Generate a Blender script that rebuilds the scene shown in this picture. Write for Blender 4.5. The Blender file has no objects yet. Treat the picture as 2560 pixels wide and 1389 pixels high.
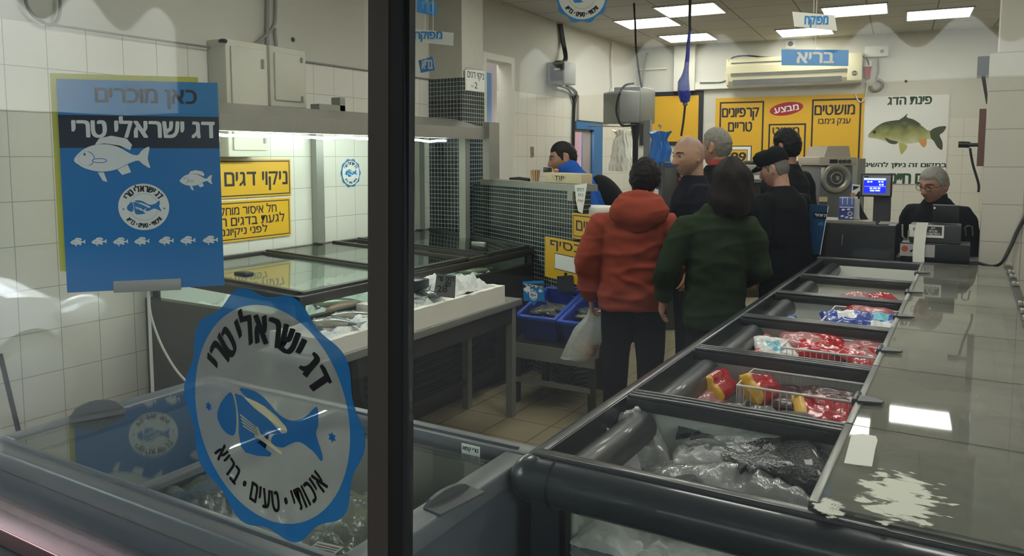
import bpy, bmesh, math, random
from mathutils import Vector, Matrix, noise as mnoise

SC = bpy.context.scene
COL = SC.collection
PI = math.pi
R_ = math.radians
random.seed(7)

# ------------------------------------------------------------------ camera
F, CX, CY = 1925.0, 1280.0, 562.0
PITCH, YAW = R_(5.1), R_(30.75)
CAMPOS = Vector((0, 0, 1.6))
ROT = Matrix.Rotation(YAW, 3, 'Z') @ Matrix.Rotation(PI / 2 - PITCH, 3, 'X')
cam_data = bpy.data.cameras.new('camera')
cam_data.sensor_width = 36.0
cam_data.lens = 36.0 * F / 2560.0
cam_data.shift_x = 0.0
cam_data.shift_y = -(694.5 - CY) / 2560.0
cam_data.clip_start = 0.05
cam = bpy.data.objects.new('camera', cam_data)
cam.location = CAMPOS
cam.rotation_euler = (PI / 2 - PITCH, 0, YAW)
COL.objects.link(cam)
SC.camera = cam

# ------------------------------------------------------------------ world, exposure
world = bpy.data.worlds.new('overcast_sky')
SC.world = world
world.use_nodes = True
_wn = world.node_tree
_bg = _wn.nodes['Background']
_bg.inputs['Color'].default_value = (0.80, 0.90, 1.0, 1)
_bg.inputs['Strength'].default_value = 6.0
SC.view_settings.view_transform = 'Standard'
SC.view_settings.look = 'None'
SC.view_settings.exposure = 0.7
SC.view_settings.gamma = 1.0
SC.view_settings.use_curve_mapping = False
try:
    SC.cycles.transparent_max_bounces = 32
    SC.cycles.max_bounces = 10
    SC.cycles.glossy_bounces = 5
    SC.cycles.transmission_bounces = 8
    SC.cycles.sample_clamp_indirect = 4.0
    SC.cycles.use_denoising = True
except Exception:
    pass
sun_l = bpy.data.lights.new('fill_sun', 'SUN'); sun_l.energy = 4.0; sun_l.angle = R_(25); sun_l.color = (1.0, .97, .92)  # sun lamp added to brighten the mirrored car under the overcast sky
sun_o = bpy.data.objects.new('fill_sun', sun_l); COL.objects.link(sun_o)
sun_o.rotation_euler = Vector((.30, -.35, .89)).to_track_quat('Z', 'Y').to_euler()
PANEL_STRENGTH = 8.5      # ceiling light panels
STRIP_STRENGTH = 60.0     # LED strip under the hood

# ------------------------------------------------------------------ pixel -> place
def ray(px, py):
    return ROT @ Vector(((px - CX) / F, -(py - CY) / F, -1.0))
def at_z(px, py, z):
    d = ray(px, py); return CAMPOS + d * ((z - CAMPOS.z) / d.z)
def at_x(px, py, x):
    d = ray(px, py); return CAMPOS + d * (x / d.x)
def at_y(px, py, y):
    d = ray(px, py); return CAMPOS + d * (y / d.y)
FWD = Vector((-math.sin(YAW), math.cos(YAW), 0))
RGT = Vector((math.cos(YAW), math.sin(YAW), 0))
def at_d(px, py, dist):
    d = ray(px, py); return CAMPOS + d * (dist / d.dot(FWD))
def at_pl(px, py, p, n):
    d = ray(px, py); return CAMPOS + d * ((p - CAMPOS).dot(n) / d.dot(n))

# ------------------------------------------------------------------ materials
def lin(c):
    if isinstance(c, str):
        c = c.lstrip('#'); c = [int(c[i:i + 2], 16) / 255 for i in (0, 2, 4)]
        return tuple((x / 12.92 if x <= 0.04045 else ((x + 0.055) / 1.055) ** 2.4) for x in c)
    return tuple(c)
MATS = {}
def mat(name, color, rough=0.5, metal=0.0, var=0.06, vscale=6.0, bump=0.0, bscale=30.0, spec=0.5, coat=0.0, alpha=1.0, sheen=0.0, stretch=None, trans=0.0):
    if name in MATS: return MATS[name]
    m = bpy.data.materials.new(name); m.use_nodes = True
    nt = m.node_tree; n = nt.nodes; L = nt.links
    b = n['Principled BSDF']
    c = lin(color)
    b.inputs['Roughness'].default_value = rough
    b.inputs['Metallic'].default_value = metal
    b.inputs['Specular IOR Level'].default_value = spec
    b.inputs['Coat Weight'].default_value = coat
    b.inputs['Alpha'].default_value = alpha
    if sheen: b.inputs['Sheen Weight'].default_value = sheen
    if trans: b.inputs['Transmission Weight'].default_value = trans
    tc = n.new('ShaderNodeTexCoord')
    src = tc.outputs['Object']
    if stretch:
        mp = n.new('ShaderNodeMapping'); mp.inputs['Scale'].default_value = stretch
        L.new(src, mp.inputs['Vector']); src = mp.outputs['Vector']
    nz = n.new('ShaderNodeTexNoise'); nz.inputs['Scale'].default_value = vscale; nz.inputs['Detail'].default_value = 4
    L.new(src, nz.inputs['Vector'])
    mx = n.new('ShaderNodeMix'); mx.data_type = 'RGBA'
    lo = [max(0, x * (1 - var)) for x in c]; hi = [min(1, x * (1 + var)) for x in c]
    mx.inputs['A'].default_value = (*lo, 1); mx.inputs['B'].default_value = (*hi, 1)
    L.new(nz.outputs['Fac'], mx.inputs['Factor'])
    L.new(mx.outputs['Result'], b.inputs['Base Color'])
    if bump:
        n2 = n.new('ShaderNodeTexNoise'); n2.inputs['Scale'].default_value = bscale; n2.inputs['Detail'].default_value = 3
        L.new(src, n2.inputs['Vector'])
        bp = n.new('ShaderNodeBump'); bp.inputs['Strength'].default_value = bump; bp.inputs['Distance'].default_value = 0.01
        L.new(n2.outputs['Fac'], bp.inputs['Height']); L.new(bp.outputs['Normal'], b.inputs['Normal'])
    MATS[name] = m
    return m

def emat(name, color, strength):
    m = bpy.data.materials.new(name); m.use_nodes = True
    nt = m.node_tree
    for x in list(nt.nodes):
        if x.type != 'OUTPUT_MATERIAL': nt.nodes.remove(x)
    e = nt.nodes.new('ShaderNodeEmission'); e.inputs['Color'].default_value = (*lin(color), 1); e.inputs['Strength'].default_value = strength
    nt.links.new(e.outputs[0], nt.nodes['Material Output'].inputs['Surface'])
    return m

def glass(name, tint=(0.95, 0.97, 0.96), r0=0.04, rough=0.02, fog=0.0, fogcol=(0.6, 0.62, 0.58), fogscale=5.0, foglo=0.45, foghi=0.6):
    """thin clear sheet: see-through with a mirror sheen that grows towards grazing angles"""
    if name in MATS: return MATS[name]
    m = bpy.data.materials.new(name); m.use_nodes = True
    nt = m.node_tree; n = nt.nodes; L = nt.links
    for x in list(n):
        if x.type != 'OUTPUT_MATERIAL': n.remove(x)
    out = n['Material Output']
    t = n.new('ShaderNodeBsdfTransparent'); t.inputs['Color'].default_value = (*tint, 1)
    g = n.new('ShaderNodeBsdfGlossy'); g.inputs['Roughness'].default_value = rough
    lw = n.new('ShaderNodeLayerWeight'); lw.inputs['Blend'].default_value = 0.5
    pw = n.new('ShaderNodeMath'); pw.operation = 'POWER'; pw.inputs[1].default_value = 5.0
    ma = n.new('ShaderNodeMath'); ma.operation = 'MULTIPLY_ADD'; ma.inputs[1].default_value = 1 - r0; ma.inputs[2].default_value = r0
    L.new(lw.outputs['Facing'], pw.inputs[0]); L.new(pw.outputs[0], ma.inputs[0])
    base = t.outputs[0]
    if fog > 0:
        d = n.new('ShaderNodeBsdfDiffuse'); d.inputs['Color'].default_value = (*fogcol, 1)
        nz = n.new('ShaderNodeTexNoise'); nz.inputs['Scale'].default_value = fogscale; nz.inputs['Detail'].default_value = 6
        tc = n.new('ShaderNodeTexCoord'); L.new(tc.outputs['Object'], nz.inputs['Vector'])
        mr = n.new('ShaderNodeMapRange'); mr.inputs['From Min'].default_value = foglo; mr.inputs['From Max'].default_value = foghi
        mr.inputs['To Min'].default_value = fog * 0.25; mr.inputs['To Max'].default_value = fog
        L.new(nz.outputs['Fac'], mr.inputs['Value'])
        mf = n.new('ShaderNodeMixShader'); L.new(mr.outputs[0], mf.inputs[0]); L.new(base, mf.inputs[1]); L.new(d.outputs[0], mf.inputs[2])
        base = mf.outputs[0]
    mx = n.new('ShaderNodeMixShader')
    L.new(ma.outputs[0], mx.inputs[0]); L.new(base, mx.inputs[1]); L.new(g.outputs[0], mx.inputs[2])
    L.new(mx.outputs[0], out.inputs['Surface'])
    MATS[name] = m
    return m

def film(name, color, opac=0.3, gloss=0.35, rough=0.12, bump=0.6, bscale=25.0):
    """clear crinkled plastic film: part see-through, part milky, with sharp glints"""
    if name in MATS: return MATS[name]
    m = bpy.data.materials.new(name); m.use_nodes = True
    nt = m.node_tree; n = nt.nodes; L = nt.links
    for x in list(n):
        if x.type != 'OUTPUT_MATERIAL': n.remove(x)
    out = n['Material Output']
    t = n.new('ShaderNodeBsdfTransparent')
    d = n.new('ShaderNodeBsdfDiffuse'); d.inputs['Color'].default_value = (*lin(color), 1)
    tl = n.new('ShaderNodeBsdfTranslucent'); tl.inputs['Color'].default_value = (*lin(color), 1)
    g = n.new('ShaderNodeBsdfGlossy'); g.inputs['Roughness'].default_value = rough
    tc = n.new('ShaderNodeTexCoord'); nz = n.new('ShaderNodeTexNoise'); nz.inputs['Scale'].default_value = bscale; nz.inputs['Detail'].default_value = 5
    nz.inputs['Distortion'].default_value = 1.5
    L.new(tc.outputs['Object'], nz.inputs['Vector'])
    bp = n.new('ShaderNodeBump'); bp.inputs['Strength'].default_value = bump; bp.inputs['Distance'].default_value = 0.02
    L.new(nz.outputs['Fac'], bp.inputs['Height'])
    for s in (d, g, tl): L.new(bp.outputs['Normal'], s.inputs['Normal'])
    m0 = n.new('ShaderNodeMixShader'); m0.inputs[0].default_value = 0.4; L.new(d.outputs[0], m0.inputs[1]); L.new(tl.outputs[0], m0.inputs[2])
    m1 = n.new('ShaderNodeMixShader'); m1.inputs[0].default_value = opac; L.new(t.outputs[0], m1.inputs[1]); L.new(m0.outputs[0], m1.inputs[2])
    lw = n.new('ShaderNodeLayerWeight'); lw.inputs['Blend'].default_value = 0.35; L.new(bp.outputs['Normal'], lw.inputs['Normal'])
    mu = n.new('ShaderNodeMath'); mu.operation = 'MULTIPLY'; mu.inputs[1].default_value = gloss; L.new(lw.outputs['Facing'], mu.inputs[0])
    m2 = n.new('ShaderNodeMixShader'); L.new(mu.outputs[0], m2.inputs[0]); L.new(m1.outputs[0], m2.inputs[1]); L.new(g.outputs[0], m2.inputs[2])
    L.new(m2.outputs[0], out.inputs['Surface'])
    MATS[name] = m
    return m

def tilemat(name, color, grout, axes, tw, th, off=(0, 0), mortar=0.003, rough=0.25, var=0.04, above=None, above_z=None, ang=0.0, rowoff=0.0, bump=0.3, tilevar=0.0, color2=None):
    """square tiling laid out in world metres; axes picks which two coordinates run across the surface"""
    m = bpy.data.materials.new(name); m.use_nodes = True
    nt = m.node_tree; n = nt.nodes; L = nt.links
    b = n['Principled BSDF']; b.inputs['Roughness'].default_value = rough
    ge = n.new('ShaderNodeNewGeometry')
    rot = n.new('ShaderNodeMapping'); rot.inputs['Rotation'].default_value = (0, 0, ang)
    L.new(ge.outputs['Position'], rot.inputs['Vector'])
    sp = n.new('ShaderNodeSeparateXYZ'); L.new(rot.outputs[0], sp.inputs[0])
    cb = n.new('ShaderNodeCombineXYZ')
    a0 = n.new('ShaderNodeMath'); a0.operation = 'SUBTRACT'; a0.inputs[1].default_value = off[0] - 1000 * tw
    a1 = n.new('ShaderNodeMath'); a1.operation = 'SUBTRACT'; a1.inputs[1].default_value = off[1] - 1000 * th
    L.new(sp.outputs['XYZ'.index(axes[0])], a0.inputs[0]); L.new(sp.outputs['XYZ'.index(axes[1])], a1.inputs[0])
    L.new(a0.outputs[0], cb.inputs[0]); L.new(a1.outputs[0], cb.inputs[1])
    br = n.new('ShaderNodeTexBrick'); br.offset = rowoff; br.squash = 1.0
    br.inputs['Scale'].default_value = 1.0; br.inputs['Brick Width'].default_value = tw; br.inputs['Row Height'].default_value = th
    br.inputs['Mortar Size'].default_value = mortar; br.inputs['Mortar Smooth'].default_value = 0.1; br.inputs['Bias'].default_value = 0.0
    c = lin(color); c2 = lin(color2) if color2 else [x * (1 - tilevar) for x in c]
    br.inputs['Color1'].default_value = (*c, 1); br.inputs['Color2'].default_value = (*c2, 1); br.inputs['Mortar'].default_value = (*lin(grout), 1)
    L.new(cb.outputs[0], br.inputs['Vector'])
    nz = n.new('ShaderNodeTexNoise'); nz.inputs['Scale'].default_value = 2.3; nz.inputs['Detail'].default_value = 5; L.new(ge.outputs['Position'], nz.inputs['Vector'])
    mr = n.new('ShaderNodeMapRange'); mr.inputs['To Min'].default_value = 1 - var * 2; mr.inputs['To Max'].default_value = 1 + var * 0.5
    L.new(nz.outputs['Fac'], mr.inputs['Value'])
    mu = n.new('ShaderNodeMix'); mu.data_type = 'RGBA'; mu.blend_type = 'MULTIPLY'; mu.inputs['Factor'].default_value = 1
    L.new(br.outputs['Color'], mu.inputs['A']); L.new(mr.outputs[0], mu.inputs['B'])
    col = mu.outputs['Result']
    bp = n.new('ShaderNodeBump'); bp.invert = True; bp.inputs['Strength'].default_value = bump; bp.inputs['Distance'].default_value = 0.002
    L.new(br.outputs['Fac'], bp.inputs['Height'])
    if above:
        gt = n.new('ShaderNodeMath'); gt.operation = 'GREATER_THAN'; gt.inputs[1].default_value = above_z; L.new(sp.outputs['Z'], gt.inputs[0])
        n3 = n.new('ShaderNodeTexNoise'); n3.inputs['Scale'].default_value = 2.2; n3.inputs['Detail'].default_value = 8; L.new(ge.outputs['Position'], n3.inputs['Vector'])
        ac = n.new('ShaderNodeMix'); ac.data_type = 'RGBA'; A = lin(above)
        ac.inputs['A'].default_value = (*[x * 0.90 for x in A], 1); ac.inputs['B'].default_value = (*[min(1, x * 1.06) for x in A], 1); L.new(n3.outputs['Fac'], ac.inputs['Factor'])
        m2 = n.new('ShaderNodeMix'); m2.data_type = 'RGBA'
        L.new(gt.outputs[0], m2.inputs['Factor']); L.new(col, m2.inputs['A']); L.new(ac.outputs['Result'], m2.inputs['B'])
        col = m2.outputs['Result']
        rr = n.new('ShaderNodeMapRange'); rr.inputs['To Min'].default_value = rough; rr.inputs['To Max'].default_value = 0.85; L.new(gt.outputs[0], rr.inputs['Value']); L.new(rr.outputs[0], b.inputs['Roughness'])
        sb = n.new('ShaderNodeMath'); sb.operation = 'SUBTRACT'; sb.inputs[0].default_value = bump; sb.use_clamp = True
        mlt = n.new('ShaderNodeMath'); mlt.operation = 'MULTIPLY'; mlt.inputs[1].default_value = bump; L.new(gt.outputs[0], mlt.inputs[0]); L.new(mlt.outputs[0], sb.inputs[1]); L.new(sb.outputs[0], bp.inputs['Strength'])
    L.new(col, b.inputs['Base Color']); L.new(bp.outputs['Normal'], b.inputs['Normal'])
    MATS[name] = m
    return m

# ------------------------------------------------------------------ mesh builder
_prune = {}
class MB:
    def __init__(s, M=None):
        s.v = []; s.f = []; s.mi = []; s.sm = []; s.mats = []; s.cur = 0
        s.M = M or Matrix.Identity(4)
    def mat(s, m):
        if m not in s.mats: s.mats.append(m)
        s.cur = s.mats.index(m); return s
    def add(s, vs, fs, smooth=False, M=None):
        T = s.M @ M if M is not None else s.M
        o = len(s.v)
        s.v += [tuple(T @ Vector(v)) for v in vs]
        for f in fs:
            s.f.append(tuple(i + o for i in f)); s.mi.append(s.cur); s.sm.append(smooth)
        return s
    def box(s, x0, y0, z0, x1, y1, z1, M=None, bev=0.0, seg=2):
        x0, x1 = min(x0, x1), max(x0, x1); y0, y1 = min(y0, y1), max(y0, y1); z0, z1 = min(z0, z1), max(z0, z1)
        if bev <= 0:
            vs = [(x, y, z) for z in (z0, z1) for y in (y0, y1) for x in (x0, x1)]
            return s.add(vs, [(0, 2, 3, 1), (4, 5, 7, 6), (0, 1, 5, 4), (2, 6, 7, 3), (0, 4, 6, 2), (1, 3, 7, 5)], False, M)
        bm = bmesh.new(); bmesh.ops.create_cube(bm, size=1)
        for v in bm.verts:
            v.co = Vector(((x0 + x1) / 2 + v.co.x * (x1 - x0), (y0 + y1) / 2 + v.co.y * (y1 - y0), (z0 + z1) / 2 + v.co.z * (z1 - z0)))
        bev = min(bev, 0.49 * min(x1 - x0, y1 - y0, z1 - z0))
        bmesh.ops.bevel(bm, geom=bm.edges[:], offset=bev, segments=seg, affect='EDGES', profile=0.5)
        s.bm(bm, M, seg > 1); bm.free(); return s
    def bm(s, bm, M=None, smooth=False):
        bm.verts.index_update()
        return s.add([v.co.copy() for v in bm.verts], [[v.index for v in f.verts] for f in bm.faces], smooth, M)
    def hexa(s, b, t):
        """b, t: four bottom and four top corners in the same order"""
        return s.add(list(b) + list(t), [(3, 2, 1, 0), (4, 5, 6, 7), (0, 1, 5, 4), (1, 2, 6, 5), (2, 3, 7, 6), (3, 0, 4, 7)])
    def quad(s, a, b, c, d, smooth=False):
        return s.add([a, b, c, d], [(0, 1, 2, 3)], smooth)
    def cyl(s, p0, p1, r0, r1=None, n=14, caps=True, M=None):
        return s.tube([p0, p1], [r0, r0 if r1 is None else r1], n, caps, M=M)
    def tube(s, pts, r, n=8, caps=True, closed=False, M=None, flat=1.0, up=None):
        pts = [Vector(p) for p in pts]; k = len(pts)
        rs = r if isinstance(r, (list, tuple)) else [r] * k
        def tan(i):
            if closed: a, b = pts[(i - 1) % k], pts[(i + 1) % k]
            else: a, b = pts[max(i - 1, 0)], pts[min(i + 1, k - 1)]
            t = b - a
            return t.normalized() if t.length > 1e-9 else Vector((0, 0, 1))
        t0 = tan(0)
        u = Vector(up) if up else (Vector((0, 0, 1)) if abs(t0.z) < 0.9 else Vector((1, 0, 0)))
        u = (u - t0 * u.dot(t0)).normalized()
        vs = []; fs = []
        for i in range(k):
            t = tan(i); u = u - t * u.dot(t)
            u = u.normalized() if u.length > 1e-6 else t.orthogonal().normalized()
            w = t.cross(u)
            for j in range(n):
                a = 2 * PI * j / n
                vs.append(pts[i] + (u * math.cos(a) * flat + w * math.sin(a)) * rs[i])
        for i in range(k if closed else k - 1):
            for j in range(n):
                a = i * n + j; b = i * n + (j + 1) % n; c = ((i + 1) % k) * n + (j + 1) % n; d = ((i + 1) % k) * n + j
                fs.append((a, b, c, d))
        s.add(vs, fs, True, M)
        if caps and not closed:
            s.add(vs[:n], [tuple(range(n - 1, -1, -1))], False, M); s.add(vs[-n:], [tuple(range(n))], False, M)
        return s
    def lathe(s, prof, n=24, M=None, cap=True):
        vs = []; fs = []; k = len(prof)
        for r, z in prof:
            for j in range(n):
                a = 2 * PI * j / n; vs.append((r * math.cos(a), r * math.sin(a), z))
        for i in range(k - 1):
            for j in range(n):
                fs.append((i * n + j, i * n + (j + 1) % n, (i + 1) * n + (j + 1) % n, (i + 1) * n + j))
        s.add(vs, fs, True, M)
        if cap:
            s.add(vs[:n], [tuple(range(n - 1, -1, -1))], False, M); s.add(vs[-n:], [tuple(range(n))], False, M)
        return s
    def prism(s, out, z0, z1, M=None, smooth=False):
        n = len(out)
        vs = [(x, y, z0) for x, y in out] + [(x, y, z1) for x, y in out]
        s.add(vs, [tuple(range(n - 1, -1, -1)), tuple(range(n, 2 * n))], False, M)
        s.add(vs, [(i, (i + 1) % n, n + (i + 1) % n, n + i) for i in range(n)], smooth, M)
        return s
    def poly(s, out, z=0.0, M=None):
        return s.add([(p[0], p[1], z) for p in out], [tuple(range(len(out)))], False, M)
    def loft(s, rings, caps=True, smooth=True, M=None, closed=True):
        n = len(rings[0]); vs = [p for r in rings for p in r]; fs = []
        for i in range(len(rings) - 1):
            for j in range(n if closed else n - 1):
                fs.append((i * n + j, i * n + (j + 1) % n, (i + 1) * n + (j + 1) % n, (i + 1) * n + j))
        s.add(vs, fs, smooth, M)
        if caps and closed:
            s.add(rings[0], [tuple(range(n - 1, -1, -1))], smooth, M); s.add(rings[-1], [tuple(range(n))], smooth, M)
        return s
    def grid(s, fn, nu, nv, smooth=True, M=None, wrapu=False):
        vs = [fn(i / (nu if wrapu else nu - 1), j / (nv - 1)) for j in range(nv) for i in range(nu)]
        fs = []
        for j in range(nv - 1):
            for i in range(nu if wrapu else nu - 1):
                i2 = (i + 1) % nu
                fs.append((j * nu + i, j * nu + i2, (j + 1) * nu + i2, (j + 1) * nu + i))
        return s.add(vs, fs, smooth, M)
    def ball(s, c, r, nu=16, nv=10, M=None):
        c = Vector(c); r = Vector(r) if not isinstance(r, (int, float)) else Vector((r, r, r))
        def fn(u, v):
            a = 2 * PI * u; b = PI * (v - 0.5)
            return c + Vector((r.x * math.cos(a) * math.cos(b), r.y * math.sin(a) * math.cos(b), r.z * math.sin(b)))
        return s.grid(fn, nu, nv, True, M, True)
    # ---- flat artwork in the local xy plane
    def rect(s, x0, y0, x1, y1, z=0.0, M=None):
        return s.poly([(x0, y0), (x1, y0), (x1, y1), (x0, y1)], z, M)
    def frame(s, x0, y0, x1, y1, t, z=0.0):
        s.rect(x0, y0, x1, y0 + t, z); s.rect(x0, y1 - t, x1, y1, z); s.rect(x0, y0 + t, x0 + t, y1 - t, z); s.rect(x1 - t, y0 + t, x1, y1 - t, z)
        return s
    def ell(s, cx, cy, rx, ry, z=0.0, n=48, ang=0):
        ca, sa = math.cos(ang), math.sin(ang)
        return s.poly([(cx + rx * math.cos(2 * PI * i / n) * ca - ry * math.sin(2 * PI * i / n) * sa, cy + rx * math.cos(2 * PI * i / n) * sa + ry * math.sin(2 * PI * i / n) * ca) for i in range(n)], z)
    def ring(s, cx, cy, rfo, rfi, z=0.0, n=96):
        vs = []
        for i in range(n):
            a = 2 * PI * i / n
            for r in (rfo(a), rfi(a)): vs.append((cx + r * math.cos(a), cy + r * math.sin(a), z))
        return s.add(vs, [(2 * i, (2 * i + 2) % (2 * n), (2 * i + 3) % (2 * n), 2 * i + 1) for i in range(n)])
    def text(s, t, x0, y0, x1, y1, z=0.0, bold=0.03, flip=False):
        """lettering stretched into the box; bold thickens the strokes"""
        bold *= 1.6
        V, Fc = glyphs(t)
        if not V: return s
        xs = [p[0] for p in V]; ys = [p[1] for p in V]
        a, b, c, d = min(xs), max(xs), min(ys), max(ys)
        sx = (x1 - x0) / max(b - a, 1e-6); sy = (y1 - y0) / max(d - c, 1e-6)
        h = abs(y1 - y0)
        for k, (ox, oy) in enumerate(((0, 0), (1, 0.4), (-1, -0.4), (0.5, -0.6), (-0.5, 0.6))):
            if k and not bold: break
            vs = []
            for px, py in V:
                vs.append((x0 + (px - a) * sx + ox * bold * h, y0 + (py - c) * sy + oy * bold * h, z + k * 0.00004))
            s.add(vs, Fc)
        return s
    def arctext(s, t, cx, cy, r, size, a_mid, step, z=0.0, inward=False, bold=0.045, kx=0.66):
        """letters round a circle; a_mid is the angle of the middle of the word; Hebrew is given in reading order"""
        chars = t[::-1]; adv = []
        for ch in chars: adv.append(0.16 if ch == ' ' else max(0.16, glyph_w(ch) * kx + 0.085))
        tot = sum(adv); pos = -tot / 2
        for ch, w in zip(chars, adv):
            mid = pos + w / 2; pos += w
            if ch == ' ': continue
            da = mid * size * step / r
            ang = a_mid + da if inward else a_mid - da
            V, Fc = glyphs(ch)
            if not V: continue
            gx = (min(p[0] for p in V) + max(p[0] for p in V)) / 2
            rot = ang + PI / 2 if inward else ang - PI / 2
            ca, sa = math.cos(rot), math.sin(rot)
            ox, oy = cx + r * math.cos(ang), cy + r * math.sin(ang)
            for k, b in enumerate((0, .5, -.5, 1, -1)):
                vs = []
                for px, py in V:
                    lx = ((px - gx) * kx + b * bold) * size; ly = (py - 0.3 + b * bold * 0.4) * size
                    vs.append((ox + lx * ca - ly * sa, oy + lx * sa + ly * ca, z + k * 0.00004))
                s.add(vs, Fc)
        return s
    # ---- finish
    def build(s, name, parent=None, smooth_angle=None, mods=None, origin=None):
        me = bpy.data.meshes.new(name)
        vs = s.v
        if parent is not None:
            inv = wmat(parent).inverted(); vs = [inv @ Vector(v) for v in vs]; loc = None
        else:
            if origin is None:
                xs = [v[0] for v in vs]; ys = [v[1] for v in vs]; zs = [v[2] for v in vs]
                origin = Vector(((min(xs) + max(xs)) / 2, (min(ys) + max(ys)) / 2, min(zs)))
            loc = Vector(origin); vs = [Vector(v) - loc for v in vs]
        me.from_pydata([tuple(v) for v in vs], [], s.f)
        for m in s.mats: me.materials.append(m)
        me.polygons.foreach_set('material_index', s.mi)
        me.polygons.foreach_set('use_smooth', s.sm)
        me.update()
        o = bpy.data.objects.new(name, me); COL.objects.link(o)
        if parent is not None: o.parent = parent
        else: o.location = loc
        return o

_glyph_cache = {}
def raw_glyphs(t):
    c = bpy.data.curves.new('lettering', 'FONT'); c.body = t; c.size = 1.0
    o = bpy.data.objects.new('lettering', c); COL.objects.link(o)
    dg = bpy.context.evaluated_depsgraph_get()
    me = bpy.data.meshes.new_from_object(o.evaluated_get(dg))
    r = ([(v.co.x, v.co.y) for v in me.vertices], [tuple(p.vertices) for p in me.polygons])
    bpy.data.objects.remove(o); bpy.data.meshes.remove(me); bpy.data.curves.remove(c)
    return r
def glyphs(t):
    if t in _glyph_cache: return _glyph_cache[t]
    heb = any('\u0590' <= c <= '\u05ff' for c in t)
    if t == '\u05d3':
        V0, _ = glyphs('\u05e8'); h = max(p[1] for p in V0); w = h * .84; k = h * .155
        r = ([(0, h - k), (0, h), (w, h), (w, h - k), (w * .84, h - k), (w * .84, 0), (w * .84 - k, 0), (w * .84 - k, h - k)], [(0, 1, 2, 3, 4, 7), (7, 4, 5, 6)])
    elif t == '\u05e3':
        V0, _ = glyphs('\u05e8'); h = max(p[1] for p in V0); w = h * .86; k = h * .155
        R = ((0.02 * w, h - k, w, h), (w - k, -.36 * h, w, h - k), (.05 * w, .50 * h, .05 * w + k, h - k), (.05 * w, .50 * h - k, .56 * w, .50 * h))
        r = ([(x, y) for a, b, c, d in R for x, y in ((a, b), (c, b), (c, d), (a, d))], [tuple(range(4 * i, 4 * i + 4)) for i in range(4)])
    elif t == '\u2022':
        r = ([(.1 + .1 * math.cos(i * PI / 6), .33 + .1 * math.sin(i * PI / 6)) for i in range(12)], [tuple(range(12))])
    elif heb and len(t) > 1:
        V = []; Fc = []; x = 0
        for ch in rev(t):
            if ch == ' ': x += .26; continue
            v, f = glyphs(ch); x0 = min(p[0] for p in v); o = len(V)
            V += [(p[0] - x0 + x, p[1]) for p in v]; Fc += [tuple(i + o for i in q) for q in f]
            x += max(p[0] for p in v) - x0 + .10
        r = (V, Fc)
    else: r = raw_glyphs(t)
    _glyph_cache[t] = r
    return r
def glyph_w(ch):
    V, _ = glyphs(ch)
    return (max(p[0] for p in V) - min(p[0] for p in V)) if V else 0.3
def rev(t):
    """right-to-left order, digits kept in reading order"""
    out = []; num = ''
    for ch in t:
        if ch.isdigit(): num += ch
        else:
            if num: out.append(num); num = ''
            out.append(ch)
    if num: out.append(num)
    return ''.join(reversed(out))

def wmat(o):
    m = o.matrix_basis.copy()
    p = o.parent
    while p is not None:
        m = p.matrix_basis @ m; p = p.parent
    return m
def tag(o, label=None, cat=None, group=None, kind=None):
    if label: o['label'] = label
    if cat: o['category'] = cat
    if group: o['group'] = group
    if kind: o['kind'] = kind
    return o
def thing(name, label, cat, loc, rotz=0.0, group=None):
    o = bpy.data.objects.new(name, None); o.empty_display_size = 0.1; COL.objects.link(o)
    o.location = Vector(loc); o.rotation_euler = (0, 0, rotz)
    return tag(o, label, cat, group)
def struct(o): o['kind'] = 'structure'; return o
def dup(o, loc=None, rotz=None, label=None, parent=None):
    c = o.copy(); COL.objects.link(c)
    if parent is not None: c.parent = parent
    if loc is not None: c.location = loc
    if rotz is not None: c.rotation_euler = (0, 0, rotz)
    if label: c['label'] = label
    for ch in list(o.children): dup(ch, parent=c)
    return c
def plane_M(o, u, v):
    """local x along u, y along v, z towards the viewer side (u x v)"""
    u = Vector(u).normalized(); v = Vector(v); v = (v - u * v.dot(u)).normalized(); n = u.cross(v)
    return Matrix(((u.x, v.x, n.x, o[0]), (u.y, v.y, n.y, o[1]), (u.z, v.z, n.z, o[2]), (0, 0, 0, 1)))
class Art(MB):
    """artwork on a flat board; px() turns photo pixels on that board into its own metres"""
    def __init__(s, p, u, v=(0, 0, 1)):
        MB.__init__(s, plane_M(p, u, v)); s.inv = s.M.inverted(); s.n = Vector((s.M[0][2], s.M[1][2], s.M[2][2])); s.p = Vector(p)
    def px(s, x, y):
        q = s.inv @ at_pl(x, y, s.p, s.n); return (q.x, q.y)
    def box_px(s, x0, y0, x1, y1):
        """board rectangle for pixel extents, taking heights at the middle column"""
        xm = (x0 + x1) / 2; ym = (y0 + y1) / 2
        return (s.px(x0, ym)[0], s.px(xm, y1)[1], s.px(x1, ym)[0], s.px(xm, y0)[1])
    def quad_px(s, pts, z=0.0): return s.poly([s.px(*q) for q in pts], z)
    def text_px(s, t, x0, y0, x1, y1, z=0.0015, bold=0.03): return s.text(t, *s.box_px(x0, y0, x1, y1), z, bold)

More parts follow.
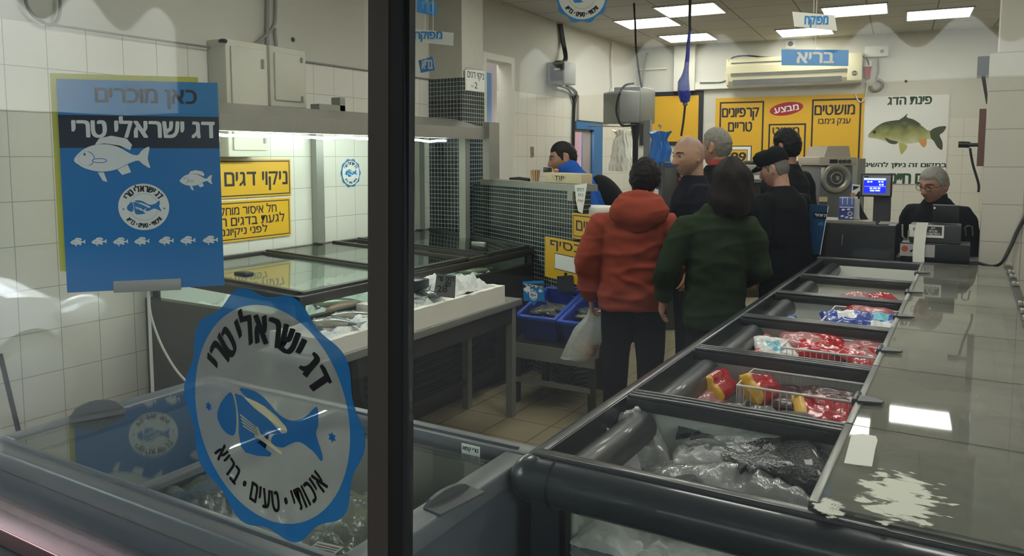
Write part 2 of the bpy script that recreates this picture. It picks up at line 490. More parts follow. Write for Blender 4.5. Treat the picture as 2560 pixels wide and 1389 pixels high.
def csm(pts, k=4):
    """closed smooth outline through the points"""
    n = len(pts); out = []
    for i in range(n):
        p0, p1, p2, p3 = pts[i - 1], pts[i], pts[(i + 1) % n], pts[(i + 2) % n]
        for j in range(k):
            t = j / k; out.append(tuple(.5 * (2 * b + (c - a) * t + (2 * a - 5 * b + 4 * c - d) * t * t + (3 * b - a - 3 * c + d) * t ** 3) for a, b, c, d in zip(p0, p1, p2, p3)))
    return out
def fish_shape(w):
    """a side-on fish outline, nose at -w/2, tail at +w/2"""
    up = [(-.5, -.02), (-.42, .09), (-.30, .17), (-.12, .21), (.08, .17), (.24, .07), (.34, .05), (.40, .12), (.50, .17), (.47, 0), (.5, -.14), (.40, -.08), (.34, -.03), (.22, -.07), (.04, -.16), (-.16, -.19), (-.34, -.15), (-.44, -.09)]
    return [(x * w, y * w) for x, y in up]
def sea_fish(a, cx, cy, w, m, line, z):
    """the tilapia printed on the posters"""
    a.mat(m)
    a.poly(csm([(cx + x, cy + y) for x, y in fish_shape(w)], 3), z)
    a.poly([(cx + x * w, cy + y * w) for x, y in ((-.22, .2), (-.16, .29), (0, .33), (.2, .29), (.27, .2), (.24, .12), (.1, .19), (-.1, .22))], z)
    a.poly([(cx + x * w, cy + y * w) for x, y in ((-.2, -.2), (-.12, -.2), (-.08, -.34), (-.14, -.32))], z)
    a.poly([(cx + x * w, cy + y * w) for x, y in ((.06, -.16), (.2, -.09), (.24, -.2), (.12, -.24))], z)
    if line:
        a.mat(line); a.ell(cx - .36 * w, cy + .06 * w, .016 * w, .02 * w, z + .0003, 12)
        a.ring(cx - .34 * w, cy, lambda t: .11 * w if abs(math.atan2(math.sin(t), math.cos(t))) < 1.2 else .102 * w, lambda t: .1 * w, z + .0003, 32)
        a.ell(cx - .17 * w, cy - .03 * w, .1 * w, .035 * w, z + .0003, 20); a.mat(m); a.ell(cx - .17 * w, cy - .03 * w, .088 * w, .024 * w, z + .0005, 20)
def emblem_fish(a, cx, cy, w, m, hi, z, knife=None):
    """the fish of the round seal: two body halves, a gill cut, a knife gap and a fork"""
    a.mat(m)
    P = lambda pts: csm([(cx + x * w, cy + y * w) for x, y in pts], 3)
    a.poly(P([(-.5, -.02), (-.46, .07), (-.38, .15), (-.34, .16), (-.31, .09), (-.30, 0), (-.31, -.09), (-.34, -.14), (-.42, -.13), (-.48, -.08)]), z)
    Q = lambda pts: [(cx + x * w, cy + y * w) for x, y in pts]
    a.poly(Q([(-.31, .165), (-.24, .16), (-.02, .06), (.1, -.01), (.14, -.035), (.02, -.06), (-.04, -.12), (-.1, -.14), (-.16, -.11), (-.02, -.17), (.04, -.19), (.02, -.215), (-.1, -.235), (-.22, -.235), (-.265, -.2), (-.285, -.1), (-.28, .0), (-.29, .08)]), z)
    a.poly(P([(-.26, .2), (-.22, .215), (-.1, .21), (.0, .17), (.12, .09), (.24, .07), (.36, .12), (.44, .19), (.47, .19), (.47, .08), (.45, .02), (.5, -.1), (.49, -.15), (.42, -.1), (.3, -.06), (.2, -.1), (.14, -.13), (.04, -.125), (.06, -.06), (.16, -.03), (.19, -.01), (.17, .02), (.04, .09), (-.08, .14), (-.18, .15)]), z)
    P = lambda pts: [(cx + x * w, cy + y * w) for x, y in pts]
    a.mat(hi)
    for k in range(4):
        o = k * .024
        a.poly(P([(-.26 + o * .35, .03 - o), (-.1 + o * .2, -.035 - o * .7), (-.1 + o * .2, -.045 - o * .7), (-.262 + o * .35, .018 - o)]), z + .0004)
    a.poly(P([(-.13, -.03), (-.09, -.03), (-.06, -.075), (.14, -.16), (.13, -.18), (-.07, -.115), (-.12, -.105)]), z + .0004)
def seal(a, cx, cy, r, blue, white, ink, z, kx=1.0, scallop=True, rim=True, txt=True):
    """round seal: scalloped blue edge, pale disc, lettering round it and a fish"""
    r0 = r
    if rim:
        a.mat(blue)
        a.ring(cx, cy, lambda t: r * (0.955 + (0.045 * math.cos(10 * t) if scallop else 0.045)), lambda t: r * 0.85, z)
        r0 = r * 0.85
    if white is not None:
        a.mat(white); a.ell(cx, cy, r0, r0, z + .0003, 72)
    z2 = z + .0007
    a.mat(ink)
    a.ring(cx, cy, lambda t: r0 * .575, lambda t: r0 * .567, z2, 64)
    if txt:
        a.arctext('דג ישראלי טרי', cx, cy, r0 * .79, r0 * .42, PI / 2 + .0, 1.0, z2)
        a.arctext('איכותי • טעים • בריא', cx, cy, r0 * .80, r0 * .31, -PI / 2, 1.0, z2, inward=True, kx=.5)
    emblem_fish(a, cx, cy, r0 * 1.34, blue, white if white is not None else ink, z2)
    a.mat(blue)
    for sx in (-1, 1):
        for q in (0, PI):
            a.poly([(cx + sx * r0 * .8 + r0 * .05 * math.cos(q + PI / 2 + k * 2 * PI / 3), cy - r0 * .08 + r0 * .05 * math.sin(q + PI / 2 + k * 2 * PI / 3)) for k in range(3)], z2 + (q > 0) * .0002)
# ================================================================== the room
XL, ZC, ZT = -4.0, 3.07, 2.256          # left wall, ceiling height, top of the tiling
YW = 0.90                               # shop window plane
XR = 0.85                               # right wall behind the pillar
BW0 = Vector((XL, 10.08, 0)); BWA = R_(6.0)
BWU = Vector((math.cos(BWA), math.sin(BWA), 0)); BWN = Vector((math.sin(BWA), -math.cos(BWA), 0))
def bw(px, py): return at_pl(px, py, BW0, BWN)

M_plaster = '#cfccc0'
m_walltile = tilemat('white_wall_tile', '#dddbd0', '#a9a79c', 'YZ', 0.2025, 0.2195, (2.173, ZT), 0.0022, 0.28, 0.03, above='#c6c4b8', above_z=ZT)
m_backwall = tilemat('white_back_wall', '#d2d0c4', '#a9a79c', 'XZ', 0.2, 0.22, (0, 2.05), 0.002, 0.3, 0.03, above='#cbc9be', above_z=2.05, ang=-BWA)
m_ceil = tilemat('ceiling_panel', '#c2c1bc', '#77756e', 'XY', 0.62, 0.62, (-3.46, 7.39), 0.006, 0.8, 0.06, ang=R_(-4.0), bump=0.2)
m_floor = tilemat('terrazzo_floor', '#a59a7c', '#5d553f', 'XY', 0.30, 0.30, (0.02, 0.05), 0.004, 0.3, 0.22, bump=0.2)
m_pillartile = tilemat('white_pillar_tile', '#d6d2c6', '#aaa699', 'XZ', 0.62, 0.245, (0.30, 0.06), 0.003, 0.3, 0.03, above='#d2cfc3', above_z=2.27)
HW_A = at_z(1172, 458.5, 1.365); HW_B = at_z(1437, 478, 1.365)
HWD = Vector((HW_B.x - HW_A.x, HW_B.y - HW_A.y, 0)).normalized(); HWPHI = math.atan2(HWD.y, HWD.x)
HWN = Vector((HWD.y, -HWD.x, 0))
if HWN.dot(CAMPOS - HW_A) < 0: HWN = -HWN
m_mosaic = tilemat('dark_green_mosaic', '#1f2e2d', '#a3aba4', 'XZ', 0.034, 0.033, (0, 0.02), 0.0025, 0.12, 0.15, ang=-HWPHI, color2='#141d1e')
m_mosx = tilemat('dark_green_mosaic_front', '#22302f', '#a3aba4', 'XZ', 0.034, 0.036, (0, 0.02), 0.0025, 0.12, 0.15, color2='#151f21')
m_mosy = tilemat('dark_green_mosaic_side', '#22302f', '#a3aba4', 'YZ', 0.034, 0.036, (0, 0.02), 0.0025, 0.12, 0.15, color2='#151f21')
m_steel = mat('brushed_steel', '#a19f97', 0.36, 0.6, 0.08, 3.0, 0.05, 40, stretch=(1, 8, 1))
m_steel2 = mat('dull_steel', '#96978f', 0.45, 0.5, 0.1, 4.0)
m_dsteel = mat('dark_steel', '#4c4c48', 0.4, 0.7, 0.1, 4.0)
m_blackpl = mat('black_plastic', '#17181a', 0.4, 0, 0.1)
m_darkgrey = mat('dark_grey_plastic', '#33363a', 0.35, 0, 0.06, coat=0.2)
m_white = mat('white_paint', '#d8d6ca', 0.5, 0, 0.03)
m_paper = mat('white_paper', '#e6e5dc', 0.7, 0, 0.02)
m_cable = mat('black_cable', '#1b1b1b', 0.5)
m_gcable = mat('grey_cable', '#8a8a82', 0.5)
m_ink = mat('black_ink', '#161819', 0.6, var=0.02)
m_navy = mat('navy_ink', '#22222c', 0.6, var=0.02)
m_yellow = mat('yellow_board', '#d6a824', 0.42, 0, 0.04, 2.0)
m_blueprint = mat('blue_print', '#1a78b8', 0.35, 0, 0.03, 3.0)
m_whiteprint = mat('white_print', '#e4e5e0', 0.45, 0, 0.02)
m_redprint = mat('red_print', '#a3202e', 0.45)
m_greenprint = mat('green_print', '#28462f', 0.55)
m_glass = glass('clear_glass')
m_wood = mat('plywood', '#c7b995', 0.7, 0, 0.12, 12)

# floor and ceiling
b = MB().mat(m_floor); b.box(-6.2, 0.6, -0.1, 1.2, 12.5, 0.0); struct(b.build('floor'))
b = MB().mat(m_ceil); b.box(-6.2, 0.6, ZC, 1.2, 12.5, ZC + 0.1); struct(b.build('ceiling'))
# left wall with a service window (blue frame) and a white framed doorway further in
DY0, DY1 = at_x(1209, 300, XL).y, at_x(1274, 300, XL).y       # doorway
DZ = at_x(1240, 150, XL).z
WY0, WY1 = at_x(1437, 350, XL).y, at_x(1503, 350, XL).y       # pass-through opening
WZ1 = at_x(1470, 305, XL).z; WZ0 = 1.05
b = MB().mat(m_walltile)
b.box(XL - 0.15, 0.6, 0, XL, DY0, ZC)
b.box(XL - 0.15, DY0, DZ, XL, DY1, ZC)
b.box(XL - 0.15, DY1, 0, XL, WY0, ZC)
b.box(XL - 0.15, WY0, 0, XL, WY1, WZ0); b.box(XL - 0.15, WY0, WZ1, XL, WY1, ZC)
b.box(XL - 0.15, WY1, 0, XL, BW0.y + 0.3, ZC)
struct(b.build('wall_left'))
# back wall, skewed a little
b = MB().mat(m_backwall)
P0 = BW0 - BWU * 0.3; P1 = BW0 + BWU * 6.0
bk = -BWN * 0.15
b.hexa([P0, P1, P1 + bk, P0 + bk], [p + Vector((0, 0, ZC)) for p in (P0, P1, P1 + bk, P0 + bk)])
struct(b.build('wall_back'))
b = MB().mat(m_white); b.box(XR, 0.6, 0, XR + 0.15, 11.3, ZC); struct(b.build('wall_right'))
# low beam across the top of the back wall and a shallow column in its corner
q0, q1 = bw(1690, 115), bw(1742, 110)
b = MB().mat(mat('column_paint', '#cbc9bd', 0.7))
c0 = Vector((q0.x, q0.y, 0)); c1 = Vector((q1.x, q1.y, 0)); f_ = BWN * 0.10
zb = bw(1715, 228).z
b.hexa([c0 + Vector((0, 0, zb)), c0 + f_ + Vector((0, 0, zb)), c1 + f_ + Vector((0, 0, zb)), c1 + Vector((0, 0, zb))], [c0 + Vector((0, 0, ZC)), c0 + f_ + Vector((0, 0, ZC)), c1 + f_ + Vector((0, 0, ZC)), c1 + Vector((0, 0, ZC))])
struct(b.build('trim_1'))
# wide white ledge under the air conditioner
a0 = bw(1735, 217); a1 = bw(2150, 212)
b = MB().mat(m_white)
for z0, z1, d in ((a0.z - 0.04, a0.z + 0.05, 0.06),):
    A, B_ = Vector((a0.x, a0.y, 0)), Vector((a1.x, a1.y, 0))
    b.hexa([A + Vector((0, 0, z0)), A + BWN * d + Vector((0, 0, z0)), B_ + BWN * d + Vector((0, 0, z0)), B_ + Vector((0, 0, z0))], [A + Vector((0, 0, z1)), A + BWN * d + Vector((0, 0, z1)), B_ + BWN * d + Vector((0, 0, z1)), B_ + Vector((0, 0, z1))])
struct(b.build('trim_2'))
# tiled pillar on the right
PX0, PY = 0.072, 5.95
b = MB().mat(m_pillartile); b.box(PX0, PY, 0, XR - 0.001, PY + 0.5, 2.27)
b.box(PX0 + 0.05, PY + 0.02, 2.27, XR - 0.001, PY + 0.5, ZC); struct(b.build('trim_3'))
# mosaic column, plastered above
cx0, cy0 = XL, 5.335
cx1 = at_y(1157, 400, cy0).x; cy1 = at_x(1211, 400, cx1).y; cz = at_y(1115, 196, cy0).z
b = MB()
b.mat(m_mosx); b.quad((cx0, cy0, 0), (cx1, cy0, 0), (cx1, cy0, cz), (cx0, cy0, cz))
b.mat(m_mosy); b.quad((cx1, cy0, 0), (cx1, cy1, 0), (cx1, cy1, cz), (cx1, cy0, cz))
b.mat(mat('rough_plaster', '#bdbbae', 0.85, 0, 0.08, 5, 0.6, 14))
b.box(cx0, cy0 + 0.012, cz, cx1 - 0.012, cy1, ZC); b.quad((cx0, cy1, 0), (cx1, cy1, 0), (cx1, cy1, cz), (cx0, cy1, cz))
b.quad((cx0, cy0, cz), (cx1, cy0, cz), (cx1, cy1, cz), (cx0, cy1, cz))
struct(b.build('trim_4'))

# doorway: white frame, blue door leaf opened behind
b = MB().mat(m_white)
fw = 0.05
b.box(XL - 0.12, DY0 - fw, 0, XL + 0.03, DY0 + .012, DZ + fw); b.box(XL - 0.12, DY1 - .012, 0, XL + 0.03, DY1 + fw, DZ + fw); b.box(XL - 0.12, DY0 + .012, DZ - .012, XL + 0.03, DY1 - .012, DZ + fw)
d_ = struct(b.build('door_1'))
b = MB().mat(mat('lilac_wall', '#a9a0a2', 0.7)); b.box(XL - 0.50, DY0 - 0.4, 0, XL - 0.46, DY1 + 1.1, DZ + 0.5); struct(b.build('wall_passage'))
b = MB().mat(mat('blue_door_paint', '#3f78ad', 0.45)); b.box(XL - 0.45, at_x(1200, 300, XL - .42).y, 0.01, XL - 0.42, at_x(1229, 300, XL - .42).y, DZ - 0.05)
b.build('door_leaf', d_)
# pass-through: blue frame, pink room behind
m_bluefr = mat('blue_frame_paint', '#2f6fa8', 0.4)
b = MB().mat(m_bluefr)
y0, y1 = WY0, WY1
b.box(XL - 0.15, y0, WZ1 - 0.09, XL + 0.02, y1, WZ1); b.box(XL - 0.15, y1 - 0.55 * (y1 - y0) * 0.62, WZ0, XL + 0.02, y1, WZ1 - 0.09); b.box(XL - 0.15, y0, WZ0, XL + 0.02, y1, WZ0 + 0.06)
wf = struct(b.build('window_2'))
b = MB().mat(m_gcable); yy = y1 - 0.55 * (y1 - y0) * 0.62; b.box(XL - 0.12, yy - 0.03, WZ0 + 0.06, XL - 0.02, yy, WZ1 - 0.09); b.box(XL - 0.12, y0, WZ1 - 0.12, XL - 0.02, yy, WZ1 - 0.09); b.build('window_frame', wf)
b = MB().mat(mat('pink_wall', '#dfb3bd', 0.7)); b.box(XL - 0.55, y0 - .5, 0.9, XL - 0.5, y1 + 1.2, WZ1 + 0.4); struct(b.build('wall_pink'))
# broad plaster surround over the pass-through (a blocked-up opening)
b = MB().mat(mat('ledge_plaster', '#c9c6b9', 0.8))
s0, s1 = at_x(1441, 240, XL), at_x(1520, 300, XL)
b.box(XL, s0.y, WZ1 + 0.01, XL + 0.035, s1.y, WZ1 + 0.30); struct(b.build('trim_5'))

def side_lamp(x, y, z, p):
    l = bpy.data.lights.new('room_lamp', 'POINT'); l.energy = p; l.color = (1, .95, .9); l.shadow_soft_size = .12
    o = bpy.data.objects.new('room_lamp', l); o.location = (x, y, z); COL.objects.link(o)
side_lamp(XL - 0.30, DY0 + 0.2, DZ + .3, 7); side_lamp(XL - 0.33, WY0 - 0.4, 1.9, 9)
# ceiling lights: flush LED panels
m_panel = emat('lit_panel', (1.0, 0.97, 0.90), PANEL_STRENGTH)
m_panelframe = mat('panel_frame', '#c9c7bd', 0.5)
PANELS = [((-2.50, 7.71), 'seen at the top, above the scale box'), ((-3.14, 8.21), 'beside the left wall, nearer of two there'), ((-3.09, 9.47), 'beside the left wall, farther of two there'),
          ((-1.76, 9.73), 'partly hidden by a white hanging sign'), ((-1.08, 8.58), 'over the blue sign, middle of the ceiling'), ((-0.36, 9.23), 'nearest the tiled pillar'),
          ((-2.50, 5.2), ''), ((-1.08, 6.05), ''), ((-2.50, 2.9), ''), ((-1.08, 3.4), ''), ((-0.36, 4.6), ''), ((0.1, 2.6), '')]  # this row is added out of view to brighten the front
def make_panel(c, label):
    t = thing('ceiling_light', label, 'ceiling light', (c[0], c[1], ZC - 0.02), R_(4.0), 'ceiling light panels')
    p = MB(Matrix.Translation((c[0], c[1], 0)) @ Matrix.Rotation(R_(4.0), 4, 'Z'))
    p.mat(m_panelframe); s = 0.305
    for x0, y0, x1, y1 in ((-s, -s, s, -s + .014), (-s, s - .014, s, s), (-s, -s, -s + .014, s), (s - .014, -s, s, s)): p.box(x0, y0, ZC - 0.014, x1, y1, ZC - 0.001)
    p.build('frame', t)
    q = MB(Matrix.Translation((c[0], c[1], 0)) @ Matrix.Rotation(R_(4.0), 4, 'Z')).mat(m_panel)
    q.box(-s + .014, -s + .014, ZC - 0.010, s - .014, s - .014, ZC - 0.002); q.build('diffuser', t)
for i, (c, d) in enumerate(PANELS):
    if i < 6: make_panel(c, 'square white LED panel in the ceiling, ' + d)
    else: make_panel(c, 'added fill light panel, unseen, in the ceiling towards the shop window end')

# ================================================================== shop window
m_alu = mat('bronze_aluminium', '#4a423a', 0.42, 0.5, 0.06, 2.0)
m_alud = mat('dark_aluminium', '#1f1d1c', 0.42, 0.5, 0.06, 2.0)
m_gask = mat('black_gasket', '#0c0c0d', 0.6)
b = MB()
def post(xa, xb, xc, xd, dy0, dy1, m):
    # the post leans very slightly, as the door leaf it belongs to does: xa..xb at the top of the view, xc..xd at its foot
    def ex(xt, xf):
        t, f = at_y(xt, 0, YW), at_y(xf, 1389, YW); k = (t.x - f.x) / (t.z - f.z)
        return lambda z: f.x + k * (z - f.z)
    l, r = ex(xa, xc), ex(xb, xd)
    b.mat(m); z0, z1 = 0.72, ZC
    b.hexa([(l(z0), YW + dy0, z0), (r(z0), YW + dy0, z0), (r(z0), YW + dy1, z0), (l(z0), YW + dy1, z0)], [(l(z1), YW + dy0, z1), (r(z1), YW + dy0, z1), (r(z1), YW + dy1, z1), (l(z1), YW + dy1, z1)])
post(927, 977, 925, 975, -.006, .012, m_alu)
post(977, 1012, 975, 1008, -.005, .012, m_alud)
post(1012, 1028, 1008, 1022, -.004, .010, m_gask)
b.mat(mat('sill_metal', '#6b4a48', 0.22, 0.75, 0.1)).box(-4.0, YW - 0.05, 0.715, 1.2, YW + 0.03, 0.757, bev=0.004)
b.mat(m_alud).box(-4.0, YW - 0.04, ZC - 0.08, 1.2, YW + 0.04, ZC); b.box(-4.06, YW - 0.04, 0.72, -3.99, YW + 0.04, ZC); b.box(1.13, YW - 0.04, 0.72, 1.2, YW + 0.04, ZC)
wn = struct(b.build('window_1'))
MB().mat(m_glass).box(-3.99, YW - 0.004, 0.757, -0.793, YW + 0.004, ZC - 0.08).build('pane', wn)
MB().mat(m_glass).box(-0.714, YW - 0.004, 0.757, 1.13, YW + 0.004, ZC - 0.08).build('pane', wn)
b = MB().mat(mat('dark_plinth', '#1c1918', 0.6)); b.box(-4.2, YW - 0.12, -0.4, 1.2, YW + 0.03, 0.715); struct(b.build('wall_front'))
b = MB().mat(mat('facade_stone', '#8a8378', 0.8)); b.box(-6.2, YW - 0.1, 2.99, 1.9, YW + 0.1, 4.2); b.box(-17, YW - 0.1, -0.4, -4.06, YW + 0.1, 5.0); b.box(1.2, YW - 0.1, -0.4, 1.9, YW + 0.1, 2.99); struct(b.build('wall_facade'))

# ================================================================== the street, seen only as reflections in the shop window
b = MB().mat(mat('asphalt', '#171716', 0.9, 0, 0.1, 3)); b.box(-30, -14, -0.5, 14, YW - 0.12, -0.4); struct(b.build('street'))
AX0, AX1, AYF, AZ = -3.75, 2.2, -3.3, 2.31
m_awn = mat('awning_cloth', '#4d4a44', 0.9)
b = MB().mat(m_awn)
b.hexa([(AX0, YW - 0.1, 2.95), (AX1, YW - 0.1, 2.95), (AX1, AYF, 2.55), (AX0, AYF, 2.55)], [(AX0, YW - 0.1, 2.98), (AX1, YW - 0.1, 2.98), (AX1, AYF, 2.58), (AX0, AYF, 2.58)])
aw = b.build('awning'); tag(aw, 'dark street awning with a scalloped edge, mirrored in the shop window', 'awning')
def scallop(p0, p1, ztop, zb, amp, period, th):
    L = (Vector(p1) - Vector(p0)).length; n = int(L / period * 12); u = (Vector(p1) - Vector(p0)).normalized(); w = Vector((-u.y, u.x, 0)) * th
    bb = MB().mat(m_awn); A = []; B = []
    for i in range(n + 1):
        s = L * i / n; q = Vector(p0) + u * s; zz = zb + amp * math.cos(2 * PI * s / period)
        A.append([q + Vector((0, 0, ztop - q.z)), q + Vector((0, 0, zz - q.z)), q + w + Vector((0, 0, zz - q.z)), q + w + Vector((0, 0, ztop - q.z))])
    bb.loft(A, smooth=False); return bb
scallop((AX0, AYF, 0), (AX1, AYF, 0), 2.57, AZ, 0.085, 0.46, 0.006).build('valance', aw)
scallop((AX0, YW - 0.12, 0), (AX0, AYF, 0), 2.62, AZ, 0.075, 0.40, 0.006).build('valance', aw)
m_fac = mat('pale_facade', '#b3aea4', 0.85, 0, 0.1, 0.5)
b = MB().mat(mat('grey_facade', '#aca89e', 0.85, 0, 0.1, 0.5)); b.box(-6.4, -9.8, 2.55, 14, -9.2, 6.5); struct(b.build('wall_opposite'))
b = MB().mat(m_fac); b.box(-17, -9.8, 2.55, -6.4, -9.2, 6.5); b.box(-17.6, -9.8, 2.55, -17, 0.7, 6.5); struct(b.build('wall_street_skyblock'))  # end wall and full height added, unseen, to block the low sky
b = MB().mat(mat('dark_shopfront', '#141416', 0.7)); b.box(-17, -9.9, -0.4, 14, -9.3, 2.55); b.box(-17.7, -9.9, -0.4, -17.1, 0.7, 2.55); b.box(-15.0, -9.3, 2.55, -6.4, -9.1, 6.5); struct(b.build('wall_shopfront'))  # also holds the foot of the added sky-blocking end wall
# ================================================================== left side of the shop
m_fishdark = mat('fish_skin_dark', '#4d5150', 0.25, 0.1, 0.35, 18, coat=0.4)
m_fishpale = mat('fish_skin_pale', '#8d8a78', 0.25, 0.1, 0.25, 18, coat=0.4)
m_fishfin = mat('fish_fin', '#3b3c38', 0.4, 0, 0.2, 30)
m_ice = mat('crushed_ice', '#d3d8d4', 0.3, 0, 0.12, 40, 0.9, 60, spec=0.6)
m_foam = mat('white_foam', '#e2dfd4', 0.75, 0, 0.02, 30, 0.15, 160)

def fish_mb(M, L, dark=m_fishdark, pale=m_fishpale, bend=0.0):
    """a fish lying on its side: nose at -L/2, tail at +L/2, back towards +y, flat along z"""
    b = MB(M)
    prof = [(-.5, .012, .01), (-.46, .05, .03), (-.38, .10, .05), (-.25, .15, .065), (-.08, .165, .065), (.1, .13, .05), (.25, .075, .03), (.34, .045, .018), (.38, .045, .012)]
    rings = []
    for x, h, t in prof:
        oy = bend * (x * x) * L
        rings.append([(x * L, (h * math.cos(a) + 0.01) * L + oy, t * math.sin(a) * L) for a in [2 * PI * k / 14 for k in range(14)]])
    b.mat(dark).loft(rings)
    b.mat(pale); bel = []
    for x, h, t in prof[1:7]:
        oy = bend * x * x * L
        bel.append([(x * L, (h * 1.02 * math.cos(a) + 0.01) * L + oy, t * 1.05 * math.sin(a) * L) for a in [PI * 0.62 + PI * 0.76 * k / 8 for k in range(9)]])
    b.loft(bel, caps=False, closed=False)
    b.mat(m_fishfin)
    ty = bend * .16 * L
    b.prism([(.37 * L, -.03 * L + ty), (.5 * L, -.13 * L + ty), (.46 * L, 0.01 * L + ty), (.5 * L, .15 * L + ty), (.37 * L, .05 * L + ty)], -.004 * L, .004 * L)
    b.prism([(-.2 * L, .15 * L), (-.12 * L, .23 * L), (.1 * L, .20 * L), (.22 * L, .12 * L), (.2 * L, .08 * L)], -.003 * L, .003 * L)
    b.prism([(-.05 * L, -.14 * L), (.02 * L, -.21 * L), (.1 * L, -.11 * L)], -.003 * L, .003 * L)
    b.prism([(-.2 * L, -.02 * L), (-.08 * L, -.07 * L), (-.08 * L, .02 * L)], .055 * L, .064 * L)
    b.mat(m_whiteprint); b.ball((-.40 * L, .045 * L, .042 * L), (.018 * L, .018 * L, .012 * L), 10, 6)
    b.mat(m_ink); b.ball((-.40 * L, .045 * L, .05 * L), (.011 * L, .011 * L, .008 * L), 8, 6)
    return b
def lay(x, y, z, az, roll=0.0, pitch=0.0):
    return Matrix.Translation((x, y, z)) @ Matrix.Rotation(az, 4, 'Z') @ Matrix.Rotation(pitch, 4, 'Y') @ Matrix.Rotation(roll, 4, 'X')
def lumps(name, x0, y0, x1, y1, z, h, m, n=60, seed=1, label=None, cat=None, group=None, kind=None, zf=None, parent=None):
    """an uneven heap filling a tray"""
    def fn(u, v):
        x = x0 + (x1 - x0) * u; y = y0 + (y1 - y0) * v
        p = Vector((x * 9 + seed, y * 9, seed * 3.1))
        e = min(1, min(u, 1 - u, v, 1 - v) * 8 + 0.15)
        hh = h * (0.5 + 0.9 * mnoise.noise(p) + 0.45 * mnoise.noise(p * 2.7) + 0.25 * mnoise.noise(p * 6.5)) * e
        return (x, y, z + max(hh, -0.02) + (zf(x, y) if zf else 0))
    b = MB().mat(m); ny = max(8, int(n * abs(y1 - y0) / max(abs(x1 - x0), .01))); b.grid(fn, n, min(ny, 160))
    b.mat(m); fl = [(x0, y0, z - .02), (x1, y0, z - .02), (x1, y1, z - .02), (x0, y1, z - .02)]; b.add(fl, [(3, 2, 1, 0)])
    o = b.build(name, parent)
    return tag(o, label, cat, group, kind)

# ---- stepped display case along the left wall
CXF, CZF, CZB, CY0 = -2.76, 0.92, 0.962, 2.64
CFR = Vector((CXF, at_x(1335, 622, CXF).y, 0)); CFL = Vector((XL + 0.01, CFR.y + (CXF - XL) * -HWD.y / HWD.x, 0))
CFL.y = min(CFL.y, cy0 - 0.01)
def cz_(x): return CZF + (CZB - CZF) * (CXF - x) / (CXF - XL)
def cyf(x): return CFR.y + (CFL.y - CFR.y) * (CXF - x) / (CXF - CFL.x)
case = thing('display_case', 'dark steel refrigerated fish case with sloping glass lids along the tiled left wall', 'display case', (-3.4, 3.8, 0))
m_case = mat('case_steel', '#5c5c58', 0.35, 0.75, 0.1, 3)
m_inner = mat('case_inner', '#c9cdc6', 0.4, 0.1, 0.05)
b = MB().mat(m_case)
x0, x1 = XL + 0.01, CXF
b.hexa([(x0, CY0, .10), (x1, CY0, .10), (x1, CFR.y, .10), (x0, CFL.y, .10)], [(x0, CY0, .60), (x1, CY0, .60), (x1, CFR.y, .60), (x0, CFL.y, .60)])
b.hexa([(x0 + .1, CY0 + .05, 0), (x1 - .08, CY0 + .05, 0), (x1 - .08, CFR.y - .05, 0), (x0 + .1, CFL.y - .1, 0)], [(x0 + .1, CY0 + .05, .1), (x1 - .08, CY0 + .05, .1), (x1 - .08, CFR.y - .05, .1), (x0 + .1, CFL.y - .1, .1)])
b.box(x1 - .05, CY0, .60, x1, CFR.y, .80); b.box(x0, CY0, .6, x1 - .05, CY0 + .05, .80)
b.box(x0, CY0 + .05, .6, x0 + .05, CFL.y, .93)
b.hexa([(x0 + .05, cyf(x0 + .05) - .05, .6), (x1 - .05, CFR.y - .05, .6), (x1 - .05, CFR.y, .6), (x0 + .05, cyf(x0 + .05), .6)], [(x0 + .05, cyf(x0 + .05) - .05, .93), (x1 - .05, CFR.y - .05, .90), (x1 - .05, CFR.y, .90), (x0 + .05, cyf(x0 + .05), .93)])
b.build('body', case)
b = MB().mat(m_inner); b.box(x0 + .051, CY0 + .051, .605, x1 - .051, CFR.y - .12, .62)
b.box(x1 - .058, CY0 + .06, .62, x1 - .051, CFR.y - .1, .79); b.box(x0 + .05, CY0 + .06, .62, x0 + .058, CFL.y - .1, .9); b.box(x0 + .06, CY0 + .051, .62, x1 - .06, CY0 + .058, .79)
b.build('tray', case)
b = MB().mat(m_blackpl)
for k in range(9):
    z = .16 + k * .045
    b.box(x1, CY0 + .45, z, x1 + .012, CFR.y - .55, z + .022, M=None)
b.build('grille', case)
m_caseframe = mat('case_frame', '#4a4944', 0.35, 0.6, 0.08, 3)
b = MB().mat(m_caseframe)
b.box(x1 - .03, CY0, .79, x1 + .006, CFR.y, .815); b.box(x1 - .045, CY0 - .01, CZF - .045, x1 + .008, CFR.y, CZF + .004, bev=.004)
b.hexa([(x0, CY0 - .01, CZB - .05), (x1, CY0 - .01, CZF - .045), (x1, CY0 + .035, CZF - .045), (x0, CY0 + .035, CZB - .05)], [(x0, CY0 - .01, CZB), (x1, CY0 - .01, CZF), (x1, CY0 + .035, CZF), (x0, CY0 + .035, CZB)])
b.box(x0, CY0, CZB - .05, x0 + .05, CFL.y, CZB + .02)
b.hexa([(x0, CFL.y - .05, CZB - .05), (x1, CFR.y - .05, CZF - .045), (x1, CFR.y, CZF - .045), (x0, CFL.y, CZB - .05)], [(x0, CFL.y - .05, CZB + .012), (x1, CFR.y - .05, CZF + .012), (x1, CFR.y, CZF + .012), (x0, CFL.y, CZB + .012)])
for yy in (CY0, CFR.y - .035): b.box(x1 - .04, yy, .80, x1, yy + .03, CZF)
b.build('frame', case)
m_lidglass = glass('lid_glass', (0.90, 0.95, 0.92))
b = MB().mat(m_lidglass); b.box(x1 - .012, CY0 + .03, .815, x1 - .006, CFR.y - .035, CZF - .045); b.build('front_glass', case)
sy1 = at_x(662, 633, XL + .05).y; sy2 = at_x(835, 608, XL + .05).y
cuts = [CY0 + .03, sy1, sy2, 4.35, CFL.y - .06]
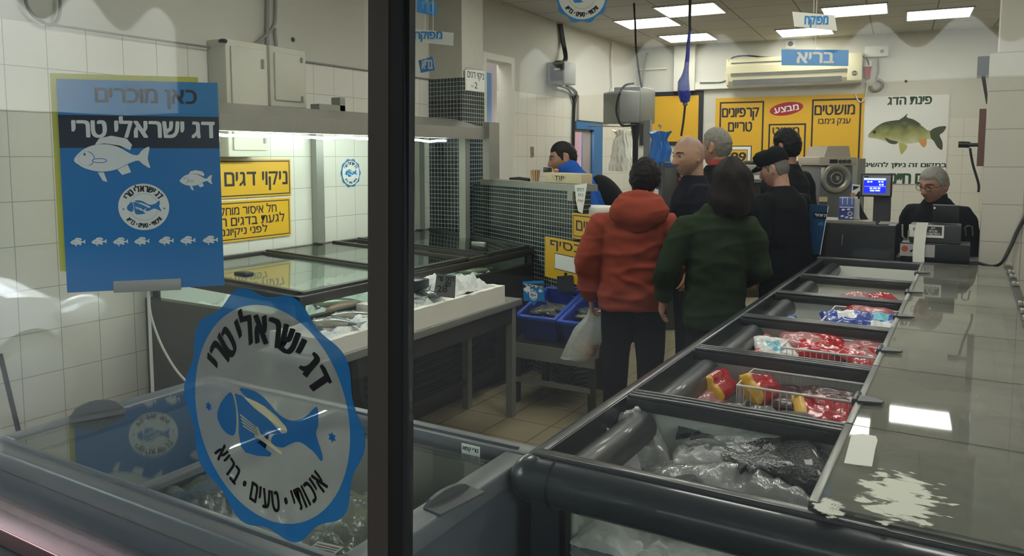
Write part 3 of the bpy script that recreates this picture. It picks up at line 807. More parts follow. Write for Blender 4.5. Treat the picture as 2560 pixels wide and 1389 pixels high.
for k in range(4):
    ya, yb = cuts[k], cuts[k + 1]; lift = 0.008 + 0.010 * (k % 2)
    yf = min(yb, CFR.y - .05)
    b = MB().mat(m_lidglass)
    b.hexa([(x0 + .05, ya, CZB + lift - .005), (x1 - .03, min(ya, CFR.y - .2), CZF + lift - .005), (x1 - .03, yf, CZF + lift - .005), (x0 + .05, yb, CZB + lift - .005)], [(x0 + .05, ya, CZB + lift), (x1 - .03, min(ya, CFR.y - .2), CZF + lift), (x1 - .03, yf, CZF + lift), (x0 + .05, yb, CZB + lift)])
    ld = b.build('lid', case)
    b = MB().mat(m_caseframe); w = .028
    for y in (ya, yf - w if k < 3 else yf - w):
        y2 = y + (yb - yf if (k == 3 and y > ya) else 0)
        b.hexa([(x0 + .05, y2, CZB + lift - .006), (x1 - .03, y, CZF + lift - .006), (x1 - .03, y + w, CZF + lift - .006), (x0 + .05, y2 + w, CZB + lift - .006)], [(x0 + .05, y2, CZB + lift + .012), (x1 - .03, y, CZF + lift + .012), (x1 - .03, y + w, CZF + lift + .012), (x0 + .05, y2 + w, CZB + lift + .012)])
    b.box(x1 - .05, ya, CZF + lift - .006, x1 - .012, yf, CZF + lift + .010); b.build('lid_frame', ld)
    b = MB().mat(m_blackpl)
    hp = at_pl(610, 690, Vector((x1, 0, CZF + .02)), Vector((0, 0, 1))) if k == 0 else None
    if hp is not None: b.box(hp.x - .05, hp.y - .03, CZF + .02, hp.x + .05, hp.y + .03, CZF + .045, bev=.008); b.build('handle', ld)
    if k == 3:
        hp = at_z(1197, 609, CZF + .03); b.mat(m_steel2).box(hp.x - .06, hp.y - .015, CZF + .025, hp.x + .06, hp.y + .015, CZF + .045, bev=.006); b.build('handle', ld)
lumps('crushed_ice', x0 + .07, CY0 + .07, x1 - .065, CFR.y - .10, .70, .08, m_ice, 50, 3, 'white crushed ice bedding inside the long glass lidded case', 'ice', None, 'stuff')
rnd = random.Random(4)
spots = [(-2.98, 3.15, .5), (-3.0, 3.8, .2), (-3.0, 4.55, 1.2), (-3.25, 4.62, .9), (-3.35, 3.45, 2.2), (-3.5, 4.2, .3), (-3.2, 2.95, 2.6)]
for i, (x, y, a) in enumerate(spots):
    o = fish_mb(lay(x, y, .79, a, .15, 0), .34).build('fish')
    tag(o, 'whole silver grey fish lying on ice inside the glass lidded case', 'fish', 'fish in the glass lidded case')
b = MB().mat(mat('salmon_flesh', '#b5705a', 0.4, 0, 0.15, 20)); b.ball((-2.87, 3.05, .79), (.05, .13, .025), 14, 8); tag(b.build('fish_fillet'), 'reddish pink fish fillet behind the front glass of the case', 'fillet')

# ---- stainless hood with an LED strip over the case
hood = thing('canopy_hood', 'long stainless steel canopy with a sloping top above the fish case', 'hood', (-3.7, 3.9, 1.73))
HY0, HY1 = 2.676, 5.22
b = MB().mat(m_steel)
pr = [(XL + .01, 1.80), (-3.375, 1.80), (-3.375, 1.733), (-3.35, 1.733), (-3.35, 1.822), (-3.65, 1.902), (XL + .01, 1.902)]
b.loft([[(x, y, z) for x, z in pr] for y in (HY0, HY1)], smooth=False); b.build('shell', hood)
for px in (799, 1053): b = MB().mat(m_steel2); p = at_x(px, 465, XL + .05); b.box(XL + .012, p.y - .035, .99, XL + .06, p.y + .035, 1.80); b.build('wall_post', hood)
p = at_x(1161, 470, -3.42); b = MB().mat(m_steel2).box(-3.45, p.y - .03, .93, -3.39, p.y + .03, 1.80); b.build('post', hood)
p = at_x(790, 268, -3.75); q = at_x(855, 268, -3.75); b = MB().mat(m_steel2); b.box(-3.80, p.y, 1.875, -3.72, q.y, 1.945); b.box(-3.8, q.y - .05, 1.9, -3.72, q.y, 2.0); b.build('bracket', hood)
b = MB().mat(m_steel); p = at_x(1216, 349, -3.33); q = at_x(1240, 349, -3.33); b.box(-3.37, p.y + .012, 1.415, -3.31, q.y + .02, 1.87); b.build('end_plate', hood)
m_strip = emat('lit_strip', (0.88, 1.0, 0.93), STRIP_STRENGTH)
pts = []
for k in range(40):
    y = HY0 + .02 + (4.75 - HY0) * k / 39; pts.append((-3.42, y, 1.722 - .012 * abs(math.sin(k * .30 + .5)) - .003 * math.sin(k * 1.3)))
b = MB().mat(m_strip); b.tube(pts, .0075, 6); o = b.build('led_strip'); tag(o, 'glowing white LED strip sagging under the edge of the steel canopy', 'light strip')

# ---- cupboards and conduits on the left wall
def cupboard(x0, x1, y0, y1, depth, label, vent=False):
    fx = XL + depth
    a = at_x(x0, (y0 + y1) / 2, fx); c = at_x(x1, (y0 + y1) / 2, fx); zt = at_x((x0 + x1) / 2, y0, fx).z; zb = at_x((x0 + x1) / 2, y1, fx).z
    t = thing('electrical_cabinet', label, 'cabinet', (XL + depth / 2, (a.y + c.y) / 2, zb))
    m = mat('cream_enamel', '#c4c2b2', 0.45, 0, 0.08, 5, 0.25, 6)
    b = MB().mat(m).box(XL + .002, a.y, zb, fx, c.y, zt, bev=.006); b.build('body', t)
    b = MB().mat(m).box(fx + .001, a.y + .03, zb + .04, fx + .014, c.y - .03, zt - .04, bev=.004); d = b.build('door', t)
    for f0, f1 in ((.12, .2), (.78, .86)): b = MB().mat(m_gcable); b.box(fx + .014, c.y - .06, zb + f0 * (zt - zb), fx + .022, c.y - .045, zb + f1 * (zt - zb)); b.build('hinge', d)
    return t
cupboard(568, 671, 104, 392, .17, 'tall cream metal electrical cabinet whose foot shows under the canopy')
cupboard(676, 765, 120, 268, .15, 'smaller cream metal electrical cabinet, right of the tall one')
def curve(pts, k=6):
    P = [Vector(p) for p in pts]
    if len(P) < 3: return P
    out = []
    for i in range(len(P) - 1):
        p0, p1, p2, p3 = P[max(i - 1, 0)], P[i], P[i + 1], P[min(i + 2, len(P) - 1)]
        for j in range(k):
            t = j / k; out.append(.5 * (2 * p1 + (p2 - p0) * t + (2 * p0 - 5 * p1 + 4 * p2 - p3) * t * t + (3 * p1 - p0 - 3 * p2 + p3) * t ** 3))
    return out + [P[-1]]
def wire(name, pts, r, m, label, cat='cable', n=6, group=None):
    o = MB().mat(m).tube(curve(pts), r, n).build(name); return tag(o, label, cat, group)
wx = XL + .03
wire('conduit', [at_x(668, 116, wx), at_x(668, 60, wx), at_x(669, -60, wx)], .014, m_gcable, 'grey conduit rising straight from the tall cabinet', 'conduit')
wire('conduit', [at_x(636, 112, wx), at_x(660, 92, wx), at_x(682, 68, wx), at_x(688, 40, wx), at_x(688, -60, wx)], .012, m_gcable, 'grey conduit bending up from the tall cabinet top', 'conduit')
wire('conduit', [at_x(692, 124, wx), at_x(688, 90, wx), at_x(687, 70, wx)], .012, m_gcable, 'short grey conduit entering the smaller cabinet', 'conduit')
wire('cable', [at_x(60, -30, wx), at_x(68, 14, wx), at_x(90, 44, wx), at_x(132, 62, wx), at_x(150, 30, wx), at_x(148, -30, wx)], .008, m_gcable, 'looped grey cable high on the left wall')
wire('trim_cable', [at_x(126, 61, wx), at_x(330, 91, wx), at_x(545, 121, wx)], .006, m_gcable, 'thin grey cable along the top of the wall tiles')
wire('cable', [at_x(545, 112, wx), at_x(552, 102, wx + .1), at_x(565, 103, wx + .15)], .012, m_cable, 'short black cable entering the tall cabinet top corner')
wire('cable', [at_x(765, 154, XL + .012), at_x(926, 177, XL + .012), at_x(1075, 198, XL + .012)], .006, m_gcable, 'thin grey cable on the tile edge beyond the cabinets')
wire('cable', [at_x(0, 885, -3.9), at_x(24, 985, -3.9), at_x(44, 1068, -3.9), at_x(52, 1110, -3.9)], .011, m_cable, 'black cable hanging down the tiles at the far left')
b = MB().mat(m_cable); p = at_x(732, 99, XL); b.cyl((XL - .01, p.y, p.z), (XL + .004, p.y, p.z), .016, n=12); tag(b.build('wall_plug'), 'small dark plug hole in the plaster above the cabinets', 'plug')

# ---- yellow signs and round seal on the left wall
UY = (0, 1, 0)
a = Art((XL + .004, 0, 0), UY)
def board(a, x0, y0, x1, y1, m, th=.008):
    a.mat(m); a.box(x0, y0, 0, x1, y1, th); return th + .0006
x0_, y0_, x1_, y1_ = a.box_px(470, 398, 725, 494); z = board(a, x0_, y0_, x1_, y1_, m_yellow); a.mat(m_navy); a.frame(x0_ + .01, y0_ + .01, x1_ - .01, y1_ - .01, .007, z)
a.text_px('ניקוי דגים 2', 520, 424, 716, 477, z, .012); tag(a.build('cleaning_sign'), 'yellow wall sign with one large line of lettering, upper of two behind the blue poster', 'sign')
a = Art((XL + .004, 0, 0), UY)
x0_, y0_, x1_, y1_ = a.box_px(470, 501, 725, 602); z = board(a, x0_, y0_, x1_, y1_, m_yellow); a.mat(m_navy); a.frame(x0_ + .012, y0_ + .012, x1_ - .012, y1_ - .012, .006, z)
a.text_px('חל איסור מוחלט', 530, 511, 689, 535, z, .012); a.text_px('לגעת בדגים הללו', 508, 536, 709, 562, z, .012); a.text_px('לפני ניקיונם', 546, 564, 666, 591, z, .012)
tag(a.build('warning_sign'), 'yellow wall sign with three lines of lettering, lower of two behind the blue poster', 'sign')
a = Art((XL + .004, 0, 0), UY); p = a.px(877, 432); r = (a.px(877, 396)[1] - a.px(877, 468)[1]) / 2
seal(a, p[0], p[1], r, m_blueprint, m_whiteprint, m_navy, .0015); tag(a.build('wall_sticker'), 'small round blue edged fish sticker on the lit wall tiles', 'sticker')

# ---- half wall of mosaic with a steel ledge
hwb = MB().mat(m_mosaic); th = .13
A, B_ = Vector((HW_A.x, HW_A.y, 0)), Vector((HW_B.x, HW_B.y, 0)); bk = -HWN * th
hwb.hexa([A, B_, B_ + bk, A + bk], [v + Vector((0, 0, 1.365)) for v in (A, B_, B_ + bk, A + bk)]); struct(hwb.build('wall_half'))
L0 = at_z(1204, 461, 1.365); LA = A + HWD * ((L0 - A).dot(HWD)); LB = B_ + HWD * .05; f_ = HWN * .02; bk = -HWN * (th + .02)
ledge = MB().mat(m_steel2); q = [LA + f_, LB + f_, LB + bk, LA + bk]
ledge.hexa([v + Vector((0, 0, 1.365)) for v in q], [v + Vector((0, 0, 1.41)) for v in q])
q = [B_ - HWD * .06 + f_, B_ + HWD * .004 + f_, B_ + HWD * .004 + f_ * .2, B_ - HWD * .06 + f_ * .2]
ledge.hexa([v + Vector((0, 0, 1.30)) for v in q], [v + Vector((0, 0, 1.365)) for v in q])
o = ledge.build('counter_ledge'); tag(o, 'steel topped ledge running along the dark mosaic half wall', 'ledge')
# cup, tip box, bottle, notice, bucket
mid = -HWN * .06
def on_ledge(px): 
    p = at_pl(px, 456, A + mid * .6, HWN); return Vector((p.x, p.y, 1.4105))
m_cup = mat('cup_card', '#d8b98a', 0.6, 0, 0.05); m_cupst = mat('cup_stripe', '#8a4a2a', 0.6)
p = on_ledge(1338); b = MB(Matrix.Translation(p)).mat(m_cup)
b.lathe([(.026, 0), (.027, .004), (.037, .088), (.039, .09), (.036, .09), (.027, .01)], 24)
b.mat(m_cupst)
for k in range(12):
    a_ = 2 * PI * k / 12
    vs = [((r + .0006) * math.cos(a_ + d), (r + .0006) * math.sin(a_ + d), z) for (r, z) in ((.0272, .006), (.0368, .086)) for d in (-.1, .1)]
    b.add(vs, [(0, 1, 3, 2)])
tag(b.build('paper_cup'), 'brown striped paper cup standing on the mosaic wall ledge', 'cup')
p0, p1 = on_ledge(1362), on_ledge(1453); b = MB(plane_M(p0, HWD, (0, 0, 1))).mat(m_wood); Lb = (p1 - p0).length
b.box(0, .001, -.09, Lb, .072, 0.0, bev=.003); b.mat(m_ink); b.text('TIP', Lb * .29, .022, Lb * .55, .052, .001, .03)
b.add([(Lb * .41 + q * Lb * .19 * math.cos(PI + PI * k / 16), .058 + q * .046 * math.sin(PI + PI * k / 16), .0008) for k in range(17) for q in (1, .965)], [(2 * k, 2 * k + 1, 2 * k + 3, 2 * k + 2) for k in range(16)])
tag(b.build('tip_box'), 'pale wooden box hand lettered TIP on the ledge', 'box')
pb = at_pl(1369, 433, p0 - HWN * .02, HWN); b = MB(Matrix.Translation((pb.x, pb.y, p0.z + .074))).mat(m_blackpl); b.box(-.028, -.02, 0, .028, .02, .035, bev=.004)
tag(b.build('stapler_box'), 'small black object standing on top of the TIP box', 'box')
b = MB(Matrix.Translation(at_pl(1390, 432, p0 - HWN * .02, HWN))); b.mat(mat('amber_plastic', '#c07a2a', 0.4)).ball((0, 0, 0), (.02, .02, .014), 12, 8); o = b.build('bottle_cap'); o.location.z = p0.z + .074; tag(o, 'little amber cap lying on the TIP box', 'cap')
b = MB().mat(m_blackpl); q0, q1 = on_ledge(1275), on_ledge(1323); b.tube([q0 + Vector((0, 0, .014)), (q0 + q1) / 2 + Vector((0, 0, .02)), q1 + Vector((0, 0, .013))], [.009, .013, .012], 8); tag(b.build('knife_steel'), 'dark knife handle lying on the ledge left of the cup', 'knife')
notP = B_ + HWN * .03
a = Art(notP, HWD); a.mat(m_paper); q = [a.px(1437, 462), a.px(1468, 458), a.px(1462, 500), a.px(1456, 533), a.px(1446, 528), a.px(1440, 500)]; a.prism(q, 0, .001)
a.mat(mat('faded_ink', '#6c6a70', 0.6)); a.text_px('דגים', 1443, 470, 1460, 478, .0016, .02); a.text_px('נקי', 1445, 484, 1458, 492, .0016, .02); a.mat(m_redprint); a.text_px('קילו', 1445, 498, 1458, 506, .0016, .02)
tag(a.build('paper_notice'), 'curled white paper notice taped to the end of the ledge', 'notice')

# yellow price boards standing against the half wall
a = Art(A + HWN * .12, HWD); x0_, y0_, x1_, y1_ = a.box_px(1433, 538, 1545, 603); z = board(a, x0_, y0_, x1_, y1_, m_yellow); a.mat(m_navy); a.frame(x0_ + .012, y0_ + .012, x1_ - .012, y1_ - .012, .006, z)
a.text_px('מושטים', 1443, 556, 1540, 583, z, .015); o = a.build('price_board'); tag(o, 'yellow lettered board behind the red hoodie, below the white bucket', 'sign')
bkt_y = y1_; bktp = a.M @ Vector(((x0_ + x1_) / 2, y1_, 0))
a = Art(A + HWN * .14, HWD); x0_, y0_, x1_, y1_ = a.box_px(1365, 600, 1470, 704); z = board(a, x0_, y0_, x1_, y1_, m_yellow); a.text
a.mat(m_navy); a.text_px('כסיף', 1378, 606, 1458, 632, z, .015); e_ = a.box_px(1389, 637, 1444, 678); a.rect(*e_, z); a.mat(m_whiteprint); a.rect(e_[0] + .005, e_[1] + .005, e_[2] - .005, e_[3] - .005, z + .0005)
tag(a.build('price_board'), 'yellow lettered board with a blank white window above the blue crates', 'sign')
p = at_pl(1489, 536, A - HWN * .22, HWN)
b = MB(Matrix.Translation((p.x, p.y, 0))); b.mat(m_white); b.lathe([(.105, p.z - .22), (.118, p.z - .03), (.128, p.z - .03), (.128, p.z + .055), (.12, p.z + .06), (.0, p.z + .06)], 28, cap=False); b.lathe([(.0, p.z - .22), (.105, p.z - .22)], 28, cap=False)
b.mat(m_white).lathe([(.130, p.z + .008), (.133, p.z + .012), (.130, p.z + .016)], 28, cap=False)
tag(b.build('bucket'), 'white lidded plastic bucket behind the red hoodie', 'bucket')
b = MB().mat(m_dsteel); bz = p.z - .22; c = Vector((p.x, p.y, 0)); b.box(c.x - .12, c.y - .12, 0, c.x + .14, c.y + .14, bz - .001); tag(b.build('pedestal'), 'dark steel stand under the white bucket', 'stand')

# ---- steel table with foam boxes of fish on ice
TXF, TZ, TY0, TY1 = -2.335, .73, 2.35, 4.05
tb = thing('steel_table', 'dark steel table carrying the white foam boxes', 'table', (-2.54, 3.2, 0))
b = MB().mat(m_steel2).box(-2.74, TY0, TZ - .04, TXF, TY1, TZ, bev=.003); b.build('tabletop', tb)
b = MB().mat(m_dsteel).box(-2.72, TY0 + .05, TZ - .14, TXF - .02, TY1 - .03, TZ - .04); b.build('apron', tb)
for lx, ly in ((TXF - .04, TY1 - .07), (-2.70, TY1 - .07), (TXF - .04, TY0 + .05), (-2.70, TY0 + .05)):
    MB().mat(m_steel2).box(lx - .022, ly - .022, 0, lx + .022, ly + .022, TZ - .04).build('leg', tb)
MB().mat(m_dsteel).box(-2.71, TY0 + .05, .16, -2.69, TY1 - .07, .19).build('stretcher', tb)
def foam_box(x0, y0, x1, y1, z0, h, label, seed, nf):
    b = MB().mat(m_foam); w = .035
    b.box(x0, y0, z0, x1, y1, z0 + .03); 
    n = 26
    def wall(p, q, nrm):
        # a foam side with a slightly chipped top
        for k in range(n):
            s, t = k / n, (k + 1) / n
            a1 = Vector(p) + (Vector(q) - Vector(p)) * s; a2 = Vector(p) + (Vector(q) - Vector(p)) * t
            hh = z0 + h + .008 * mnoise.noise(Vector((a1.x * 14, a1.y * 14, seed))) 
            h2 = z0 + h + .008 * mnoise.noise(Vector((a2.x * 14, a2.y * 14, seed)))
            o = Vector(nrm) * w
            vs = [(a1.x, a1.y, z0 + .03), (a2.x, a2.y, z0 + .03), (a2.x + o.x, a2.y + o.y, z0 + .03), (a1.x + o.x, a1.y + o.y, z0 + .03), (a1.x, a1.y, hh), (a2.x, a2.y, h2), (a2.x + o.x, a2.y + o.y, h2), (a1.x + o.x, a1.y + o.y, hh)]
            b.hexa(vs[:4], vs[4:])
    wall((x1, y0), (x1, y1), (-1, 0, 0)) if False else wall((x1, y0, 0), (x1, y1, 0), (-1, 0, 0))
    wall((x0, y0, 0), (x0, y1, 0), (1, 0, 0)); wall((x0 + w, y0, 0), (x1 - w, y0, 0), (0, 1, 0)); wall((x0 + w, y1, 0), (x1 - w, y1, 0), (0, -1, 0))
    tag(b.build('foam_box'), label, 'box', 'white foam fish boxes')
zt = at_x(1145, 745, TXF - .02).z
foam_box(-2.715, 2.98, TXF - .015, at_x(1262, 735, TXF - .015).y, TZ + .001, zt - TZ, 'white foam fish box heaped with ice, on the steel table right of the window post', 1, 3)
foam_box(-2.715, 2.40, TXF - .015, 2.955, TZ + .001, zt - TZ - .03, 'white foam fish box on the steel table, nearer the street', 2, 3)
FYE = at_x(1262, 735, TXF - .015).y
lumps('crushed_ice', -2.68, 3.02, TXF - .052, FYE - .04, TZ + .06, .09, m_ice, 34, 8, 'crushed ice heaped in the foam box with the grey price card', 'ice', None, 'stuff', zf=lambda x, y: .05 * math.exp(-((y - 3.55) ** 2) / .06))
lumps('crushed_ice', -2.68, 2.44, TXF - .052, 2.92, TZ + .05, .05, m_ice, 30, 9, 'crushed ice in the foam box nearer the street', 'ice', None, 'stuff')
for i, (x, y, a_) in enumerate(((-2.52, 3.12, .4), (-2.48, 3.3, 2.6), (-2.6, 3.2, 1.2))):
    o = fish_mb(lay(x, y, .865, a_, .2), .26).build('fish'); tag(o, 'whole grey fish on ice in the foam box beside the price card', 'fish', 'fish in the foam boxes')
for i, (x, y, a_) in enumerate(((-2.5, 2.6, .3), (-2.52, 2.78, .5))):
    o = fish_mb(lay(x, y, .83, a_, .2), .28).build('fish'); tag(o, 'whole grey fish on ice in the foam box nearer the street', 'fish', 'fish in the foam boxes')
b = MB().mat(mat('black_tray', '#1c2326', 0.3)); b.box(-2.66, 3.26, .875, -2.54, 3.38, .93, M=None, bev=.006); tag(b.build('scoop_tray'), 'small black tub sunk in the ice behind the price card', 'tub')
pc = at_x(1110, 770, TXF - .03)
card = thing('price_card', 'grey hand written price card on a pick in the foam box', 'price card', (pc.x, pc.y, pc.z - .06))
a = Art((pc.x, pc.y, 0), (math.cos(R_(25)), math.sin(R_(25)), 0)); a.mat(mat('slate_card', '#6e6e6a', 0.5)); a.quad_px([(1092, 683), (1140, 689), (1137, 745), (1084, 739)], 0.002); a.quad_px([(1084, 739), (1137, 745), (1140, 689), (1092, 683)], 0.0)
a.mat(m_ink)
a.text_px('דניס', 1115, 692, 1136, 703, .003, .03); a.text_px('טרי', 1096, 690, 1108, 702, .003, .03); a.text_px('נקי', 1114, 705, 1126, 720, .003, .03); a.text_px('28', 1093, 713, 1118, 730, .003, .008); a.build('card', card)
MB().mat(m_cable).cyl((pc.x, pc.y + .003, pc.z - .05), (pc.x, pc.y + .003, pc.z + .04), .004).build('pick', card)

# ---- blue crates of fish on a steel bench, in front of the half wall
m_crate = mat('blue_crate', '#1f3a94', 0.4, 0, 0.08, 5); m_crate2 = mat('blue_crate_rim', '#2d4fb4', 0.4, 0, 0.06)
UC = Vector((1, 0, 0)); VC = Vector((0, 1, 0))       # across the shop, away from the street
C0 = at_z(1338, 792, .575)
def crate(o, w, l, h, tilt, label, nf, seed, grp):
    M = plane_M(o, UC, VC); M = M @ Matrix.Rotation(tilt, 4, 'X')
    t = thing('fish_crate', label, 'crate', o, 0, 'blue fish crates')
    b = MB(M).mat(m_crate); k = .025; s = .86
    bt = [(-w / 2 * s, .02, -h), (w / 2 * s, .02, -h), (w / 2 * s, l - .02, -h), (-w / 2 * s, l - .02, -h)]; tp = [(-w / 2, 0, 0), (w / 2, 0, 0), (w / 2, l, 0), (-w / 2, l, 0)]
    bi = [(x * .95, y * .96 + .01, -h + .012) for x, y, _ in bt]; ti = [(x * .94, .012 + y * (l - .024) / l, 0) for x, y, _ in tp]
    b.add(bt + tp + bi + ti, [(3, 2, 1, 0)] + [(i, (i + 1) % 4, 4 + (i + 1) % 4, 4 + i) for i in range(4)] + [(8, 9, 10, 11)] + [(8 + (i + 1) % 4, 8 + i, 12 + i, 12 + (i + 1) % 4) for i in range(4)] + [(4 + i, 4 + (i + 1) % 4, 12 + (i + 1) % 4, 12 + i) for i in range(4)])
    b.build('tub', t)
    r = MB(M).mat(m_crate2)
    hw2 = w / 2 + .012
    for x0, y0, x1, y1 in ((-hw2, -.014, hw2, .012), (-hw2, l - .012, hw2, l + .014), (-hw2, 0, -hw2 + .026, l), (hw2 - .026, 0, hw2, l)): r.box(x0, y0, -.022, x1, y1, .006, bev=.006)
    r.build('rim', t)
    rn = random.Random(seed)
    for i in range(nf):
        F_ = M @ lay(rn.uniform(-w * .16, w * .16), l * (.42 + .06 * (i % 4)), -h * .42 + .02 * (i % 3), (.2 if i % 2 else PI * .9) + rn.uniform(-.5, .5), rn.uniform(-.2, .4), 0)
        o = fish_mb(F_, .25, m_fishdark, m_fishpale).build('fish'); tag(o, 'whole grey green fish heaped in the blue crate ' + grp, 'fish', 'fish in the blue crate ' + grp)
    return M
CT = math.atan2(.115, .42)
M1 = crate(C0, .28, .44, .17, CT, 'blue plastic crate of fish with the blue fish sign, beside the steel table', 6, 2, 'beside the steel table')
C1 = C0 + UC * .30 + Vector((0, 0, -.005))
M2 = crate(C1, .26, .44, .17, CT, 'blue plastic crate partly behind the hanging carrier bag', 4, 3, 'behind the carrier bag')
BC = C0 + UC * .13
bn = thing('steel_bench', 'dark steel bench under the blue crates', 'bench', (BC.x, BC.y, 0))
Mb = plane_M(Vector((BC.x, BC.y, 0)), UC, VC)
bw_ = .30
b = MB(Mb).mat(m_dsteel); b.hexa([(-bw_, -.02, .367), (bw_, -.02, .367), (bw_, .45, .475), (-bw_, .45, .475)], [(-bw_, -.02, .383), (bw_, -.02, .383), (bw_, .45, .507), (-bw_, .45, .507)]); b.build('top', bn)
MB(Mb).mat(m_steel2).box(-bw_, -.035, .305, bw_, -.021, .40).build('apron', bn)
for x in (-bw_ + .03, bw_ - .03):
    for y in (.0, .40): MB(Mb).mat(m_dsteel).box(x - .02, y - .015, 0, x + .02, y + .025, .365).build('leg', bn)
MB(Mb).mat(m_steel2).box(-bw_ + .03, -.02, .14, bw_ - .03, 0, .17).build('stretcher', bn)
# sign on a pick, and black price tag
def on_crate(px, py, off):  return at_y(px, py, C0.y + off)
sg = thing('fish_sign', 'small blue pointed fish sign stuck among the crate fish', 'sign', on_crate(1337, 765, .06))
a = Art(on_crate(1335, 730, .06), (math.cos(R_(-12)), math.sin(R_(-12)), 0)); a.mat(m_blueprint)
a.prism([a.px(*q) for q in ((1307, 703), (1359, 701), (1362, 751), (1343, 752), (1335, 764), (1327, 752), (1310, 752))], 0, .002)
a.mat(mat('navy_print', '#152233', 0.5)); a.quad_px([(1307, 709), (1359, 708), (1359, 718), (1307, 719)], .0026); a.mat(m_whiteprint); a.text_px('דג ישראלי טרי', 1310, 710, 1357, 717, .0032, .03)
w_ = a.px(1333, 725)[0] - a.px(1310, 725)[0]; sea_fish(a, *a.px(1321, 724), w_, m_whiteprint, None, .0028); sea_fish(a, *a.px(1352, 727), w_ * .48, m_whiteprint, None, .0028)
c_ = a.px(1334, 737); seal(a, c_[0], c_[1], w_ * .44, m_blueprint, m_whiteprint, m_navy, .003, rim=False); a.build('board', sg)
sg = thing('price_tag', 'blank black price tag on a stem over the crates', 'price tag', on_crate(1412, 728, .16))
a = Art(on_crate(1412, 708, .16), UC); a.mat(mat('slate_black', '#2a2c31', 0.5)).prism([a.px(*q) for q in ((1393, 690), (1432, 687), (1436, 727), (1394, 729))], 0, .004); a.build('card', sg)
a = Art(on_crate(1412, 708, .165), UC); a.mat(m_blackpl).prism([a.px(*q) for q in ((1411, 681), (1418, 681), (1418, 738), (1411, 738))], 0, .003); a.build('stem', sg)

# ---- poster stand beside the front freezer
PU = Vector((math.sin(R_(42)), math.cos(R_(42)), 0)); PP = at_d(150, 460, 3.32)
ps = thing('poster_stand', 'blue fish poster on a thin rod stand beside the front freezer', 'poster', (at_pl(373, 726, PP, Vector((PU.y, -PU.x, 0))).x, at_pl(373, 726, PP, Vector((PU.y, -PU.x, 0))).y, 0))
a = Art(PP, PU)
q0 = a.px(148, 194); q1 = a.px(550, 210); q2 = a.px(555, 716); q3 = a.px(160, 729)
X0, X1, Y0, Y1 = (q0[0] + q3[0]) / 2, (q1[0] + q2[0]) / 2, (q2[1] + q3[1]) / 2, (q0[1] + q1[1]) / 2
m_poster = mat('poster_blue', '#0f74b6', 0.3, 0, 0.04, 1.5); m_posternavy = mat('poster_navy', '#101f30', 0.3); m_posterlight = mat('poster_sky', '#2a83bf', 0.3, 0, 0.04)
a.mat(m_poster).box(X0, Y0, -.006, X1, Y1, 0)
H = Y1 - Y0
a.mat(m_posterlight).rect(X0, Y1 - .165 * H, X1, Y1, .0006)
a.mat(m_posternavy).rect(X0, Y1 - .318 * H, X1, Y1 - .165 * H, .0008)
def T_(t, x0, y0, x1, y1, z, bold): a.text(t, a.px(x0, (y0 + y1) / 2)[0], a.px((x0 + x1) / 2, y1)[1], a.px(x1, (y0 + y1) / 2)[0], a.px((x0 + x1) / 2, y0)[1], z, bold)
a.mat(m_posternavy); T_('כאן מוכרים', 239, 222, 491, 271, .0014, .018)
a.mat(m_whiteprint); T_('דג ישראלי טרי', 181, 292, 535, 344, .0016, .025)
wpx = lambda x0, x1, y: a.px(x1, y)[0] - a.px(x0, y)[0]
sea_fish(a, *a.px(281, 396), wpx(186, 376, 396), m_whiteprint, m_poster, .0012)
sea_fish(a, *a.px(490, 450), wpx(450, 531, 450), m_whiteprint, m_poster, .0012)
for x, y in ((195, 605), (248, 604), (302, 604), (355, 603), (416, 602), (470, 601), (526, 600)): sea_fish(a, *a.px(x, y), wpx(x - 19, x + 19, y), m_whiteprint, m_poster, .0012)
c_ = a.px(360, 517); seal(a, c_[0], c_[1], (a.px(360, 459)[1] - a.px(360, 575)[1]) / 2, m_blueprint, m_whiteprint, m_ink, .0012, rim=False)
a.build('poster', ps)
b = MB(plane_M(PP - Vector((PU.y, -PU.x, 0)) * .05 - PU * .035 + Vector((0, 0, .028)), PU, (0, 0, 1))).mat(mat('yellow_back_board', '#d8cf55', 0.5, 0, 0.05)).box(X0, Y0 + .06, -.006, X1 - .05, Y1, 0); b.build('back_board', ps)
b = MB(a.M).mat(mat('clamp_grey', '#9a9893', 0.45)); e_ = a.box_px(284, 699, 453, 727); b.box(e_[0], e_[1], -.02, e_[2], e_[3], .012, bev=.003); b.build('clamp', ps)
pb = at_pl(371, 726, PP, a.n); b = MB().mat(m_white); b.tube([(pb.x, pb.y, 0), (pb.x, pb.y, pb.z)], .007, 8); b.box(pb.x - .14, pb.y - .14, 0, pb.x + .14, pb.y + .14, .012); b.build('rod', ps)
wire('cord', [at_pl(372, 740, PP, a.n), at_pl(378, 790, PP, a.n), at_pl(402, 858, PP, a.n), at_pl(436, 918, PP, a.n), at_pl(468, 955, PP, a.n), at_pl(520, 1000, PP, a.n)], .005, m_white, 'thin white cord curving down from the poster clamp', 'cord')

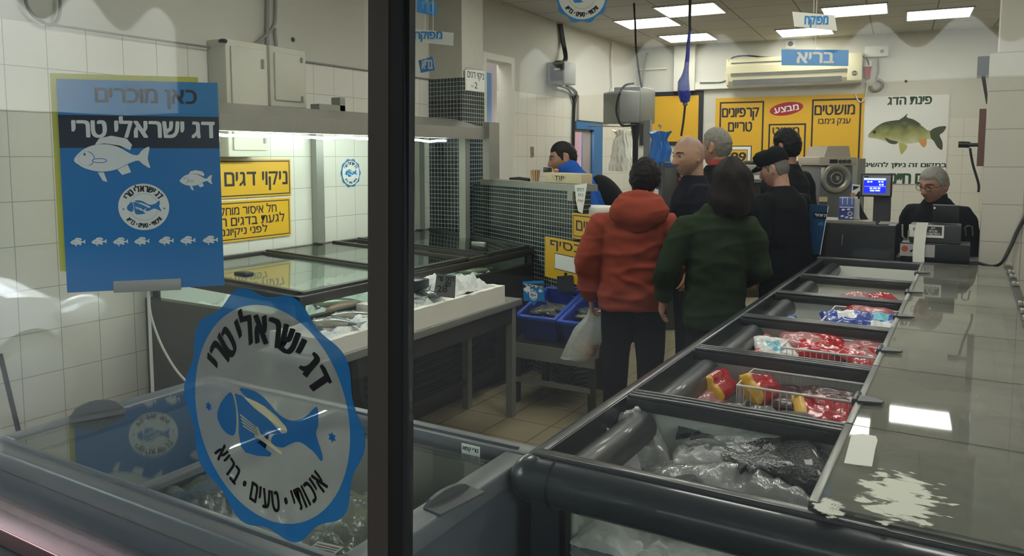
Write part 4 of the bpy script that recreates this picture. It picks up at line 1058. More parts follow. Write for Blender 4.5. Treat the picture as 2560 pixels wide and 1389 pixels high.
# ---- front chest freezer under the shop window
FX0, FX1, FY0, FY1, FZ = -2.18, -.925, .965, 1.67, .86
fr = thing('chest_freezer', 'grey chest freezer with sliding glass lids right behind the window', 'freezer', ((FX0 + FX1) / 2, (FY0 + FY1) / 2, 0))
m_frbody = mat('freezer_grey', '#54595d', 0.4, 0, 0.05, 2); m_frrim = mat('freezer_rim', '#626565', 0.35, 0, 0.05, 2); m_frin = mat('freezer_liner', '#80847f', 0.4)
b = MB().mat(m_frbody); w = .06
b.box(FX0, FY0 + .0, .08, FX1, FY0 + w, FZ - .05); b.box(FX0, FY1 - w, .08, FX1, FY1, FZ - .05); b.box(FX0, FY0 + w, .08, FX0 + w, FY1 - w, FZ - .05); b.box(FX1 - w, FY0 + w, .08, FX1, FY1 - w, FZ - .05); b.box(FX0, FY0, .02, FX1, FY1, .09)
b.mat(m_darkgrey); b.box(FX0 + .05, FY0 + .05, 0, FX1 - .05, FY1 - .05, .02); b.build('body', fr)
b = MB().mat(m_frin); g = w + .001; b.box(FX0 + g, FY0 + g, .30, FX1 - g, FY1 - g, .31)
for x0, y0, x1, y1 in ((FX0 + g, FY0 + g, FX1 - g, FY0 + g + .006), (FX0 + g, FY1 - g - .006, FX1 - g, FY1 - g), (FX0 + g, FY0 + g, FX0 + g + .006, FY1 - g), (FX1 - g - .006, FY0 + g, FX1 - g, FY1 - g)): b.box(x0, y0, .31, x1, y1, FZ - .055)
b.build('liner', fr)
b = MB().mat(m_frrim); k = .055
for x0, y0, x1, y1 in ((FX0 - .012, FY0 - .012, FX1 + .012, FY0 + k), (FX0 - .012, FY1 - k, FX1 + .012, FY1 + .012), (FX0 - .012, FY0 + k, FX0 + k, FY1 - k), (FX1 - k, FY0 + k, FX1 + .012, FY1 - k)): b.box(x0, y0, FZ - .05, x1, y1, FZ, bev=.008, seg=3)
b.mat(m_frbody)
for x0, y0, x1, y1 in ((FX0 + .03, FY0 + .028, FX1 - .03, FY0 + .034), (FX0 + .03, FY1 - .034, FX1 - .03, FY1 - .028)): b.box(x0, y0, FZ, x1, y1, FZ + .006)
b.build('rim', fr)
dv = (at_z(306, 1241, FZ).x + at_z(500, 1171, FZ).x) / 2
gl = glass('freezer_lid_glass', (.90, .94, .93), r0=.09)
b = MB().mat(gl).box(FX0 + k - .01, FY0 + k - .01, FZ - .008, dv, FY1 - k + .01, FZ - .003); l1 = b.build('lid', fr)
MB().mat(m_frrim).box(dv - .03, FY0 + k - .01, FZ - .016, dv, FY1 - k + .01, FZ + .003, bev=.003).build('lid_frame', l1)
b = MB().mat(gl).box(dv - .02, FY0 + k - .01, FZ - .026, FX1 - k + .01, FY1 - k + .01, FZ - .021); l2 = b.build('lid', fr)
m_handle = mat('handle_grey', '#4e504f', 0.4)
def grip(p0, p1, parent, up=.035, w=.05):
    p0, p1 = Vector(p0), Vector(p1); u = (p1 - p0).normalized(); n = Vector((-u.y, u.x, 0)); L = (p1 - p0).length
    b = MB().mat(m_handle); b.hexa([p0 - n * w / 2, p1 - n * w / 2, p1 + n * w / 2, p0 + n * w / 2], [q + Vector((0, 0, .006)) for q in (p0 - n * w / 2, p1 - n * w / 2, p1 + n * w / 2, p0 + n * w / 2)])
    rings = []
    for i in range(9):
        s = i / 8; q = p0 + u * L * s + n * w * .42; h = up * (math.sin(PI * min(1, max(0, s))) ** .5) + .004
        rings.append([q + n * (-.004) + Vector((0, 0, .004)), q + n * .006 + Vector((0, 0, .004)), q + n * .006 + Vector((0, 0, h)), q - n * .004 + Vector((0, 0, h))])
    b.loft(rings, smooth=False); return b.build('handle', parent)
ga, gb = at_z(192, 1046, FZ), at_z(328, 1022, FZ); grip((ga.x, ga.y - .02, FZ), (gb.x, gb.y - .02, FZ), l1)
ga, gb = at_z(1070, 1278, FZ), at_z(1182, 1222, FZ); grip((ga.x + .01, ga.y, FZ - .002), (gb.x + .01, gb.y, FZ - .002), l2, w=.05, up=.022)
# ================================================================== island freezer on the right
RX0, RX1, RY0, RY1, RZ = -.905, .245, 1.475, 5.60, .90
RS = -.235                                        # seam between the two rows of lids
isl = thing('island_freezer', 'long dark grey island freezer with rows of glass lids, running back to the cash desk', 'freezer', (-.33, 3.5, 0))
m_isl = mat('island_grey', '#34383a', 0.28, 0.05, 0.05, 2, coat=0.35); m_islb = mat('island_body', '#2e3236', 0.4, 0, 0.05, 2); m_barr = mat('bar_grey', '#3b3e3d', 0.3, 0.1, 0.06, 3, coat=0.3); m_liner = mat('white_liner', '#e4e6de', 0.45, 0, 0.05, 3)
GL = .58                                          # bottom of the goods space shown
b = MB().mat(m_islb)
ix0, ix1, iy0, iy1 = RX0 + .05, RX1 - .03, RY0 + .05, RY1 - .02
b.box(ix0, iy0 + .06, .06, ix0 + .07, iy1, RZ - .09); b.box(ix1 - .06, iy0 + .06, .06, ix1, iy1, RZ - .03); b.box(ix0 + .07, iy1 - .06, .06, ix1 - .06, iy1, RZ - .03)
b.box(ix0, iy0 + .01, .06, ix1, iy0 + .06, .40); b.box(ix0 + .03, iy0 + .05, 0, ix1 - .03, iy1 - .03, .06)
b.box(ix0, iy0, .40, ix0 + .075, iy0 + .06, RZ - .09); b.box(ix1 - .06, iy0, .40, ix1, iy0 + .06, RZ - .09)
b.build('body', isl)
b = MB().mat(m_alud)
for k in (0.078, .088): b.box(ix0 + k, iy0 - .004, .40, ix0 + k + .005, iy0 + .02, RZ - .09)
b.build('front_trim', isl)
MB().mat(glass('front_acrylic', (.93, .95, .93), fog=.16, fogcol=(.45, .47, .45), fogscale=6)).box(ix0 + .095, iy0 + .018, .40, ix1 - .06, iy0 + .026, RZ - .06).build('front_window', isl)
b = MB().mat(m_liner)
b.box(ix0 + .071, iy0 + .07, GL - .02, ix1 - .061, iy1 - .061, GL)
b.box(ix0 + .071, iy0 + .07, GL, ix0 + .077, iy1 - .061, RZ - .06); b.box(ix1 - .067, iy0 + .07, GL, ix1 - .061, iy1 - .061, RZ - .03); b.box(ix0 + .077, iy1 - .067, GL, ix1 - .067, iy1 - .061, RZ - .03)
b.build('liner', isl)
# bumper rail: rounded profile swept round the left side and the front, with a ball shaped corner
b = MB().mat(m_isl)
pr = []
for k in range(21):
    a_ = PI * .5 + PI * k / 20
    pr.append((.052 * math.cos(a_) * 1.0, .052 * math.sin(a_)))
def prof(cx, cyy, dx, dy):
    # dx,dy: outward direction
    rings = []
    for u, v in pr: rings.append((cx - u * -dx * 1.0 if dx else cx, cyy + (u * dy * -1) * -1 if dy else cyy, RZ - .052 + v))
    return rings
def bump(p0, p1, out):
    out = Vector(out); R = []
    for p in (p0, p1):
        p = Vector(p); r = [p + out * (.055 * math.cos(a)) + Vector((0, 0, .055 * math.sin(a))) for a in [PI / 2 - PI * k / 18 for k in range(19)]]
        r += [p + out * -.012 + Vector((0, 0, -.055)), p + out * -.012 + Vector((0, 0, .055))]
        R.append(r)
    b.loft(R, smooth=True)
zc = RZ - .052
bump((RX0 + .055, RY0 + .06, zc), (RX0 + .055, RY1, zc), (-1, 0, 0))
bump((RX0 + .062, RY0 + .055, zc), (RX1, RY0 + .055, zc), (0, -1, 0))
b.build('bumper_rail', isl)
b = MB().mat(m_isl)
b.ball((RX0 + .058, RY0 + .058, zc), (.060, .060, .058), 24, 14); b.build('corner_cap', isl)
b = MB().mat(m_gask); b.tube([(RX0 + .115, RY0 + .056 - .056 * math.cos(t), zc + .056 * math.sin(t)) for t in [-.9 + 2.2 * k / 12 for k in range(13)]], .0035, 6); b.build('corner_joint', isl)
# inner gutter of the left side
b = MB().mat(mat('gutter_black', '#26292a', 0.35, 0, 0.05, coat=0.2))
b.box(RX0 + .060, RY0 + .06, RZ - .10, RX0 + .125, RY1 - .02, RZ - .055)
b.box(RX0 + .060, RY0 + .06, RZ - .055, RX0 + .070, RY1 - .02, RZ + .002)
b.build('gutter', isl)
def by(px, py): return at_z(px, py, RZ + .012).y
BAR = [by(1579, 980), by(1745, 866), by(1864, 787), by(1946, 728), by(2014, 686)]
BYS = [RY0 + .075] + BAR + [RY1 - .03]
bx0, bx1 = RX0 + .075, RS
# front lip, back rail, cross bars with three ridges
b = MB().mat(m_barr); b.box(RX0 + .05, RY0 + .052, RZ - .02, RX1, RY0 + .085, RZ + .012, bev=.004); b.build('front_lip', isl)
b = MB().mat(m_barr); b.box(RX0 + .02, RY1 - .05, RZ - .06, RX1, RY1, RZ + .018, bev=.012, seg=3); b.build('back_rail', isl)
for y in BAR:
    w = .062
    b = MB().mat(m_barr); b.box(bx0, y - w / 2, RZ - .03, bx1, y + w / 2, RZ + .006, bev=.004)
    for o in (-.024, 0, .024): b.box(bx0 + .004, y + o - .009, RZ + .004, bx1, y + o + .009, RZ + .016, bev=.005)
    b.build('cross_bar', isl)
# rollers under the left edge of every lid
for i in range(6):
    y0, y1 = BYS[i] + (.045 if i else .02), BYS[i + 1] - .05
    b = MB().mat(mat('roller_black', '#26292a', 0.38, 0.0, 0.05, coat=0.15)); xx = RX0 + .142
    b.tube([(xx, y0, RZ - .055), (xx, y1 - .03, RZ - .055), (xx, y1 - .008, RZ - .055), (xx, y1, RZ - .055)], [.046, .046, .038, .018], 24); b.build('roller', isl)
# every lid is slid over to the right, so the left row stands open
m_lidf = glass('misted_lid', (.80, .83, .80), fog=.80, fogcol=(.26, .255, .215), fogscale=3.2, foglo=.30, foghi=.62, rough=.03)
m_alustrip = mat('alu_strip', '#7e807a', 0.35, 0.7, 0.1)
for i in range(6):
    y0, y1 = BYS[i] + .02, BYS[i + 1] - .02
    o2 = MB().mat(m_lidf).box(RS - .01, BYS[i] + .003, RZ + .018, RX1 - .035, BYS[i + 1] - .003, RZ + .023).build('lid', isl)
    b = MB().mat(m_alustrip).box(RS - .012, BYS[i] + .004, RZ + .004, RS + .008, BYS[i + 1] - .004, RZ + .026, bev=.003); b.build('lid_frame', o2)
    if 1 <= i <= 5:
        hy = BYS[i] + .38 * (BYS[i + 1] - BYS[i])
        b = MB().mat(m_darkgrey); b.box(RS - .022, hy - .045, RZ + .010, RS - .004, hy + .045, RZ + .034, bev=.006)
        b.prism([(RS - .004, hy - .06), (RS + .055, hy - .045), (RS + .06, hy - .03), (RS + .03, hy - .005), (RS - .004, hy)], RZ + .027, RZ + .034); b.build('handle', o2)
b = MB().mat(m_dsteel).box(RX1 - .037, RY0 + .06, RZ - .03, RX1, RY1, RZ + .028, bev=.003); b.build('side_rail', isl)
m_clip = mat('clip_metal', '#b5b5ad', 0.35, 0.5)
for k, (px, py) in enumerate(((2531, 663), (2533, 681), (2536, 692), (2541, 711), (2550, 760), (2554, 779), (2556, 796), (2559, 820))):
    p = at_z(px, py, RZ + .035); b = MB().mat(m_clip)
    b.box(RX1 - .036, p.y - .014, RZ + .028, RX1 - .02, p.y + .014, RZ + .05, bev=.003); b.box(RX1 - .017, p.y - .012, RZ + .028, RX1 - .002, p.y + .012, RZ + .048, bev=.003); b.box(RX1 - .036, p.y - .006, RZ + .028, RX1 - .002, p.y + .006, RZ + .036)
    b.build('rail_clip', isl)
# frost and melted patches on the nearest misted lid
m_frost = mat('frost_white', '#dfe2d2', 0.6, 0, 0.12, 50, 0.7, 90)
def blob(pts, n=70, amp=.18, seed=0):
    out = []
    cx = sum(p[0] for p in pts) / len(pts); cyy = sum(p[1] for p in pts) / len(pts); k = len(pts)
    for i in range(n):
        t = i / n * k; a_, f = int(t), t - int(t); p, q = pts[a_ % k], pts[(a_ + 1) % k]
        x, y = p[0] + (q[0] - p[0]) * f, p[1] + (q[1] - p[1]) * f
        s = 1 + amp * mnoise.noise(Vector((x * .05 + seed, y * .08, 1)))
        out.append((cx + (x - cx) * s, cyy + (y - cyy) * s))
    return out
def patch(name, pts, m, label, cat, th=.0012, seed=0, n=70, amp=.2, kind=None):
    o_ = [at_z(px, py, RZ + .0235) for px, py in blob(pts, n, amp, seed)]
    b = MB().mat(m).prism([(p.x, p.y) for p in o_], RZ + .0233, RZ + .0233 + th); o = b.build(name); return tag(o, label, cat, 'frost patches', kind)
def frost_mat(name, scale, thr):
    m = bpy.data.materials.new(name); m.use_nodes = True; nt = m.node_tree; n = nt.nodes; L = nt.links; b = n['Principled BSDF']; b.inputs['Base Color'].default_value = (*lin('#e2e3d2'), 1); b.inputs['Roughness'].default_value = .7
    tr = n.new('ShaderNodeBsdfTransparent'); mx = n.new('ShaderNodeMixShader'); tc = n.new('ShaderNodeTexCoord'); nz = n.new('ShaderNodeTexNoise'); nz.inputs['Scale'].default_value = scale; nz.inputs['Detail'].default_value = 7; nz.inputs['Distortion'].default_value = .8
    mp = n.new('ShaderNodeMapping'); mp.inputs['Scale'].default_value = (1, 2.2, 1); L.new(tc.outputs['Object'], mp.inputs[0]); L.new(mp.outputs[0], nz.inputs['Vector'])
    at = n.new('ShaderNodeAttribute'); at.attribute_name = 'cover'; sub = n.new('ShaderNodeMath'); sub.operation = 'MULTIPLY_ADD'; sub.inputs[1].default_value = .55; L.new(at.outputs['Fac'], sub.inputs[0]); L.new(nz.outputs['Fac'], sub.inputs[2])
    mr = n.new('ShaderNodeMapRange'); mr.inputs['From Min'].default_value = thr; mr.inputs['From Max'].default_value = thr + .07; L.new(sub.outputs[0], mr.inputs['Value'])
    L.new(mr.outputs[0], mx.inputs[0]); L.new(tr.outputs[0], mx.inputs[1]); L.new(b.outputs[0], mx.inputs[2]); L.new(mx.outputs[0], n['Material Output'].inputs[0]); return m
def frost_patch(x0, y0, x1, y1, cov, label, scale=16, thr=.86):
    pts = [at_z(px, py, RZ) for px, py in ((x0, y0), (x1, y0), (x1, y1), (x0, y1))]; X0, X1, Y0, Y1 = min(p.x for p in pts), max(p.x for p in pts), min(p.y for p in pts), max(p.y for p in pts)
    b = MB().mat(frost_mat('frost', scale, thr)); n_ = 40
    b.grid(lambda u, v: (X0 + (X1 - X0) * u, Y0 + (Y1 - Y0) * v, RZ + .0236), n_, n_); o = b.build('frost'); at = o.data.attributes.new('cover', 'FLOAT', 'POINT')
    for i, v in enumerate(o.data.vertices):
        u, w = (v.co.x + o.location.x - X0) / (X1 - X0), (v.co.y + o.location.y - Y0) / (Y1 - Y0); at.data[i].value = cov(u, w)
    tag(o, label, 'frost', 'frost patches', 'stuff')
frost_patch(2110, 1205, 2420, 1335, lambda u, w: max(0, 1 - ((u - .5) / .46) ** 2 - ((w - .46) / .46) ** 2) ** .6, 'white streaky frost patch on the misted lid nearest the street')
frost_patch(2025, 1278, 2125, 1320, lambda u, w: max(0, 1 - ((u - .5) / .48) ** 2 - ((w - .5) / .48) ** 2) ** .5, 'small white frost patch in the front corner of the misted lid', 22, .84)
q = [at_z(*p, RZ + .0235) for p in ((2128, 1088), (2155, 1084), (2190, 1090), (2194, 1100), (2188, 1122), (2180, 1166), (2143, 1162), (2110, 1157))]
tag(MB().mat(m_paper).prism([(p.x, p.y) for p in q], RZ + .0233, RZ + .0242).build('paper_label'), 'torn white paper label on the misted lid nearest the street', 'label')

# ---- goods inside
m_wire = mat('white_wire', '#d8d6d2', 0.4); m_redpack = mat('red_pack', '#b3141f', 0.25, 0, 0.15, 12, 0.5, 24, coat=0.5); m_yellpack = mat('yellow_edge', '#d9a51c', 0.35); m_bluepack = mat('blue_pack', '#24439a', 0.25, 0, 0.25, 14, 0.5, 24, coat=0.5); m_whitepack = mat('white_pack', '#cfcfce', 0.35, 0, 0.12, 14, 0.5, 24, coat=0.3)
m_brown = mat('dark_meat', '#4a2a27', 0.35, 0, 0.35, 18, 0.6, 30, coat=0.3); m_pink = mat('pink_meat', '#b07070', 0.35, 0, 0.3, 16, 0.6, 30, coat=0.4); m_cyan = mat('cyan_label', '#5fb3c6', 0.4)
m_film = film('clear_film', '#dfe3dd', .16, .7, .10, .9, 16); m_film2 = film('milky_film', '#e9ebe5', .30, .75, .10, .6, 11)
m_blackfish = mat('black_fish_skin', '#1b1d1c', 0.3, 0, 0.4, 40, 0.8, 120, coat=0.3)
def pack(c, L, W, H, az, main, label, end=None, lab=None, pitch=0., roll=0., seed=0, grp='frozen packages', crease=.35, name='frozen_package'):
    M = Matrix.Translation(Vector(c)) @ Matrix.Rotation(az, 4, 'Z') @ Matrix.Rotation(pitch, 4, 'Y') @ Matrix.Rotation(roll, 4, 'X')
    b = MB(M); nu, nv = 22, 16
    def f(u, v, s):
        x = (u - .5); y = (v - .5)
        e = (1 - abs(2 * x) ** 4) * (1 - abs(2 * y) ** 4); e = max(e, 0) ** .5
        n_ = mnoise.noise(Vector((u * 4 + seed, v * 4, s))) + .6 * mnoise.noise(Vector((u * 9 + seed, v * 9, s + 3)))
        z = s * H / 2 * e * (1 + crease * n_)
        wob = 1 + .05 * mnoise.noise(Vector((u * 3, v * 3, seed + 5)))
        return (x * L * wob, y * W * wob, z + .01 * mnoise.noise(Vector((u * 2.5, v * 2.5, seed))))
    for s in (1, -1):
        o = len(b.v)
        vs = [f(i / (nu - 1), j / (nv - 1), s) for j in range(nv) for i in range(nu)]
        b.v += [tuple(M @ Vector(v)) for v in vs]
        for j in range(nv - 1):
            for i in range(nu - 1):
                mm = main
                if end is not None and (i < 3): mm = end
                if lab is not None and s > 0 and 6 <= i <= 12 and 4 <= j <= 10: mm = lab
                b.mat(mm); q = (o + j * nu + i, o + j * nu + i + 1, o + (j + 1) * nu + i + 1, o + (j + 1) * nu + i)
                b.f.append(q if s > 0 else q[::-1]); b.mi.append(b.cur); b.sm.append(True)
    o = b.build(name); return tag(o, label, 'package', grp)
def crumple(c, L, W, H, az, m, label, seed=0, n=64, sharp=1.0, grp='clear plastic bags', cat='plastic bag', name='plastic_bag'):
    """a crinkled loose bag"""
    M = Matrix.Translation(Vector(c)) @ Matrix.Rotation(az, 4, 'Z'); b = MB(M).mat(m)
    def f(u, v):
        x, y = u - .5, v - .5; e = max(0, (1 - abs(2 * x) ** 3) * (1 - abs(2 * y) ** 3))
        p = Vector((u * L * 13 + seed, v * W * 13, seed * 1.7))
        # broad facets between creases, like loose plastic film
        vd = mnoise.voronoi(p * 1.5)[0]; r = min(1.2, vd[1] - vd[0])
        d = mnoise.noise(p * .8 + Vector((9, 0, 0))); lo = mnoise.noise(p * .55)
        return (x * L * (1 + .14 * d), y * W * (1 + .14 * mnoise.noise(p * .9)), e ** .6 * H * (.60 + sharp * (.55 * lo + .45 * (.5 - r) + .22 * mnoise.noise(p * 2.4))) + .004)
    b.grid(f, n, max(10, int(n * W / L))); o = b.build(name); return tag(o, label, cat, grp)
def basket(x0, y0, x1, y1, z0, z1, label):
    b = MB().mat(m_wire)
    t = thing('wire_basket', label, 'basket', ((x0 + x1) / 2, (y0 + y1) / 2, z0), 0, 'white wire baskets')
    r = MB().mat(m_wire)
    for z, rr in ((z1, .0045), ((z0 + z1) / 2, .003), (z0, .003)): r.tube([(x0, y0, z), (x1, y0, z), (x1, y1, z), (x0, y1, z)], rr, 6, closed=True)
    r.build('rim', t)
    n = int((x1 - x0) / .021); k = int((y1 - y0) / .021)
    for i in range(n + 1):
        x = x0 + (x1 - x0) * i / n; b.tube([(x, y0, z1), (x, y0, z0), (x, y1, z0), (x, y1, z1)], .0016, 4, caps=False)
    for i in range(1, k):
        y = y0 + (y1 - y0) * i / k; b.tube([(x0, y, z1), (x0, y, z0), (x1, y, z0), (x1, y, z1)], .0016, 4, caps=False)
    b.build('wire_grating', t); return t
# compartment walls
for i, y in enumerate(BAR):
    o = MB().mat(m_liner).box(ix0 + .08, y - .006, GL + .001, RS + .02, y + .006, RZ - .035).build('divider', isl)
DX = -.60
for i in range(1, 6):
    MB().mat(mat('grey_divider', '#c2c5c0', 0.35, 0, 0.04)).box(DX - .004, BYS[i] + .03, GL + .001, DX + .004, BYS[i + 1] - .03, RZ - .10).build('side_panel', isl)
cmp_mid = [(BYS[i] + BYS[i + 1]) / 2 for i in range(6)]
# first compartment: big black fish in clear bags
def P9(px, py, z): return at_z(px, py, z)
def bagfish(p0, p1, label, seed, wd=.17, name='frozen_fish'):
    p0, p1 = Vector(p0), Vector(p1); L = (p1 - p0).length; az = math.atan2((p1 - p0).y, (p1 - p0).x); c = (p0 + p1) / 2
    M = Matrix.Translation(c) @ Matrix.Rotation(az, 4, 'Z') @ Matrix.Rotation(-math.asin(max(-1, min(1, (p1.z - p0.z) / L))), 4, 'Y')
    b = MB(M).mat(m_blackfish); rings = []
    for k in range(15):
        t = k / 14; x = (t - .5) * L
        # tail at t=0 (fan), body swelling towards t=1
        h = (.30 if t < .04 else .24 - .55 * t if t < .22 else .115 + .75 * (t - .22) * .9) if t < .45 else .34 + .22 * math.sin((t - .45) / .55 * PI * .9)
        tk = .03 + .55 * math.sin(min(1, t * 1.15) * PI * .5) ** 2 * (1 if t < .9 else 1 - (t - .9) * 6)
        hw, tw = h * wd * 1.5, tk * wd * .55
        rings.append([(x, hw * math.cos(a) * (1 + .06 * mnoise.noise(Vector((x * 20, math.cos(a) * 3, seed)))), tw * math.sin(a) + .006 * mnoise.noise(Vector((x * 18, math.cos(a) * 4, seed + 2)))) for a in [2 * PI * q / 20 for q in range(20)]])
    b.loft(rings)
    fan = [(-.5 * L, -.05), (-.60 * L, -.075), (-.575 * L, -.02), (-.585 * L, .02), (-.61 * L, .07), (-.5 * L, .05), (-.42 * L, .03), (-.42 * L, -.03)]
    b.prism(fan, -.008, .008)
    return tag(b.build(name), label, 'fish', 'frozen black fish')
bagfish(P9(1722, 1072, .83), P9(2075, 1112, .81), 'black skinned frozen fish with a ragged tail, upper of two in the nearest compartment', 1, .21)
bagfish(P9(1850, 1150, .825), P9(2045, 1165, .81), 'black skinned frozen fish, lower of two in the nearest compartment', 2, .20)
bagfish(P9(1595, 1205, .79), P9(1740, 1250, .78), 'black fish tail end under crinkled bags at the front lip', 3, .12)
y1c = cmp_mid[0]
lumps('bag_heap', ix0 + .082, BYS[0] + .01, RS + .0, BYS[1] - .01, GL + .11, .06, m_whitepack, 60, 21, 'white wrapped goods filling the bottom of the nearest compartment', 'goods', None, 'stuff')
def bagat(px, py, z, *a, **k): p = P9(px, py, z); return crumple(tuple(p), *a, **k)
m_film3 = film('thin_film', '#e6e9e2', .05, .38, .10, .8, 14)
m_film4 = film('whitish_film', '#f1f3ee', .55, .6, .12, .7, 13)
bagat(1590, 1135, .74, .17, .24, .12, .5, m_film4, 'upright milky crinkled bag in the left of the nearest compartment', seed=3, sharp=1.1)
bagat(1545, 1185, .72, .13, .12, .10, .1, m_whitepack, 'bright white wrapper in the front left corner of the nearest compartment', seed=5, sharp=1.1)
bagat(1740, 1205, .76, .26, .10, .05, -.1, m_film2, 'milky crinkled bag in the middle of the nearest compartment', seed=8)
bagat(1860, 1235, .755, .46, .12, .065, .0, m_film4, 'crinkled clear bag along the front lip', seed=12, n=60)
bagat(1925, 1135, .825, .44, .26, .050, .05, m_film3, 'clear crinkled bag wrapped over the two black fish', seed=16, n=70, sharp=.8)
bagat(1880, 1048, .76, .34, .10, .06, .05, m_film2, 'crinkled clear bag behind the black fish tail', seed=20)
bagat(1745, 1150, .775, .14, .10, .06, .3, m_whitepack, 'white folded wrapper under the black fish tail', seed=24)
# second compartment: basket with red packs
def bay(i):
    return DX + .02, BYS[i] + .07, RS - .01, BYS[i + 1] - .05
x0, y0, x1, y1 = -.645, 2.405, -.238, 2.665; bz0, bz1 = .70, .868
basket(x0 + .03, y0 + .04, x1, y1, bz0, bz1, 'white wire basket of red packs in the second compartment from the street')
ym = (y0 + y1) / 2
pack((x0 + .085, y1 - .10, 0.830), .17, .11, .07, 1.2, m_redpack, 'red pack with a yellow edge standing in the left of the second compartment basket', m_yellpack, None, .2, .7, 1)
pack((x1 - .10, ym - .10, 0.815), .20, .17, .06, .35, m_redpack, 'red pack with a yellow edge on the right of the second compartment basket', m_yellpack, None, .15, .35, 2)
pack((x1 - .05, ym - .17, 0.790), .12, .13, .06, .9, m_redpack, 'crumpled red pack low at the right front of the second compartment basket', None, None, .1, .2, 3)
pack((x1 - .12, y1 - .08, 0.815), .22, .13, .06, .05, m_brown, 'dark meat pack at the back right of the second compartment basket', None, None, 0, .2, 4)
pack((x0 + .20, ym + .06, 0.805), .20, .16, .05, .2, m_brown, 'dark meat pack in the middle of the second compartment basket', None, None, 0, .1, 5)
pack((x0 + .14, y0 - .08, 0.775), .26, .12, .05, -.25, m_fishpale, 'pale fish in a clear pack at the front of the second compartment basket', None, None, 0, .3, 6)
crumple((x0 + .16, y0 - .09, .75), .34, .18, .06, -.25, m_film2, 'crinkled clear wrapper over the pale fish in the second compartment', seed=31)
x_ = ix0 + .13
pack((x_ + .03, y1 - .12, 0.830), .16, .10, .06, 1.45, m_redpack, 'red pack with a yellow edge left of the divider in the second compartment', m_yellpack, None, 0, .8, 7)
pack((x_ + .02, ym - .10, 0.790), .18, .11, .06, 1.5, m_pink, 'pinkish clear pack left of the divider in the second compartment', None, None, 0, .6, 8)
# third compartment
x0, y0, x1, y1 = -.665, 3.02, -.238, 3.325; ym = (y0 + y1) / 2
basket(x0 + .06, y0 + .05, x1, y1, .70, .858, 'white wire basket of red packs in the third compartment from the street')
pack((x0 + .18, ym + .06, 0.830), .20, .16, .07, .2, m_redpack, 'red pack in the middle of the third compartment basket', None, None, 0, .3, 11)
pack((x1 - .07, ym + .02, 0.820), .18, .18, .06, 1.0, m_redpack, 'red pack on the right of the third compartment basket', None, m_pink, 0, .2, 12)
pack((x0 + .12, y1 - .06, 0.840), .22, .14, .06, .1, m_pink, 'pinkish clear pack at the back of the third compartment basket', None, None, 0, .2, 13)
pack((x1 - .10, y1 - .05, 0.830), .20, .13, .06, .2, m_pink, 'pinkish clear pack at the back right of the third compartment basket', m_redpack, None, 0, .2, 14)
pack((x1 - .14, y0 + .03, 0.795), .24, .12, .05, .1, m_brown, 'dark clear pack along the front of the third compartment basket', m_redpack, m_cyan, 0, .2, 15)
pack((x0 + .03, y0 + .10, 0.830), .16, .17, .05, .6, m_whitepack, 'white pack with a pale blue label at the left of the third compartment', None, m_cyan, .1, .35, 16)
crumple((x0 + .02, ym, .79), .15, .22, .08, .4, m_film2, 'crinkled clear wrapper at the left of the third compartment', seed=41)
pack((x_ + .03, ym + .05, 0.810), .20, .11, .06, 1.5, m_pink, 'pinkish pack left of the divider in the third compartment', m_redpack, None, 0, .7, 17)
pack((x_ + .05, y0 + .06, 0.800), .14, .10, .06, 1.4, m_redpack, 'red pack left of the divider in the third compartment', None, None, 0, .7, 18)
# fourth
x0, y0, x1, y1 = bay(3); ym = (y0 + y1) / 2
basket(x0 + .04, y0 + .05, x1, y1, .70, .872, 'white wire basket of blue packs in the fourth compartment from the street')
pack((x0 + .13, ym + .03, 0.855), .22, .20, .07, .3, m_bluepack, 'blue and white pack on the left of the fourth compartment basket', m_bluepack, m_whitepack, 0, .15, 21)
pack((x0 + .27, ym + .09, 0.850), .18, .16, .06, .0, m_bluepack, 'blue pack on the right of the fourth compartment basket', None, m_cyan, 0, .2, 22)
pack((x0 + .17, y0 + .06, 0.830), .26, .14, .06, .1, m_whitepack, 'long white pack at the front of the fourth compartment basket', None, None, 0, .3, 23)
pack((x1 - .05, ym - .04, 0.830), .14, .20, .06, .2, m_whitepack, 'white pack at the right end of the fourth compartment basket', None, None, 0, .2, 24)
pack((x0 + .20, y1 - .04, 0.850), .22, .12, .06, .1, m_pink, 'pink and red pack at the back of the fourth compartment basket', m_redpack, None, 0, .3, 25)
pack((x_ + .04, ym, 0.810), .20, .11, .06, 1.5, m_bluepack, 'blue and white pack left of the divider in the fourth compartment', m_whitepack, m_whitepack, 0, .6, 26)
# fifth and sixth
x0, y0, x1, y1 = bay(4); ym = (y0 + y1) / 2
pack((x0 + .10, ym, 0.830), .18, .18, .09, .3, m_pink, 'pink round pack in the fifth compartment', None, None, 0, .1, 31)
pack((x0 + .22, ym + .02, 0.830), .16, .16, .08, .8, m_redpack, 'red pack in the fifth compartment', None, None, 0, .4, 32)
pack((x1 - .03, y0 + .06, 0.790), .14, .12, .06, .5, m_pink, 'pale pink pack at the right of the fifth compartment', None, None, 0, .1, 33)
x0, y0, x1, y1 = bay(5); ym = (y0 + y1) / 2
pack((x0 + .12, ym, 0.770), .30, .22, .08, .2, mat('dark_sack', '#23252c', 0.5, 0, 0.2), 'dark sack in the farthest compartment', None, None, 0, .1, 41)
